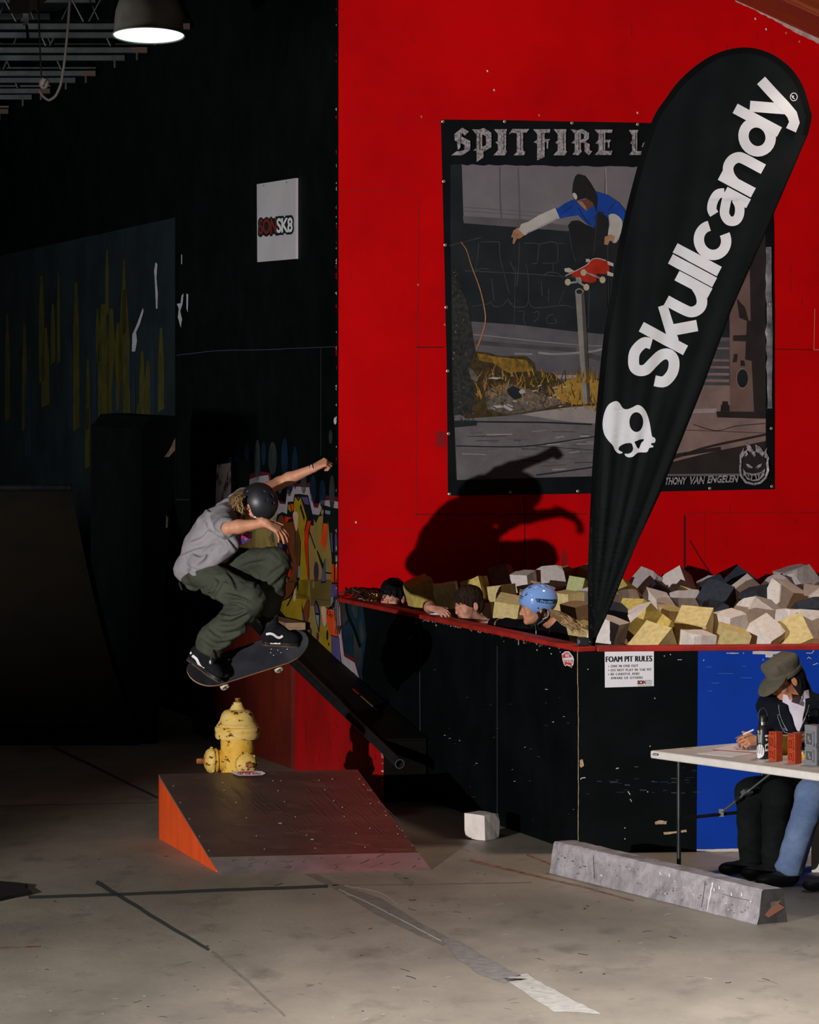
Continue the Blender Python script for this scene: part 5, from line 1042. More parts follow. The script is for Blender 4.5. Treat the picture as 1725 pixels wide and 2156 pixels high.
def tower(name, px, py, hpx, wv, wu, label, m, md, ridges=False):
    p = onT(px, py); H = hpx * p.y / FL; o = thing(name, label, 'trophy', p)
    vx = (tu * .55 - tv * .84); vx = V((-.80, -.60, 0)).normalized(); vy = V((.60, -.80, 0))   # vx: narrow face to the left-front, vy: broad face towards the camera
    R = rot_axes(vx, vy, UP); b_ = MB(); hx, hy = wv / 2, wu / 2
    zs = [0, .04, .44, .47, .53, .56, .96, 1.0]
    b_.box(p + UP * H * .225, (hx, hy, H * .225), m, R); b_.box(p + UP * H * .5, (hx * .9, hy * .9, H * .06), m, R); b_.box(p + UP * H * .775, (hx, hy, H * .225), m, R); b_.build('column', o, bevel=.002)
    for z0_, hh_ in ((.24, .13), (.66, .16)):
        for fc in (vx, ):
            r_ = MB(); c_ = p + fc * (hx + .0004) + UP * H * z0_; w2 = hy
            R2 = rot_axes(vy, fc, UP)
            r_.box(c_, (hy * .52, .001, H * hh_), md, R2)
            for sgn in (-1, 1): r_.box(c_ + vy * sgn * hy * .66 + fc * .003, (hy * .13, .004, H * hh_ * 1.12), m, R2)
            for sgn in (-1, 1): r_.box(c_ + UP * sgn * H * hh_ * 1.02 + fc * .003, (hy * .78, .004, H * .022), m, R2)
            r_.box(c_ + fc * .003 - vy * hy * .1 + UP * H * .02, (hy * .16, .004, H * .05), m, R2); r_.box(c_ + fc * .003 + vy * hy * .12 - UP * H * .05, (hy * .2, .004, H * .03), m, R2); r_.build('window_relief', o)
    if ridges:
        for s_ in range(7):
            r_ = MB(); 
            for z0_ in (.225, .775): r_.box(p + vy * (hy + .002) + vx * (s_ - 3) * hx * .27 + UP * H * z0_, (hx * .08, .003, H * .215), m, R)
            r_.build('rib', o)
    else:
        r_ = MB()
        for i in range(3): r_.box(p + vx * (hx + .002) + UP * H * (.90 + i * .03), (hy * .7, .002, H * .008), md, rot_axes(vy, vx, UP))
        r_.build('raised_text', o)
    return o
tower('trophy_tower', 1634, 1602, 62, .052, .060, 'red plastic tower next to the black bottle on the table', M_rp, M_rpd)
tower('trophy_tower', 1674, 1607, 63, .052, .058, 'red plastic tower between the yellow cup and the grey tower on the table', M_rp, M_rpd)
tower('trophy_tower', 1716, 1610, 84, .07, .09, 'taller grey ribbed plastic tower at the frame edge on the table', M_gp, M_gpd, True)
M_cup = mat('yellow_plastic_cup', (.62, .36, .012), .3, spec=.5); pcup = onT(1655, 1588)
cu_ = thing('plastic_cup', 'yellow plastic cup standing between the two red towers', 'cup', pcup); m2 = MB(); m2.lathe([(.022, 0), (.024, .003), (.033, .098), (.036, .100), (.036, .104), (.031, .104), (.022, .006), (0, .006)], pcup, M_cup, 28); m2.build('cup_wall', cu_, smooth=40)
m2 = MB(); m2.lathe([(.0335, .092), (.0375, .092), (.0375, .108), (.0335, .108)], pcup, mat('cream_cup_rim', (.62, .52, .24), .4), 28); m2.build('rim', cu_, smooth=40)
pj = onT(1692, 1596); jr = thing('small_bag', 'small crumpled yellow and white wrapper between the red and grey towers', 'wrapper', pj); m2 = MB(); bm = bmesh.new(); bmesh.ops.create_icosphere(bm, subdivisions=2, radius=.024); rq = random.Random(2)
for v in bm.verts: v.co *= rq.uniform(.75, 1.15); v.co.z = max(v.co.z * .9 + .016, 0)
m2.raw([v.co + pj for v in bm.verts], [tuple(v.index for v in f.verts) for f in bm.faces], M_cup); bm.free(); m2.build('wrapper_body', jr); m2 = MB(); m2.box(pj + V((-.012, -.02, .03)), (.010, .006, .006), M_whiteink, frame((1, .3, .4))); m2.build('paper_tag', jr)
# ---- white panel behind the seated people at the frame edge
m2 = MB(); c_ = V(((1709 - CX) * 20.72 / FL, 20.72, 0)); m2.box(c_ + V((.12, 0, .30)), (.12, .012, .30), mat('white_panel_board', (.60, .58, .58), .5)); tag(m2.build('white_panel', origin=c_), 'white board standing on the floor at the frame edge behind the jeans leg', 'panel')
# ================================================================== ceiling things
def lathe_lamp():
    p = W(313, 75, 27.4); R = 76.5 * 27.4 / FL
    o = thing('pendant_lamp', 'grey dome pendant lamp glowing pale green inside, hanging before the steel joists', 'lamp', p)
    Ms = mat('lamp_shade_grey', (.42, .37, .31), .35, (.32, .28, .24), 6, spec=.6, coat=.3); Mi = mat('lamp_inside_lit', (.80, .98, .90), .6, emit=.58)
    b_ = MB(); pr = [(R, 0), (R * .965, .02), (R * .955, .03), (R * .945, .09), (R * .92, .15), (R * .84, .21), (R * .70, .255), (R * .5, .285), (R * .28, .30), (.05, .33), (.05, .40), (0, .40)]
    RL = Matrix.Rotation(math.radians(-8.0), 3, 'X'); pr = [(a, b * R / .223) for a, b in pr]; b_.lathe(pr, p, Ms, 48, RL, caps=False); b_.build('shade', o, smooth=50)
    b_ = MB(); b_.lathe([(R * .97, .004), (R * 1.0, -.004), (R * 1.02, .004), (R * .98, .012)], p, Ms, 48, RL, caps=False); b_.build('rim', o, smooth=60)
    b_ = MB(); b_.lathe([(R * .965, .004), (R * .93, .09 * R / .223), (R * .82, .20 * R / .223), (R * .5, .27 * R / .223), (0, .285 * R / .223)], p, Mi, 48, RL, caps=False); b_.build('reflector', o, smooth=60)
    b_ = MB(); b_.lathe([(0, .06), (.05, .075), (.075, .13), (.06, .2), (.03, .27)], p, mat('lamp_bulb', (.9, 1.0, .95), .4, emit=1.6), 24, RL); b_.build('bulb', o, smooth=60)
    b_ = MB(); b_.tube([p + UP * .40, V((p.x, p.y, HW))], .012, M_dsteel, 8); b_.build('stem', o)
lathe_lamp()
M_jst = mat('galvanised_joist', (.16, .165, .17), .5, (.10, .105, .11), 6, metal=.3); M_jend = mat('rusty_pipe_end', (.20, .12, .09), .7)
def wallpt(px, py):
    return LW.hit(px, py)
J = [((405, 56), 'steel joist behind the pendant lamp shade'), ((315, 106), 'steel joist passing just under the pendant lamp rim'), ((206, 155), 'steel joist level with the hanging wall of the cable loop'), ((110, 192), 'short steel joist end crossing behind the white cable plug'), ((22, 235), 'steel joist farthest from the lamp, ending near the frame corner')]
for k, ((px, py), lb) in enumerate(J):
    e_ = wallpt(px, py) + NL * .02; o = thing('ceiling_joist', lb, 'joist', e_, 'steel ceiling joists'); dx = V((-1, .0, 0)); Lg = 7.0
    for nm, oz, oy in (('bottom_chord', 0, 0), ('bottom_chord', -.005, .75)):
        b_ = MB(); s0 = e_ + V((-oy * .34, oy, oz)); b_.box(s0 + dx * Lg / 2, (Lg / 2, .035, .022), M_jst); b_.box(s0 + dx * Lg / 2 + V((0, .03, .03)), (Lg / 2, .006, .03), M_jst); b_.box(s0 + dx * .06, (.061, .036, .023), M_jend if oy == 0 else M_jst)
        b_.box(s0 + dx * .09 - UP * .05, (.008, .008, .035), M_jst); b_.build(nm, o)
    b_ = MB(); tz = HW - e_.z - .04; b_.box(e_ + dx * Lg / 2 + UP * tz, (Lg / 2, .04, .03), M_jst); b_.build('top_chord', o)
    b_ = MB(); n_ = 12
    for i in range(n_):
        x0 = .3 + i * .56; b_.tube([e_ + dx * x0, e_ + dx * (x0 + .28) + UP * tz, e_ + dx * (x0 + .56)], .010, M_jst, 6)
    b_.build('web_rod', o)
cb_ = [W(147, -60, 23), W(147, 0, 23), W(143, 60, 23), W(136, 130, 23), W(128, 180, 23), W(117, 203, 23), W(103, 212, 23), W(90, 203, 23), W(83, 190, 23)]
for i in range(2):
    n_ = []
    for j in range(len(cb_) - 1): n_ += [cb_[j], (cb_[j] + cb_[j + 1]) / 2]
    cb_ = n_ + [cb_[-1]]
cb_ = [cb_[0]] + [(cb_[i - 1] + cb_[i] * 2 + cb_[i + 1]) / 4 for i in range(1, len(cb_) - 1)] + [cb_[-1]]
cb_[0] = V((cb_[0].x, cb_[0].y, HW))
hc_ = thing('hanging_cable', 'grey cable hanging in a loop from the dark ceiling with a pale plug', 'cable', W(147, 0, 23)); m2 = MB(); m2.tube(cb_, .009, mat('cable_grey', (.20, .18, .165), .6), 10); m2.build('cable', hc_, smooth=60)
m2 = MB(); pl_ = W(93, 175, 23); m2.lathe([(.016, -.035), (.030, -.02), (.034, .0), (.03, .02), (.018, .034)], pl_, mat('plug_pale', (.42, .38, .38), .5), 14, frame((.3, -.3, 1))); m2.box(pl_ + V((.008, -.034, 0)), (.004, .004, .03), M_blk, frame((.5, 0, 1))); m2.build('plug', hc_, smooth=40)
m2 = MB(); m2.tube([V((W(80, 0, 23).x, 23, HW)), W(81, 0, 23), W(84, 100, 23), W(87, 165, 23)], .006, M_blk, 8); m2.build('suspension_wire', hc_, smooth=60)
lf = thing('ceiling_light', 'pale skylight-like fixture above the joists in the upper corner', 'light', W(55, 12, 25.5)); m2 = MB(); A4 = [W(20, 28, 25.0), W(62, 28, 25.0), W(128, -22, 26.6), W(86, -22, 26.6)]; m2.prism(A4, UP * .12, mat('fixture_frame', (.10, .10, .10), .6)); m2.build('housing', lf)
m2 = MB(); ins = [p.lerp(sum(A4, V()) / 4, .16) - UP * .003 for p in A4]; m2.face(ins, mat('fixture_panel_lit', (.50, .45, .42), .5, emit=.35)); m2.build('lit_panel', lf)
m2 = MB(); q_ = W(54, 38, 25.3); m2.box(q_, (.018, .018, .05), M_steel); m2.tube([q_, W(57, 60, 25.3), W(60, 90, 25.3)], .010, M_dsteel, 8); m2.build('conduit', lf)
# ================================================================== people
M_skin = mat('skin_warm', (.58, .275, .165), .5, (.51, .225, .13), 14, spec=.3, sss=.08); M_skin2 = mat('skin_fair', (.58, .30, .21), .5, (.52, .24, .165), 16, spec=.3, sss=.08)
M_skin3 = mat('skin_tan', (.47, .20, .105), .5, (.42, .17, .09), 14, spec=.3, sss=.08); M_lip = mat('lip_tone', (.40, .12, .09), .45)
M_eyew = mat('eye_white', (.30, .27, .26), .4); M_iris = mat('iris_dark', (.03, .02, .015), .2)
M_hairb = mat('hair_dark_brown', (.016, .009, .0065), .75, (.035, .018, .011), 60, stretch=(1, 1, .2), bump=.5, bscale=80, spec=.12); M_hairk = mat('hair_black', (.0035, .0035, .0042), .7, (.007, .007, .0085), 60, stretch=(1, 1, .2), bump=.4, bscale=70, spec=.12); M_hairl2 = mat('hair_dark_blond', (.17, .095, .04), .6, (.09, .05, .02), 50, spec=.2); M_hairl = mat('hair_blond', (.40, .26, .12), .5, (.20, .11, .045), 50, bump=.5, bscale=70)
def axes(f, u):
    f = V(f).normalized(); u = V(u); u = (u - f * u.dot(f)).normalized(); return f, u, u.cross(f)          # forward, up, left
def head_fn(c, f, u, k=1.0):
    f, u, s = axes(f, u); q = lambda a, b, d: c + (f * a + u * b + s * d) * k
    R = rot_axes(f, s, u); sz = lambda *r: [x * k for x in r]
    skull = U(.03 * k, ell(q(-.012, .052, 0), sz(.098, .074, .085), R), ell(q(.030, -.020, 0), sz(.060, .058, .080), R), ell(q(.045, -.062, 0), sz(.040, .043, .042), R))
    skull = U(.016 * k, skull, ell(q(.073, -.090, 0), sz(.020, .024, .018), R), cap(q(.078, .026, -.03), q(.078, .026, .03), .013 * k), ell(q(.062, -.022, .042), sz(.024, .022, .026), R), ell(q(.062, -.022, -.042), sz(.024, .022, .026), R))
    skull = Sub(.012 * k, skull, ell(q(.098, .004, .033), sz(.014, .017, .011), R), ell(q(.098, .004, -.033), sz(.014, .017, .011), R))
    skull = U(.008 * k, skull, cap(q(.090, .008, 0), q(.108, -.028, 0), .007 * k, .0125 * k), ell(q(.098, -.033, .009), sz(.009, .008, .007), R), ell(q(.098, -.033, -.009), sz(.009, .008, .007), R))
    skull = U(.005 * k, skull, ell(q(.087, -.055, 0), sz(.009, .020, .0055), R), ell(q(.085, -.066, 0), sz(.009, .017, .006), R), *[ell(q(.086, .002, .031 * g), sz(.011, .013, .010), R) for g in (-1, 1)])
    skull = Sub(.003 * k, skull, cap(q(.098, -.0605, -.02), q(.098, -.0605, .02), .0022 * k))
    ears = []
    for g in (-1, 1):
        R2 = rot_axes((f * .93 + s * g * -.36).normalized(), (s * g * .93 + f * .36).normalized(), u)
        ears.append(Sub(.004, ell(q(-.010, -.005, .080 * g), sz(.019, .008, .033), R2), ell(q(-.004, .002, .090 * g), sz(.009, .008, .018), R2)))
    return U(.006 * k, skull, *ears), q, R, (f, u, s)
def face_parts(person, q, R, k, hairm, brow=True, eyes=True):
    if eyes:
        for g in (-1, 1):
            b_ = MB(); bm = bmesh.new(); bmesh.ops.create_uvsphere(bm, u_segments=14, v_segments=10, radius=.0100 * k); c_ = q(.0865, .002, .031 * g); fwd = (q(1, 0, 0) - q(0, 0, 0)).normalized()
            vs_ = [v.co + c_ for v in bm.verts]; w_ = [tuple(v.index for v in f_.verts) for f_ in bm.faces if f_.calc_center_median().dot(fwd) < .0070 * k]; i_ = [tuple(v.index for v in f_.verts) for f_ in bm.faces if f_.calc_center_median().dot(fwd) >= .0070 * k]
            b_.raw(vs_, w_, M_eyew); b_.raw(vs_, i_, M_iris); bm.free(); b_.build('eye', person, smooth=60)
    if brow:
        b_ = MB()
        for g in (-1, 1): b_.tube([q(.092, .027, .014 * g), q(.0905, .033, .030 * g), q(.080, .030, .046 * g)], [.0035 * k, .004 * k, .002 * k], hairm, 6)
        b_.build('eyebrow', person, smooth=60)
def hand_fn(wr, d, n, side, k=1.0, curl=(.35, .4, .3), spread=.14, thumb=(.55, .6, -.1), fist=False):
    """wr wrist, d towards the fingers, n back of the hand, side +1/-1: thumb side = side * (d x n)"""
    d = V(d).normalized(); n = V(n); n = (n - d * n.dot(d)).normalized(); s = d.cross(n) * side
    P_ = lambda a, b, c: wr + (d * a + s * b + n * c) * k
    kn = [(.088, .030), (.094, .010), (.088, -.010), (.079, -.028)]
    palm = U(.016 * k, *[cap(P_(.008, b * .62, 0), P_(a, b, 0), .0150 * k, .0115 * k) for a, b in kn], cap(P_(.015, .012, -.008), P_(.062, .018, -.008), .014 * k, .012 * k), cap(P_(-.03, 0, 0), P_(.02, 0, 0), .0235 * k, .019 * k))
    fs = []
    L = [(.044, .026, .021), (.049, .030, .022), (.046, .028, .021), (.036, .021, .018)]
    for i, ((a, b), ls) in enumerate(zip(kn, L)):
        p = P_(a, b, 0); ang = 0; sp = (1.5 - i) * spread * .6; r = [.0095, .0088, .0082, .0070]; r = [x * (1 if i < 3 else .88) * k for x in r]
        cu = curl[i] if isinstance(curl[0], (tuple, list)) else curl
        for j in range(3):
            ang += cu[j]; dirv = (d * math.cos(ang) - n * math.sin(ang)); dirv = (dirv * math.cos(sp) + s * math.sin(sp)).normalized()
            e_ = p + dirv * ls[j] * k; fs.append(cap(p, e_, r[j], r[j + 1])); p = e_
    ta, tb, tc = thumb; p = P_(.022, .024, -.006); dv = (d * ta + s * tb + n * tc).normalized(); e1 = p + dv * .038 * k; dv2 = (dv + d * .55 - n * .2).normalized(); e2 = e1 + dv2 * .030 * k; e3 = e2 + (dv2 + d * .3).normalized() * .024 * k
    fs += [cap(p, e1, .0135 * k, .0105 * k), cap(e1, e2, .0105 * k, .0092 * k), cap(e2, e3, .0092 * k, .0075 * k)]
    return U(.007 * k, palm, U(.0035 * k, *fs)), P_
def k3(l): return [(320 + x / 3.85, 920 + y / 3.85) for x, y in l]
def creased(f, pts, lines):
    """press creases into the camera side of a cloth shape: valley with a soft ridge beside it"""
    lo, hi = bounds(pts, .08); o = sdf('draft', f, lo, hi, .012, M_skin); t_ = tree_of(o); bpy.data.objects.remove(o); c = V((0, 0, HC)); g = f
    val, rid = [], []
    for r, l in lines:
        q = cr(k3(l), 3, closed=False); P_ = []
        for x, y in q:
            d = V(((x - CX) / FL, 1, -(y - HY) / FL)).normalized(); p, n, i, t = t_.ray_cast(c, d); P_.append((p, n) if p is not None else None)
        N_ = len(P_)
        for i in range(N_ - 1):
            a, b = P_[i], P_[i + 1]
            if a is None or b is None or (a[0] - b[0]).length > .12: continue
            tp = lambda j: r * (.45 + .55 * math.sin(math.pi * (j + .5) / N_))
            val.append(cap(a[0] + a[1] * .004, b[0] + b[1] * .004, tp(i), tp(i + 1)))
            s = (b[0] - a[0]).cross(a[1]).normalized(); dn_ = r * 2.1
            rid.append(cap(a[0] + s * dn_ - a[1] * r * .55, b[0] + s * dn_ - b[1] * r * .55, tp(i) * 1.25, tp(i + 1) * 1.25))
    return Sub(.018, U(.03, f, U(.01, *rid)), U(.008, *val))
TF = [(.010, [(268, 725), (330, 695), (395, 650)]), (.011, [(240, 945), (320, 905), (420, 880)]), (.012, [(510, 915), (470, 960), (440, 1010), (385, 1045)]), (.011, [(295, 1055), (370, 1092), (450, 1075)]), (.009, [(560, 930), (600, 880), (560, 830)]), (.008, [(452, 690), (475, 745), (545, 775)]),
      (.010, [(600, 800), (655, 855), (690, 905)]), (.009, [(330, 830), (400, 800), (450, 740)]), (.008, [(430, 560), (480, 600), (500, 660)]), (.008, [(500, 545), (580, 520), (640, 470)]), (.009, [(350, 940), (400, 960), (470, 930)])]
LF = [(.010, [(520, 1140), (558, 1180), (512, 1262), (490, 1350)]), (.012, [(500, 1340), (600, 1385), (690, 1370)]), (.012, [(540, 1410), (640, 1432), (740, 1400)]), (.013, [(560, 1510), (660, 1505), (760, 1440)]), (.013, [(470, 1545), (560, 1605), (690, 1580)]), (.012, [(420, 1630), (510, 1685), (610, 1660)]), (.011, [(690, 1040), (800, 1000), (900, 985)]),
      (.012, [(840, 1100), (868, 1165), (845, 1215)]), (.012, [(900, 1190), (980, 1110), (1050, 1055)]), (.012, [(880, 1290), (960, 1235), (1040, 1165)]), (.011, [(290, 1205), (400, 1235), (490, 1210)]), (.011, [(320, 1275), (420, 1292), (485, 1265)]), (.010, [(600, 1250), (690, 1270), (780, 1310)]), (.010, [(640, 1330), (720, 1330), (790, 1370)]), (.010, [(620, 1100), (680, 1180), (700, 1260)])]
# ------------------------------------------------------------------ the skateboarder
ska = thing('person', 'skateboarder in black helmet, grey tee and olive trousers in mid-air above the hydrant', 'person', W(470, 1200, 22.2))
hipN, hipF = W(428, 1206, 22.13), W(452, 1184, 22.40); pel = (hipN + hipF) / 2; che = W(466, 1112, 22.22); nkb = W(490, 1074, 22.18)
shN, shF = W(474, 1090, 22.02), W(515, 1050, 22.40); elN, wrN = W(479, 1112, 21.78), W(560, 1101, 21.74); elF, wrF = W(588, 1017, 22.62), W(660, 986, 22.56)
knN, anN = W(522, 1264, 21.92), W(431, 1362, 22.02); knF, anF = W(578, 1186, 22.12), W(566, 1308, 22.18)
hc0 = W(526, 1071, 22.13); hf, hu = V((.50, -.10, -.86)), V((.86, -.06, .50))
H, hq, hR, (f_, u_, s_) = head_fn(hc0, hf, hu, 1.0)
handN, hp1 = hand_fn(wrN, (.66, .02, -.36), (.34, -.42, .62), -1, .98, curl=((.30, .25, .15), (.42, .30, .2), (.5, .3, .2), (.62, .35, .2)), spread=.20, thumb=(.75, .66, .16))
handF, hp2 = hand_fn(wrF, (.80, .02, .42), (-.30, -.55, .72), -1, .98, curl=(1.15, 1.45, 1.0), spread=.02, thumb=(.75, .35, -.55))
body = U(.035, cap(pel, che, .105, .12), cap(che, nkb, .115, .06), cap(shN, shF, .055), cap(nkb, hq(-.02, -.05, 0), .05, .048), U(.02, cap(hipN, knN, .078, .055), cap(knN, anN, .052, .030)), U(.02, cap(hipF, knF, .078, .055), cap(knF, anF, .052, .030)))
arms = U(.02, cap(shN, elN, .046, .039), cap(elN, elN.lerp(wrN, .3), .040, .041), cap(elN.lerp(wrN, .3), wrN, .041, .0245), cap(shF, elF, .046, .038), cap(elF, elF.lerp(wrF, .3), .038, .040), cap(elF.lerp(wrF, .3), wrF, .040, .0245))
feet = U(.02, cap(anN, W(416, 1384, 22.06), .030, .022), cap(W(416, 1384, 22.06), W(432, 1400, 22.01), .022, .018), cap(anF, W(570, 1335, 22.19), .034, .026), cap(W(572, 1343, 22.19), W(595, 1346, 22.21), .022, .02))
bodyf = U(.012, U(.02, body, arms, H, feet), handN, handF)
lo, hi = bounds([hipN, hipF, knN, anN, anF, knF, shF, wrF, W(700, 955, 22.5), W(640, 1160, 21.6), W(430, 1440, 21.9), W(380, 1210, 22.3), W(546, 1020, 22.1)], .12)
sdf('body', bodyf, lo, hi, .0044, M_skin, ska)
# t-shirt
tsh = U(.05, cap(W(412, 1192, 22.26), W(436, 1158, 22.24), .118, .150), cap(W(436, 1158, 22.24), W(458, 1118, 22.22), .152, .142), cap(W(458, 1118, 22.22), W(484, 1078, 22.20), .142, .085), cap(W(440, 1170, 22.22), W(478, 1140, 22.16), .10, .085), cap(shN, shF, .075))
tsh = U(.03, tsh, cap(W(470, 1086, 22.06), W(475, 1110, 21.80), .080, .074), cap(W(497, 1062, 22.36), W(532, 1040, 22.47), .075, .064))
tsh = U(.04, tsh, cap(W(392, 1200, 22.28), W(430, 1180, 22.20), .085, .115), cap(W(425, 1190, 22.10), W(482, 1146, 22.08), .085, .070))
tfold0 = folds(tsh, .006, 26, 3, [(.6, .2, .75), (.8, 0, -.3)])
tfold = creased(tfold0, (W(360, 1240, 22.3), W(560, 1020, 22.65), W(480, 1110, 21.66)), TF)
tsh2 = Sub(.006, tfold, cap(W(486, 1118, 21.66), W(480, 1113, 21.72), .056, .052), cap(W(556, 1028, 22.58), W(540, 1035, 22.53), .056, .050), ell(W(507, 1064, 22.16), (.070, .08, .066)))
tsh2 = Inter(.01, tsh2, half(W(380, 1227, 22.25), (.45, 0, -.89)))
lo, hi = bounds([W(360, 1240, 22.3), W(560, 1020, 22.65), W(480, 1110, 21.66), W(510, 1170, 22.1)], .06)
M_tee = mat('grey_cotton', (.295, .275, .295), .85, (.25, .235, .25), 5, bump=.12, bscale=50, spec=.1)
tee = sdf('tshirt', tsh2, lo, hi, .0062, M_tee, ska)
b_ = MB(); M_black_trim = mat('black_cotton', (.008, .009, .011), .8)
ctr_ = W(484, 1114.5, 21.745); ax_ = (elN.lerp(wrN, .1) - shN).normalized(); R_ = frame((.10, -.93, -.12))
ctr_ = W(474.5, 1108, 21.785); R_ = frame(elN - shN); b_.lathe([(.056, -.004), (.060, 0), (.056, .004)], ctr_, M_black_trim, 28, R_, caps=False); b_.build('sleeve_hem', ska, smooth=60)
# trousers
trN = U(.04, cap(hipN, knN, .106, .108), cap(knN, W(500, 1300, 21.95), .110, .104), cap(W(500, 1300, 21.95), W(443, 1353, 22.01), .106, .094), cap(W(447, 1348, 22.01), W(441, 1372, 22.0), .092, .084))
trF = U(.04, cap(hipF, knF, .104, .102), cap(knF, W(572, 1240, 22.15), .100, .086), cap(W(572, 1240, 22.15), W(568, 1285, 22.18), .085, .074))
trs = U(.05, trN, trF, cap(pel, W(412, 1212, 22.24), .100, .098), ell(W(450, 1204, 22.25), (.115, .14, .09)))
trs = folds(trs, .008, 24, 12, [(.5, .1, .85), (.75, .1, -.6), (.2, .2, .95)])
trs = U(.01, trs, rbx(W(478, 1252, 21.905), (.058, .016, .062), .012, rot_axes(V((.80, -.30, -.55)).normalized(), V((.36, .93, 0)).normalized(), V((.5, -.2, .84)).normalized())))
trs = creased(trs, (W(375, 1250, 22.3), W(400, 1390, 22.1), W(615, 1150, 22.2), W(520, 1290, 21.8)), LF)
trs = Sub(.01, trs, half(W(380, 1227, 22.25) - V((.45, 0, -.89)) * .035, (.45, 0, -.89)))
trs = Inter(.012, trs, half(W(436, 1377, 22.0), V((-.42, .05, -.9)))); trs = Sub(.012, trs, lambda P: np.maximum(half(W(560, 1301, 22.3), (0, 0, 1))(P), half(W(522, 1300, 22.1), (-1, 0, 0))(P)))
lo, hi = bounds([W(375, 1250, 22.3), W(400, 1390, 22.1), W(615, 1150, 22.2), W(600, 1310, 22.4), W(520, 1290, 21.8)], .06)
M_olive = mat('olive_twill', (.060, .066, .047), .8, (.046, .052, .037), 7, bump=.15, bscale=60, spec=.12)
tro = sdf('trousers', trs, lo, hi, .0062, M_olive, ska)
# cuffs' toggles and belt end
b_ = MB(); b_.tube([W(447, 1368, 21.88), W(445, 1382, 21.88), W(444, 1392, 21.88)], .006, M_olive, 8); b_.lathe([(.010, -.012), (.013, 0), (.009, .012)], W(443.5, 1394, 21.88), M_steel, 10); b_.build('cuff_toggle', ska, smooth=50)
b_ = MB(); b_.tube([W(378, 1226, 22.28), W(380, 1234, 22.27), W(384, 1243, 22.26)], [.007, .008, .005], M_blk, 8); b_.build('belt_end', ska, smooth=50)
b_ = MB(); M_tie = mat('purple_patterned_cotton', (.055, .03, .22), .8, (.40, .03, .08), 26, lo=.46, hi=.56, c3=(.35, .33, .45), scale3=34, lo3=.6, hi3=.66); b_.prism([W(507, 1147, 22.10), W(508, 1128, 22.10), W(520, 1120, 22.10), W(531, 1122, 22.12), W(529, 1134, 22.12), W(517, 1143, 22.11)], V((0, .05, 0)), M_tie); tag(b_.build('undershirt', ska), 'purple patterned undershirt edge')
# helmet
hcE = W(546.5, 1057, 22.13); hRr = rot_axes(*(lambda f, u, s: (f, s, u))(*axes(hf, hu)))
ff, uu, ss = axes(hf, hu)
shell = ell(hcE, (.124, .104, .116), hRr); inner = ell(hcE - uu * .012, (.108, .088, .10), hRr)
ql = lambda a, b, d: hc0 + ff * a + uu * b + ss * d
hel = Sub(.006, shell, half(ql(-.01, .006, 0), uu), inner, cap(ql(-.004, -.02, -.16), ql(-.004, -.02, .16), .036), cap(ql(.11, -.015, -.2), ql(.11, -.015, .2), .05))
vents = [hcE + V((dx, -math.sqrt(max(.0001, .0128 - dx * dx - dz * dz)), dz)) for dx, dz in [((x - 546.5) * .00295, (1057 - y) * .00295) for x, y in ((557, 1034), (523, 1035), (564, 1051), (572, 1040), (577, 1058))]] + [hcE + (uu * a + ff * b + ss * c).normalized() * .12 for a, b, c in [(.72, .45, .52), (.72, -.35, .60), (.30, .62, .66), (.85, .1, -.5), (.9, -.1, .2), (.5, -.75, .3), (.45, .85, .1)]]
hel = Sub(.003, hel, *[ell(v, (.013, .011, .009) if k_ < 5 else (.022, .014, .018), None if k_ < 5 else hRr) for k_, v in enumerate(vents)])
lo, hi = bounds([hcE], .15); M_helk = mat('matte_black_helmet', (.0155, .0165, .020), .42, spec=.5)
sdf('helmet', hel, lo, hi, .0042, M_helk, ska)
HELO = [o for o in ska.children if o.name.startswith('helmet')][0]
b_ = MB(); oh = onto(tree_of(HELO), .0015, hcE)
for x, y in [(513.5, 1065.5), (537.5, 1088)]:
    p_ = oh(x, y); b_.lathe([(.007, -.002), (.006, .003), (0, .0035)], p_, M_white, 10, frame(V((0, -1, 0)))) 
b_.build('rivet', HELO, smooth=50)
b_ = MB(); b_.tube([ql(-.03, .02, .088), ql(-.02, -.03, .085), ql(.01, -.075, .065), ql(.03, -.105, .03)], .0065, M_blk, 8); b_.tube([ql(.03, .01, .09), ql(.01, -.04, .085), ql(.01, -.075, .065)], .0065, M_blk, 8); b_.build('chin_strap', ska, smooth=50)
hair_ = U(.02, cap(W(496, 1056, 22.08), W(504, 1080, 22.05), .036, .028), cap(W(503, 1068, 22.04), W(511, 1094, 22.03), .028, .012), cap(W(492, 1060, 22.14), W(497, 1088, 22.10), .03, .012), ell(ql(-.075, -.01, .02), (.05, .06, .07), hRr), cap(ql(-.085, -.03, .045), ql(-.06, -.10, .05), .030, .016), cap(ql(-.095, -.02, .0), ql(-.09, -.10, .02), .03, .014), cap(ql(-.05, -.02, .075), ql(-.035, -.085, .07), .02, .010))
hair_ = off(hair_, .006); lo, hi = bounds([ql(-.08, -.04, .02)], .19); sdf('hair', hair_, lo, hi, .0045, M_hairl2, ska); b_ = MB(); rh = random.Random(5)
for i in range(150):
    x0 = rh.uniform(498, 517); y0 = rh.uniform(1042, 1072); Y0 = 22.06 + rh.uniform(-.06, .05); x1 = rh.uniform(488, 514); y1 = y0 + rh.uniform(12, 28); pth = [W(x0, y0, Y0), W((x0 + x1) / 2 - rh.uniform(0, 5), (y0 + y1) / 2, Y0 - .015), W(x1, y1, Y0 - rh.uniform(0, .03)), W(x1 + rh.uniform(-5, 7), y1 + rh.uniform(4, 12), Y0)]
    b_.tube(pth, [.003, .0034, .0028, .0008], rh.choice([M_hairl, M_hairl2, M_hairl2]), 6)
b_.build('hair_strands', ska, smooth=60)
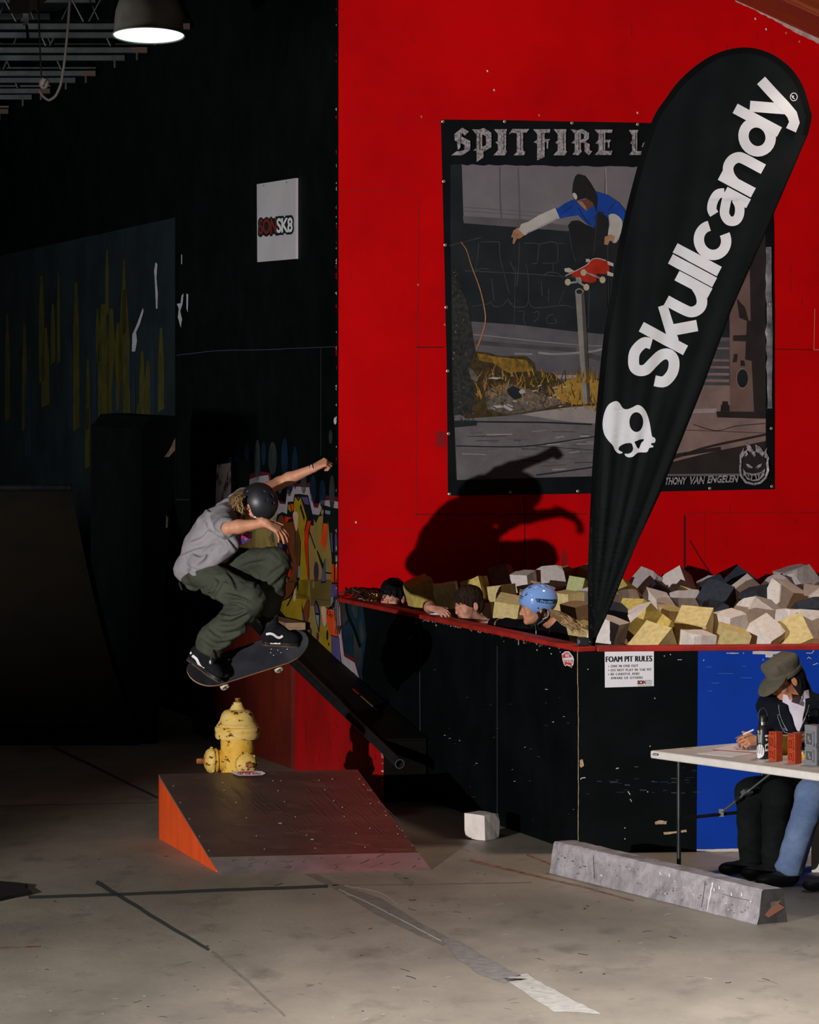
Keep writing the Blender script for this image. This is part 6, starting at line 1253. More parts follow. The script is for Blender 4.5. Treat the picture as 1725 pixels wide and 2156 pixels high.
# bracelets
d_ = (wrF - elF).normalized()
for k_, m_ in ((-.012, M_blk), (-.002, mat('white_band', (.5, .5, .55), .5)), (.008, mat('navy_band', (.02, .03, .07), .5))):
    b_ = MB(); b_.lathe([(.0265, -.004), (.0295, 0), (.0265, .004)], wrF + d_ * k_, m_, 22, frame(d_)); b_.build('wristband', ska, smooth=60)
# shoes
M_suede = mat('black_suede', (.0085, .0085, .010), .9, (.013, .013, .015), 30, bump=.2, bscale=90, spec=.1); M_gum = mat('gum_sole', (.20, .085, .035), .6); M_foxing = mat('black_foxing', (.016, .016, .019), .5)
def shoe(heel, toe, upv, label, side_flip=1, whitefox=False):
    x = (toe - heel).normalized(); z = V(upv); z = (z - x * z.dot(x)).normalized(); y = z.cross(x); L = (toe - heel).length; q = lambda a, b, c: heel + x * a * L + y * b + z * c; R = rot_axes(x, y, z)
    up_ = U(.03, ell(q(.78, 0, .045), (L * .22, .047, .036), R), ell(q(.5, 0, .055), (L * .36, .046, .050), R), ell(q(.22, 0, .060), (L * .225, .043, .060), R), cap(q(.19, 0, .07), q(.24, 0, .125), .047, .050), ell(q(.46, 0, .095), (L * .17, .030, .034), R))
    up_ = Inter(.004, up_, half(q(.5, 0, .016), -z)); up_ = Inter(.006, up_, half(q(.2, 0, .145), z)); up_ = Sub(.006, up_, ell(q(.24, 0, .155), (.042, .034, .03), R))
    lo, hi = bounds([heel, toe, q(.3, 0, .14)], .07); u = sdf('shoe', up_, lo, hi, .0038, M_suede, ska)
    def outl(g): return [(L * .03, .0), (L * .05, .026 * g), (L * .13, .037 * g), (L * .35, .036 * g), (L * .55, .040 * g), (L * .72, .047 * g), (L * .88, .040 * g), (L * .97, .022 * g), (L * 1.0, 0)]
    o_ = cr(outl(1) + outl(-1)[-2:0:-1], 4); P2 = [heel + x * a + y * b for a, b in o_]
    b_ = MB(); b_.prism([p + z * .026 for p in P2], z * -.021, M_foxing); b_.prism([p + z * .005 for p in P2], z * -.005, M_gum); s = b_.build('sole', u, bevel=.002)
    return u, q
n1, q1_ = shoe(W(394, 1388, 22.10), W(461, 1437, 21.93), V((.55, -.14, .80)), 'near')
n2, q2_ = shoe(W(550, 1357, 22.18), W(630, 1360, 22.23), V((.03, -.18, 1.0)), 'far')
def stripe(sh, path, wd, holes=None):
    b_ = MB(); stroke(b_, onto(tree_of(sh), .002), path, wd, M_whiteink, sm=4, maxe=3); tag(b_.build('side_stripe', sh), 'white wavy side stripe')
def k3(l): return [(320 + x / 3.85, 920 + y / 3.85) for x, y in l]
stripe(n1, k3([(328, 1772), (362, 1800), (385, 1845), (405, 1870), (425, 1878)]), 5.4); stripe(n2, k3([(926, 1600), (958, 1594), (985, 1602), (1012, 1622), (1035, 1626), (1060, 1612)]), 5.0)
s2_ = [o for o in n2.children if o.name.startswith('sole')][0]; b_ = MB(); poly(b_, onto(tree_of(s2_), .0022), k3([(950, 1636), (1046, 1654), (1040, 1680), (960, 1678)]), M_whiteink, maxe=4); b_.build('sole_patch', s2_)
b_ = MB(); poly(b_, onto(tree_of(n1), .0015), [(400, 1374), (403.5, 1372), (404.5, 1376), (401, 1378)], M_whiteink, maxe=3); b_.build('heel_tab', n1)
b_ = MB(); b_.tube([anF + UP * .07, anF.lerp(q2_(.24, 0, .11), .6), q2_(.24, 0, .10)], [.054, .052, .046], M_black_trim, 18); b_.build('sock', ska, smooth=60)
b_ = MB(); b_.tube([anN.lerp(knN, .22), anN, q1_(.22, 0, .10)], [.064, .062, .048], M_black_trim, 18); b_.build('sock', ska, smooth=60)
# ------------------------------------------------------------------ skateboard
dc = W(520, 1392, 22.155); da = (W(640, 1352, 22.29) - W(398, 1429, 22.0)).normalized(); db = V((-.12, .62, .78)); db = (db - da * db.dot(da)).normalized(); dn = da.cross(db); dn = dn if dn.y < 0 else -dn
Lh = .405; Wh = .106
skb = thing('skateboard', 'black-topped skateboard with cream wheels in mid-air under the skateboarder', 'skateboard', dc)
M_grip = mat('griptape_black', (.022, .024, .030), .95, (.036, .038, .046), 6, spec=.12, c3=(.055, .055, .06), scale3=9, lo3=.62, hi3=.85); M_ply = mat('maple_ply', (.55, .33, .19), .5, (.42, .22, .12), 20); M_und = mat('deck_underside', (.03, .03, .035), .4)
def deck_pt(u, v, t):
    x = u * Lh; k = max(0, abs(x) - .235) ; zk = k * .42 * min(1, k / .05 + .3); cc = .010 * (v * v) * (1 - min(1, k / .08))
    wd = Wh * (1 if abs(u) < .62 else math.sqrt(max(0, 1 - ((abs(u) - .62) / .385) ** 2.4)))
    return dc + da * x + db * (v * wd) + dn * (zk + cc + t)
nu, nv = 64, 10; us = [-1 + 2 * i / nu for i in range(nu + 1)]; vs2 = [-1 + 2 * j / nv for j in range(nv + 1)]
def sheetmb(t, m): 
    b_ = MB(); b_.raw([deck_pt(u * .999, v, t) for u in us for v in vs2], [(i * (nv + 1) + j, (i + 1) * (nv + 1) + j, (i + 1) * (nv + 1) + j + 1, i * (nv + 1) + j + 1) for i in range(nu) for j in range(nv)], m); return b_
b_ = sheetmb(-.011, M_und); tp = sheetmb(0, M_ply); b_.raw(tp.v, tp.f, M_ply)
edge = [(u, -1) for u in us] + [(u, 1) for u in reversed(us)]
e0 = [deck_pt(u * .999, v, -.011) for u, v in edge]; e1 = [deck_pt(u * .999, v, 0) for u, v in edge]; ne = len(edge)
b_.raw(e0 + e1, [(i, (i + 1) % ne, ne + (i + 1) % ne, ne + i) for i in range(ne)], M_ply); b_.build('deck', skb, smooth=40)
b_ = sheetmb(.0012, M_grip); gt = b_.build('grip_tape', skb, smooth=50)
b_ = MB(); og = onto(tree_of(gt), .0012, dc)
for x, y in [(571.5, 1367), (585, 1369), (570, 1374.5), (591.5, 1374.5), (576, 1380), (605, 1367)]: poly(b_, og, ring(x, y, 1.2, .9, 8), M_whiteink)
b_.build('bolt', gt); b_ = MB(); poly(b_, og, k3([(570, 1950), (590, 1925), (618, 1922), (618, 1938), (600, 1952)]), mat('grip_logo_grey', (.30, .30, .38), .6)); stroke(b_, onto(tree_of(gt), .002, dc), k3([(585, 1945), (600, 1932), (612, 1934)]), .8, M_ink); b_.build('grip_logo', gt)
M_whl = mat('cream_urethane', (.66, .58, .40), .4, (.58, .50, .33), 12, spec=.4)
for sx, cpx in ((-1, None), (1, None)):
    tk = MB(); c_ = dc + da * sx * .185 - dn * .011
    tk.box(c_ - dn * .006, (.040, .028, .006), M_steel, rot_axes(da, db, dn)); tk.tube([c_ - dn * .012, c_ - dn * .045], [.018, .012], M_steel, 12); tk.tube([c_ - dn * .050 - db * .075, c_ - dn * .050 + db * .075], .010, M_steel, 10); tk.tube([c_ - dn * .050 - db * .108, c_ - dn * .050 + db * .108], .0045, M_steel, 8)
    tk.build('truck', skb, smooth=40)
    for sy in (-1, 1):
        wl = MB(); R_ = rot_axes(da, dn, db * sy); c2_ = c_ - dn * .050 + db * sy * .085
        wl.lathe([(.012, -.016), (.024, -.016), (.0275, -.011), (.0275, .011), (.024, .016), (.0135, .016), (.013, .011), (.0045, .011), (.0045, .016), (.0, .016)], c2_, M_whl, 28, R_, mats=[M_whl] * 5 + [M_whl, M_blk, M_blk, M_steel]); wl.build('wheel', skb, smooth=40)
# ------------------------------------------------------------------ people sitting at the table
def seated(name, label, O, jeans, jacket, shirt, skinm, hairm, cap_on, hand_pen, kf, shoesm, legs):
    Q = lambda px, py, Y: W(px, py, Y) + O
    o = thing('person', label, 'person', V((W(1735, 1640, 20.75) + O).xy.to_3d()))
    f0 = V((-.14, -.99, 0)).normalized(); l0 = V((.99, -.14, 0)).normalized(); lh = V((.49, -.87, 0))      # left side, towards the camera
    pelv = V((2.44, 20.78, .53)) + O; chest = Q(1684, 1522, 20.66); nk = Q(1682, 1482, 20.66); shL = chest + l0 * .17 + UP * .085; shR = chest - l0 * .17 + UP * .095
    hipL, hipR = pelv + lh * .10, pelv - lh * .10; (kL, aL, tL), (kR, aR, tR) = legs
    hc_ = Q(1655, 1433, 20.64); hf_, hu_ = kf
    H, q, R, (f, u, s) = head_fn(hc_, hf_, hu_, .94)
    elR, wrR = Q(1640, 1540, 20.70), Q(1602, 1560, 20.47); elL, wrL = Q(1752, 1540, 20.42), Q(1702, 1548, 20.42)
    if hand_pen: hR_, pR = hand_fn(wrR, (-.80, -.32, .10), (.30, -.50, .55), 1, .95, curl=((.75, .8, .4), (.95, .9, .5), (1.1, 1.0, .6), (1.2, 1.1, .6)), spread=.10, thumb=(.70, .38, -.30 + .45))
    else: hR_, pR = hand_fn(wrR, (-.85, -.42, -.05), (0, -.1, 1), 1, .95, curl=(.3, .3, .2))
    hL_, pL = hand_fn(wrL, (-.93, -.20, -.02), (0, -.3, 1), -1, .95, curl=(.3, .35, .25))
    tor = U(.05, cap(pelv, chest, .115, .13), cap(chest, nk, .12, .06), cap(shL, shR, .06), cap(nk, q(-.02, -.06, 0), .05, .05))
    arms_ = U(.02, cap(shL, elL, .046, .04), cap(elL, wrL, .041, .026), cap(shR, elR, .046, .04), cap(elR, wrR, .041, .026))
    lg = U(.03, cap(hipL, kL, .08, .058), cap(kL, aL, .055, .036), cap(hipR, kR, .08, .058), cap(kR, aR, .055, .036), cap(aL, aL.lerp(tL, .45), .032, .024), cap(aR, aR.lerp(tR, .45), .032, .024))
    bf = U(.012, U(.03, tor, arms_, lg, H), hR_, hL_)
    lo, hi = bounds([pelv, nk, hc_ + UP * .14, elL, elR, kL, kR, aL, aR, tL, tR, wrR + V((-.2, -.1, 0)), wrL + V((-.2, 0, 0))], .13); sdf('body', bf, lo, hi, .0048, skinm, o)
    face_parts(o, q, R, .94, hairm)
    jk = U(.05, cap(pelv + UP * .06, chest, .145, .165), cap(chest, nk - UP * .02, .16, .085), cap(shL, shR, .085), ell(chest - f0 * .05 + UP * .02, (.15, .19, .16)), cap(nk - f0 * .06 - UP * .01, q(-.07, -.10, 0), .07, .045))
    jk = U(.03, jk, cap(shL, elL, .078, .059), cap(elL, elL.lerp(wrL, .82), .058, .045), cap(shR, elR, .078, .059), cap(elR, elR.lerp(wrR, .88), .058, .043))
    jk = folds(jk, .007, 22, 5, [(.3, .2, .9)])
    v0 = Q(1678, 1468, 20.50); v1 = Q(1682, 1540, 20.50); jk = Sub(.01, jk, cap(v0 + UP * .03, v1, .084, .014), cap(v0 + UP * .03 + V((0, .06, 0)), v1 + V((0, .04, 0)), .078, .010), ell(q(-.005, -.085, 0), (.062, .066, .06), R), ell(hc_ + u * .02, (.10, .09, .11), R))
    lo, hi = bounds([pelv, nk + UP * .06, elL, elR, wrR, wrL], .17); sdf('jacket', jk, lo, hi, .0066, jacket, o)
    JK = [c for c in o.children if c.name.startswith('jacket')][0]
    st = U(.04, cap(pelv + UP * .1, chest, .125, .146), cap(chest, nk - UP * .01, .146, .092)); st = folds(st, .004, 26, 9); st = Sub(.008, st, ell(q(.0, -.10, 0), (.07, .06, .06), R)); lo, hi = bounds([pelv, nk], .2); sdf('shirt', st, lo, hi, .0066, shirt, o)
    tz_ = U(.04, cap(hipL, kL, .098, .090), cap(kL, aL + UP * .05, .092, .088), cap(hipR, kR, .098, .090), cap(kR, aR + UP * .05, .092, .088), cap(hipL, hipR, .115)); tz_ = folds(tz_, .009, 18, 15, [(.3, .3, .8)])
    tz_ = Inter(.01, tz_, half(aL + UP * .005, (0, 0, -1))); lo, hi = bounds([pelv, hipL, hipR, kL, kR, aL, aR], .14); tro_ = sdf('trousers', tz_, lo, hi, .0066, jeans, o)
    for hl, te in ((aL, tL), (aR, tR)):
        b_ = MB(); x = (te - hl); x.z = 0; x.normalize(); h0 = V((hl.x, hl.y, 0)) - x * .06; y = UP.cross(x); Rr = rot_axes(x, y, UP); 
        sf = U(.02, ell(h0 + x * .21 + UP * .045, (.075, .045, .038), Rr), ell(h0 + x * .10 + UP * .05, (.10, .040, .045), Rr), cap(h0 + x * .06 + UP * .05, h0 + x * .07 + UP * .12, .042, .042)); sf = Inter(.004, sf, half(h0 + UP * .002, (0, 0, -1)))
        lo, hi = bounds([h0, h0 + x * .28, h0 + UP * .14], .07); sdf('shoe', sf, lo, hi, .006, shoesm, o)
    return o, q, R, (f, u, s), dict(bf=bf, JK=JK, pR=pR, wrR=wrR, trousers=tro_, chest=chest, nk=nk, hc=hc_)
M_navy = mat('navy_wool_jacket', (.0032, .0052, .0095), .85, (.0055, .008, .013), 20, bump=.1, bscale=60, spec=.1); M_shirtw = mat('white_shirt', (.62, .58, .66), .8, (.54, .50, .58), 7, bump=.1, bscale=40); M_bkt = mat('black_workwear', (.0040, .0056, .0056), .85, (.007, .009, .0088), 9, bump=.15, bscale=50, spec=.1)
M_denim = mat('blue_denim', (.085, .135, .25), .85, (.15, .20, .32), 4, bump=.15, bscale=90, spec=.1, c3=(.05, .085, .17), scale3=3); M_shoeb = mat('black_shoe', (.010, .011, .012), .55)
LEGS = (((V((2.17, 20.33, .50))), V((2.16, 20.42, .06)), V((1.95, 20.27, .03))), ((V((1.98, 20.52, .50))), V((2.00, 20.62, .06)), V((1.84, 20.53, .03))))
LEGS = ((V((2.10, 20.33, .50)), V((2.10, 20.45, .06)), V((1.91, 20.36, .03))), (V((1.965, 20.50, .49)), V((1.985, 20.62, .06)), V((1.80, 20.53, .03))))
man, q, R, (f, u, s), mi_ = seated('person', 'person in olive cap and navy jacket writing at the white folding table', V((0, 0, 0)), M_bkt, M_navy, M_shirtw, M_skin3, M_hairk, True, True, (V((-.78, -.42, -.46)), V((-.42, -.22, .88))), M_shoeb, LEGS)
# cap
M_cap = mat('olive_cap_cloth', (.105, .095, .068), .85, (.085, .077, .055), 9, bump=.2, bscale=60, spec=.1)
Rf = rot_axes(f, s, u)
crown = U(.03, ell(q(-.012, .070, 0), (.114, .096, .085), Rf), rbx(q(-.012, .118, 0), (.100, .088, .036), .034, Rf)); crown = Inter(.006, crown, half(q(0, .034, 0), -(u + f * .06))); crown = folds(crown, .0035, 34, 8, [(.2, .2, .9)])
brim = Inter(.004, ell(q(.085, .036, 0) , (.112, .100, .030), rot_axes((f - u * .32).normalized(), s, (u + f * .32).normalized())), half(q(.03, .02, 0), -f)); brim = Sub(.003, brim, ell(q(.080, .020, 0), (.118, .108, .030), rot_axes((f - u * .32).normalized(), s, (u + f * .32).normalized())))
band = Inter(.003, ell(q(-.012, .055, 0), (.1165, .0985, .10), Rf), lambda P: np.maximum(half(q(0, .034, 0), -u)(P), half(q(0, .062, 0), u)(P)))
lo, hi = bounds([mi_['hc']], .24); CAPO = sdf('cap', U(.003, crown, brim, band), lo, hi, .0042, M_cap, man)
hh = U(.02, ell(q(-.045, .02, 0), (.085, .088, .10), Rf), cap(q(-.055, -.02, .055), q(-.02, -.155, .075), .045, .022), cap(q(-.075, -.02, 0), q(-.085, -.17, .01), .06, .045), cap(q(-.055, -.02, -.055), q(-.02, -.155, -.06), .045, .022), cap(q(-.035, -.05, .075), q(-.02, -.18, .070), .024, .012), cap(q(.02, .03, .070), q(.028, -.012, .072), .014, .008))
hh = Sub(.008, hh, ell(q(.075, -.03, 0), (.085, .075, .12), Rf), ell(q(-.008, -.006, .088), (.021, .018, .036), Rf), ell(q(-.008, -.006, -.088), (.021, .018, .036), Rf)); hh = folds(hh, .005, 80, 6, [(.9, .3, .1)]); lo, hi = bounds([mi_['hc']], .26); sdf('hair', hh, lo, hi, .0046, M_hairk, man)
oj = onto(tree_of(mi_['JK']), .004, mi_['chest']); b_ = MB(); zq = lambda l: [(1540 + x / 6.957, 1350 + y / 6.957) for x, y in l]; M_zip = mat('zip_silver', (.5, .5, .48), .35, metal=.6)
stroke(b_, oj, zq([(700, 935), (715, 1060), (760, 1190), (830, 1310)]), 1.0, M_zip, sm=4, maxe=4); stroke(b_, oj, zq([(1140, 935), (1100, 1080), (1040, 1240), (1010, 1310)]), 1.0, M_zip, sm=4, maxe=4); b_.build('zip', mi_['JK'])
b_ = MB(); M_stit = mat('pale_stitching', (.25, .28, .30), .7)
for q_ in ([(680, 1080), (712, 1082)], [(685, 1100), (720, 1200), (750, 1270), (790, 1330), (835, 1340)], [(770, 1270), (820, 1310)], [(1075, 1340), (1085, 1270), (1100, 1180)], [(1110, 1130), (1100, 1200), (1130, 1210)], [(1125, 1080), (1140, 1120), (1120, 1170)], [(1140, 1020), (1142, 1060)], [(1085, 1200), (1110, 1290)]): stroke(b_, oj, zq(q_), .9, M_stit, sm=3, maxe=4)
b_.build('embroidery', mi_['JK'])
b_ = MB(); Yc = 20.49
b_.prism([W(1649.5, 1461, Yc + .02), W(1658, 1464, Yc - .02), W(1666, 1480, Yc - .05), W(1665, 1487, Yc - .06), W(1656.5, 1482.5, Yc - .04), W(1648, 1478, Yc)], V((0, .006, 0)), M_shirtw); b_.prism([W(1689, 1472, Yc - .08), W(1694, 1455, Yc - .04), W(1703, 1452.5, Yc), W(1705, 1469, Yc - .04), W(1695, 1471.5, Yc - .06), W(1684, 1482, Yc - .09)], V((0, .006, 0)), M_shirtw); b_.build('collar', man)
# pen
tip, end = W(1548.5, 1554.5, 20.36), W(1587, 1536.5, 20.38); b_ = MB(); ax_ = end - tip; b_.tube([tip, tip + ax_ * .05, tip + ax_ * .14], [.0012, .0028, .0045], M_steel, 10); b_.tube([tip + ax_ * .14, tip + ax_ * .42], .0045, M_steel, 10); b_.tube([tip + ax_ * .42, end], .0050, M_whiteink, 10); tag(b_.build('pen', origin=tip, smooth=40), 'white and silver pen held in the hand of the person in the cap', 'pen')
# second sitter, mostly beyond the frame
OFF = V((.36, -.50, 0))
LEGS2 = ((V((2.46, 19.93, .54)), V((2.40, 20.00, .06)), V((2.24, 19.92, .03))), (V((2.27, 20.08, .54)), V((2.155, 20.15, .07)), V((1.98, 20.07, .03))))
p2, q, R, (f, u, s), mi2 = seated('person', 'person in blue jeans at the frame edge of the table, only legs in view', OFF, M_denim, M_bkt, M_bkt, M_skin2, M_hairb, False, False, (V((-.9, -.3, -.3)), V((-.3, -.1, .95))), M_shoeb, LEGS2)
Rf = rot_axes(f, s, u); hh = Sub(.01, ell(q(-.02, .05, 0), (.115, .092, .105), Rf), ell(q(.09, -.03, 0), (.085, .09, .085), Rf)); lo, hi = bounds([mi2['hc']], .2); sdf('hair', hh, lo, hi, .006, M_hairb, p2)
od = onto(tree_of(mi2['trousers']), .002, LEGS2[1][0]); b_ = MB(); stroke(b_, od, [(1724, 1728), (1712, 1752), (1700, 1785), (1690, 1815), (1680, 1848)], 3.2, mat('dark_denim_seam', (.035, .04, .055), .8), sm=4, maxe=5); b_.build('side_seam', mi2['trousers'])
def chair(label, c, fdir):
    o = thing('folding_chair', label, 'chair', V((c.x, c.y, 0)), None); x = V(fdir).normalized(); y = UP.cross(x); R = rot_axes(x, y, UP); q = lambda a, b, z: V((c.x, c.y, 0)) + x * a + y * b + UP * z
    b_ = MB(); b_.box(q(0, 0, .395), (.19, .20, .012), M_blk, R); b_.build('seat', o, bevel=.008); b_ = MB(); b_.box(q(-.25, 0, .76), (.012, .20, .09), M_blk, R); b_.build('backrest', o, bevel=.008)
    for g in (-1, 1):
        b_ = MB(); b_.tube([q(.20, .20 * g, 0), q(-.16, .20 * g, .41), q(-.26, .20 * g, .84)], .011, M_dsteel, 10); b_.build('leg', o, smooth=40); b_ = MB(); b_.tube([q(-.24, .185 * g, 0), q(.14, .185 * g, .39)], .011, M_dsteel, 10); b_.build('leg', o, smooth=40)
    return o
chair('black folding chair under the person in the olive cap', V((2.50, 20.82, 0)), (-.87, -.49, 0))
chair('black folding chair under the person in blue jeans, its leg showing at the frame edge', V((2.50, 20.82, 0)) + OFF, (-.87, -.49, 0))
# ------------------------------------------------------------------ children in the foam pit
def kid(label, hc_, hf_, hu_, k, body_pts, skinm, shirt, hairm, hand=None, h=.0048, browm=None, sleeve=None):
    sh1, sh2, chest, pelv = [p_ + V((.055, .02, 0)) * (1 if i_ < 2 else 1.6) for i_, p_ in enumerate(body_pts)]; o = thing('person', label, 'person', V((pelv.x, pelv.y, 0)))
    H, q, R, (f, u, s) = head_fn(hc_, hf_, hu_, k); nk = (sh1 + sh2) / 2 + UP * .02
    parts = [cap(pelv, chest, .10, .115), cap(chest, nk, .105, .05), cap(sh1, sh2, .045), cap(nk, q(-.02, -.06, 0), .044, .044), cap(pelv + (sh1 - sh2) * .2, V((pelv.x, pelv.y, .05)) + (sh1 - sh2) * .25, .075, .045), cap(pelv - (sh1 - sh2) * .2, V((pelv.x, pelv.y, .05)) - (sh1 - sh2) * .25, .075, .045)]
    bf = U(.03, *parts); hs = []
    for (s0, e, w_, d_, n_, sd, cu) in hand or []:
        bf = U(.02, bf, cap(s0, e, .040, .036), cap(e, e.lerp(w_, .4), .037, .037), cap(e.lerp(w_, .4), w_, .037, .022)); hs.append(hand_fn(w_, d_, n_, sd, .86, curl=cu, spread=.12)[0])
    bf = U(.02, bf, H); 
    if hs: bf = U(.010, bf, *hs)
    lo, hi = bounds([sh1, sh2, hc_ + UP * .1, pelv, V((pelv.x, pelv.y, .05)), q(.1, 0, 0)] + [x for a in hand or [] for x in (a[1], a[2] + V(a[3]).normalized() * .17)], .11)
    ob = sdf('body', bf, lo, hi, h, [skinm, M_lip], o, pick=lambda c: (np.sqrt((((c - np.array(q(.094, -.0600, 0))) @ np.array(R)) ** 2 / (np.array([.012, .019, .0095]) * k) ** 2).sum(1)) < 1).astype(int)); face_parts(o, q, R, k, browm or hairm)
    sf = U(.04, cap(pelv - UP * .03, chest, .122, .135), cap(chest, nk - UP * .015, .125, .062), cap(sh1, sh2, .062))
    for (s0, e, w_, *_r) in hand or []: sf = U(.03, sf, cap(s0, s0.lerp(e, sleeve or .75), .062, .056)) if (sleeve or .75) < .99 else U(.03, sf, cap(s0, e, .060, .050), cap(e, e.lerp(w_, .9), .050, .038))
    sf = folds(sf, .005, 24, 2); sf = Sub(.008, sf, ell(q(-.004, -.125, 0), (.062, .058, .045), R)); lo, hi = bounds([sh1, sh2, chest, pelv] + [x for a in hand or [] for x in (a[1], a[2])], .15); sdf('shirt', sf, lo, hi, .007, shirt, o)
    return o, q, rot_axes(f, s, u), (f, u, s)
def mop(o, q, R, k, hairm, fringe=.03, hc_=None, name='hair'):
    sz = lambda *r: [x * k for x in r]
    g = U(.015, ell(q(-.016, .058, 0), sz(.116, .094, .098), R), ell(q(-.055, .0, 0), sz(.072, .082, .080), R)); g = U(.01, g, cap(q(.075, .062, -.05), q(.092, fringe + .012, -.045), .022 * k, .012 * k), cap(q(.088, .066, -.015), q(.102, fringe + .010, -.015), .022 * k, .011 * k), cap(q(.088, .066, .02), q(.100, fringe + .012, .022), .022 * k, .011 * k), cap(q(.07, .06, .055), q(.080, fringe, .062), .022 * k, .011 * k), cap(q(.02, .05, .078), q(.028, .0, .076), .016 * k, .010 * k), cap(q(.02, .05, -.078), q(.028, .0, -.076), .016 * k, .010 * k))
    g = Sub(.006, g, ell(q(.085, -.050, 0), sz(.075, .085, .085), R), ell(q(.03, -.06, 0), sz(.08, .10, .055), R), *[ell(q(-.008, -.012, .088 * e), sz(.022, .022, .036), R) for e in (-1, 1)]); g = folds(g, .0055, 75, 7, [(.8, .4, .1)])
    lo, hi = bounds([hc_], .19); sdf(name, g, lo, hi, .0042, hairm, o)
M_teew = mat('white_tshirt', (.56, .54, .58), .85, (.48, .46, .50), 6); M_teeg = mat('grey_sleeve', (.10, .105, .10), .85); M_bks = mat('black_jersey', (.0030, .0034, .0045), .9, (.005, .0055, .007), 12, spec=.05)
# far child
c_ = W(827, 1260, 25.42); A_ = V((.58, -.40, 0)).normalized()
k1, q, R, ax = kid('dark-haired child behind the pit wall nearest the red wall corner, in shadow', c_, V((-.42, -.89, -.08)), UP, .97, (c_ + V((.16, .02, -.19)), c_ + V((-.13, .14, -.19)), c_ + V((.02, .08, -.32)), c_ + V((.05, .10, -.66))), M_skin2, M_teew, M_hairb)
mop(k1, q, R, .98, M_hairk, .020, c_)
# middle child
c2_ = W(986, 1276, 24.02); rim = lambda px: rimP(px, 0)
k2, q, R, ax = kid('brown-haired child in grey tee with a hand on the red rim, in the middle', c2_, V((-.80, -.58, -.16)), V((-.1, 0, 1)), .93, (c2_ + V((.13, -.06, -.145)), c2_ + V((-.05, .20, -.15)), c2_ + V((.04, .09, -.31)), c2_ + V((.08, .12, -.64))), M_skin2, M_teew, M_hairb,
    hand=[(c2_ + V((-.07, .18, -.18)), W(903, 1277, 24.22), W(909, 1281, 24.02), (.68, -.56, -.12), (-.1, -.45, .9), -1, (.35, .6, .35))], sleeve=.70)
mop(k2, q, R, .97, M_hairb, .034, c2_)
# child with the blue helmet
c3k = W(1128, 1280, 22.98)
k3_, q, R, (f, u, s) = kid('child in glossy light-blue helmet and black top with blond hair behind the pit wall', c3k, V((-.97, -.20, -.10)), V((-.06, 0, 1)), .93, (c3k + V((.18, -.10, -.135)), c3k + V((-.02, .17, -.135)), c3k + V((.10, .06, -.28)), c3k + V((.14, .10, -.6))), M_skin, M_bks, M_hairl,
    hand=[(c3k + V((-.03, .15, -.14)), W(1068, 1318, 23.20), W(1034, 1312, 23.50), (-.9, .4, -.1), (0, -.2, 1), -1, (.4, .5, .3))], sleeve=1.0)
he = q(-.006, .050, 0) + V((.018, 0, .008)); hr = (.126, .104, .104); Rh = R
shell = ell(he, hr, Rh); inn = ell(he - u * .01, (.112, .092, .092), Rh)
ql = lambda a, b, d: c3k + f * a + u * b + s * d
low = half(ql(0, -.040, 0), u); fr_ = ell(ql(.105, -.055, 0), (.085, .14, .085), Rh)
hel = Sub(.006, shell, inn, half(ql(0, -.042, 0), u), fr_, cap(ql(-.032, -.035, -.16), ql(-.032, -.035, .16), .030), cap(ql(-.032, -.06, -.16), ql(-.032, -.06, .16), .028))
vt = [he + (u * a + f * b + s * c).normalized() * .108 for a, b, c in [(.80, .25, .55), (.85, -.20, .50), (.42, .80, .42), (.9, .2, -.4), (.9, -.2, -.4), (.78, -.55, .35)]]
hel = Sub(.003, hel, *[ell(v, (.017, .013, .015), Rh) for v in vt])
M_helb = mat('glossy_light_blue', (.20, .36, .76), .12, spec=.6, coat=.6); lo, hi = bounds([he], .15); HB3 = sdf('helmet', hel, lo, hi, .0036, M_helb, k3_)
o3 = onto(tree_of(HB3), .0014, he); o3b = onto(tree_of(HB3), .0026, he); h7 = lambda l: [(1020 + x / 7.19, 1200 + y / 7.19) for x, y in l]
M_hnavy = mat('navy_band_print', (.008, .030, .055), .3); b_ = MB(); poly(b_, o3, h7([(770, 430), (1000, 448), (1135, 440), (1140, 500), (1000, 512), (870, 500), (795, 488)]), M_hnavy, maxe=3)
for y in (446, 460, 474): stroke(b_, o3b, h7([(780, y), (830, y + 4)]), .5, M_helb)
text(b_, o3b, 'Pro-tec', h7([(838, 497)])[0], h7([(1032, 503)])[0], h7([(852, 452)])[0], M_helb, bold=.03, shear=.1, maxe=3)
stroke(b_, o3, h7([(535, 385), (560, 395), (592, 410)]), 2.0, M_ink, maxe=3)
stroke(b_, o3, h7([(532, 410), (580, 440)]), 1.4, M_ink, maxe=3)
for q_ in ([(605, 262), (640, 255), (625, 285)], [(650, 262), (672, 258), (660, 285)], [(690, 245), (680, 280)], [(715, 240), (695, 282)]): stroke(b_, o3, h7(q_), 1.0, M_ink, maxe=3)
for x, y in ((817, 577), (998, 648)): poly(b_, o3, h7(ring(x, y, 11, 12, 10)), M_ink)
b_.build('helmet_print', HB3)
b_ = MB(); M_strapw = mat('pale_piping', (.52, .50, .46), .5); b_.tube([ql(-.055, -.022, .088), ql(-.062, -.045, .086), ql(-.05, -.062, .084), ql(-.02, -.070, .080)], .0028, M_strapw, 6)
b_.tube([ql(.005, -.02, .080), ql(-.005, -.06, .070), ql(.02, -.10, .045), ql(.04, -.115, .0)], .010, M_blk, 8); b_.tube([ql(-.06, -.04, .075), ql(-.03, -.08, .062), ql(.01, -.105, .04)], .010, M_blk, 8); b_.build('chin_strap', k3_, smooth=50)
rh = random.Random(17); b_ = MB()
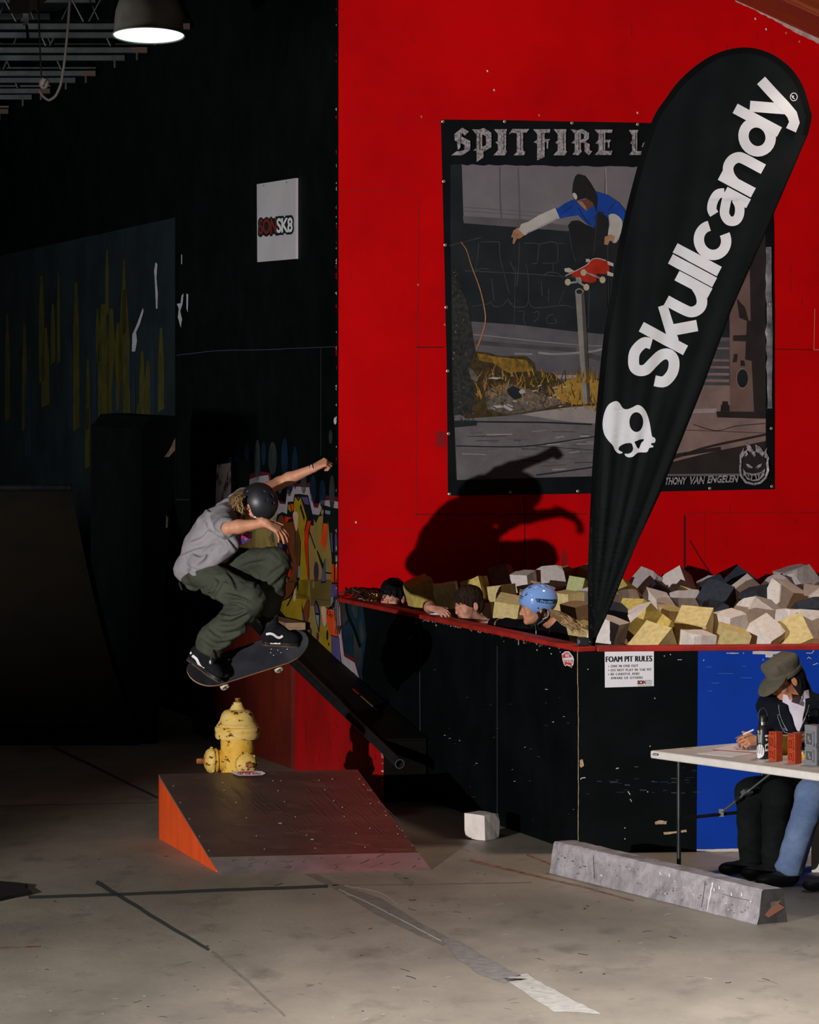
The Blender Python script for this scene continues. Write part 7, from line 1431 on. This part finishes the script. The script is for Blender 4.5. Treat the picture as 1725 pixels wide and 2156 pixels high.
for i in range(46):
    a = ql(-.085, -.035 + rh.uniform(-.02, .015), rh.uniform(-.03, .06)); e1 = W(1190 + rh.uniform(-8, 8), 1305 + rh.uniform(-9, 9), 22.50 + rh.uniform(-.05, .05)); e2 = W(1222 + rh.uniform(-16, 14), 1326 + rh.uniform(-12, 12), 22.46 + rh.uniform(-.05, .05))
    b_.tube([a, a.lerp(e1, .5) + UP * rh.uniform(-.005, .012), e1, e2], [.009, .0085, .0055, .0012], M_hairl, 6)
b_.build('hair', k3_, smooth=60)
b_ = MB(); b_.tube([W(1127, 1315, 22.46), W(1128, 1326, 22.44)], .0014, M_steel, 5); b_.box(W(1129, 1331, 22.43), (.003, .002, .012), M_steel); b_.tube([W(1160, 1314, 22.44), W(1156, 1335, 22.42)], .0012, M_dsteel, 5); b_.build('necklace', k3_)
# ================================================================== foam cubes in the pit
rf = random.Random(1234)
KS = [(826, 25.45), (990, 24.05), (1140, 23.0)]
kidpos = [W(px, 1300, Y).xy for px, Y in KS] + [V((c2_.x + .06, c2_.y + .1)), V((c3k.x + .13, c3k.y + .06)), W(905, 1300, 24.1).xy, W(1040, 1300, 23.2).xy, V((c_.x + .05, c_.y + .1)), FGp.p.xy]
kr = [.21, .24, .24, .24, .27, .17, .17, .22, .17]
mb = MB(); u0, u1 = .80, 4.0
ground = lambda u_, v_, z_: Cc + FD * u_ + D * v_ + UP * z_
# broken foam filling under the top layer (nobody could count it)
gx, gy = 15, 18; vsf = []
for i in range(gx + 1):
    for j in range(gy + 1):
        u_ = u0 + (u1 - u0) * i / gx + rf.uniform(-.06, .06) * (0 < i < gx); v_ = .14 + 4.1 * j / gy + rf.uniform(-.06, .06) * (0 < j < gy); vsf.append(ground(u_ + .33 * v_ * .35, v_, 1.06 + .03 * v_ + rf.uniform(-.06, .04)))
fsf = [(i * (gy + 1) + j, (i + 1) * (gy + 1) + j, (i + 1) * (gy + 1) + j + 1, i * (gy + 1) + j + 1) for i in range(gx) for j in range(gy)]
mb.raw(vsf, fsf, FM['brown']); tag(mb.build('foam_filling', origin=ground(2, 2, 0)), 'loose broken foam filling the pit beneath the top cubes', 'foam', kind='stuff')
rows = [.17, .55, 1.0, 1.5, 2.1, 2.75, 3.45, 4.05]; VAR = {}
CUB = []
for r_, v0 in enumerate(rows):
    u_ = .16 if r_ else .34
    while u_ < 4.4:
        v_ = v0 + rf.uniform(-.10, .10) * (1 if r_ else .25); p = ground(u_, v_, 0); px = CX + p.x / p.y * FL
        dw = (p - E).dot(NR); sz_ = rf.choice([.165, .175, .18, .19, .20]) * (1.06 if r_ < 3 else 1.0)
        ok = 1238 < px < 1765 and dw > .13 and all((p.xy - c).length > k + (.02 if r_ else 0) for c, k in zip(kidpos, kr)) and (p - Cc).dot(-NF) > .10 + T
        if ok:
            side = px < 1250
            col = rf.choices(['cream', 'yellow', 'white', 'brown', 'navy', 'green'], [5, 4, 2.2, 2, .6, .5])[0] if side else rf.choices(['white', 'grey', 'cream', 'navy', 'yellow', 'brown', 'ochre'], [7, 3.4, 2.6, 5.4, 1.6, 2.6, .5])[0]
            z_ = Rz - .035 + .030 * v_ + rf.uniform(-.045, .055) + (.055 * max(0, (px - 1500) / 220) * (v_ / 4)) + (.05 if side and v_ > 1.5 else 0) + (-.02 if r_ == 0 else 0)
            key_ = (col, rf.randrange(3))
            if key_ not in VAR: VAR[key_] = cube_mesh('foam_cube', (1, 1, 1), FM[col], hash(key_[0]) % 97 * 0 + len(VAR) * 7 + 3, .10, 2)
            o = bpy.data.objects.new('foam_cube', VAR[key_]); C.objects.link(o); asp = [rf.uniform(.88, 1.08) for _ in range(3)]
            if rf.random() < .16: asp[rf.randrange(3)] *= .62
            o.scale = [sz_ * a for a in asp]; o.location = p + UP * z_; tilt = rf.random()
            o.rotation_euler = (rf.uniform(-.35, .35), rf.uniform(-.35, .35), rf.uniform(0, 6.28)) if tilt < .5 else (rf.uniform(.4, 1.1), rf.uniform(-.5, .5), rf.uniform(0, 6.28))
            CUB.append((r_, px, col, o))
        u_ += sz_ * rf.uniform(1.08, 1.30)
for px, py, wpx, Y, col in [(885, 1247, 60, 25.15, 'yellow'), (941, 1254, 60, 24.75, 'cream'), (1003, 1243, 56, 24.85, 'yellow'), (1058, 1252, 50, 24.75, 'cream'), (1071, 1286, 66, 23.95, 'cream'), (1103, 1224, 48, 25.3, 'white'), (1159, 1217, 54, 25.45, 'white'), (1058, 1213, 46, 25.75, 'brown'), (1194, 1272, 58, 24.1, 'cream'),
    (1186, 1218, 44, 25.85, 'brown'), (1217, 1238, 42, 24.8, 'green'), (784, 1264, 34, 25.62, 'yellow'), (1216, 1292, 52, 23.5, 'brown'), (1226, 1335, 50, 22.75, 'cream'), (1112, 1262, 40, 24.5, 'yellow'), (1232, 1262, 48, 24.3, 'grey'), (1140, 1250, 46, 25.0, 'brown'), (1030, 1290, 44, 24.45, 'brown'), (1152, 1300, 40, 24.1, 'brown'), (960, 1290, 50, 25.0, 'brown'), (1240, 1212, 40, 25.95, 'green'), (1232, 1300, 46, 23.9, 'yellow')]:
    key_ = (col, rf.randrange(3))
    if key_ not in VAR: VAR[key_] = cube_mesh('foam_cube', (1, 1, 1), FM[col], len(VAR) * 7 + 3, .10, 2)
    o = bpy.data.objects.new('foam_cube', VAR[key_]); C.objects.link(o); sz_ = wpx * Y / FL * .86; o.scale = [sz_ * rf.uniform(.94, 1.06) for _ in range(3)]; o.location = W(px, py, Y); o.rotation_euler = (rf.uniform(-.35, .35), rf.uniform(-.35, .35), rf.uniform(0, 6.28)); CUB.append((min(range(len(rows)), key=lambda k: abs(rows[k] - (o.location - Cc).dot(D))), px, col, o))
# keep the cubes of which the photograph shows something
bpy.context.view_layer.update(); dg = bpy.context.evaluated_depsgraph_get(); keep = []
for (r_, px, col, o) in CUB:
    n_ = 0; cw_ = V((0, 0, HC))
    for v in o.data.vertices:
        p = o.matrix_world @ (v.co * .985); pp_ = CX + p.x / p.y * FL
        if not 0 <= pp_ <= 1725: continue
        d_ = (p - cw_); L_ = d_.length; ok, l_, nn, ix, ob, mm = SC.ray_cast(dg, cw_, d_.normalized(), distance=L_ + .2)
        if ok and ob.name == o.name: n_ += 1
    if n_ >= 4: keep.append((r_, px, col, o))
    else: bpy.data.objects.remove(o)
NAMES = {'white': 'off-white', 'grey': 'pale grey', 'cream': 'cream', 'yellow': 'mustard yellow', 'navy': 'dark navy', 'brown': 'tan brown', 'ochre': 'ochre', 'green': 'pale green'}
ORD = ['first', 'second', 'third', 'fourth', 'fifth', 'sixth', 'seventh', 'eighth', 'ninth', 'tenth', 'eleventh', 'twelfth', 'thirteenth', 'fourteenth', 'fifteenth', 'sixteenth', 'seventeenth', 'eighteenth', 'nineteenth']
RN = ['along the front rim', 'second row from the rim', 'third row from the rim', 'fourth row from the rim', 'fifth row from the rim', 'sixth row from the rim', 'row before the back row', 'back row at the red wall']
for r_ in range(len(rows)):
    for sd_ in (0, 1):
        L_ = sorted([k for k in keep if k[0] == r_ and (k[1] > 1250) == bool(sd_)], key=lambda k: k[1] if sd_ else -k[1])
        for i, (_, px, col, o) in enumerate(L_): tag(o, f"{NAMES[col]} foam cube, {ORD[i]} from flag towards {'table' if sd_ else 'children'}, {RN[r_]}", 'foam cube', 'foam cubes heaped in the pit')
print('foam cubes kept', len(keep), 'of', len(CUB))
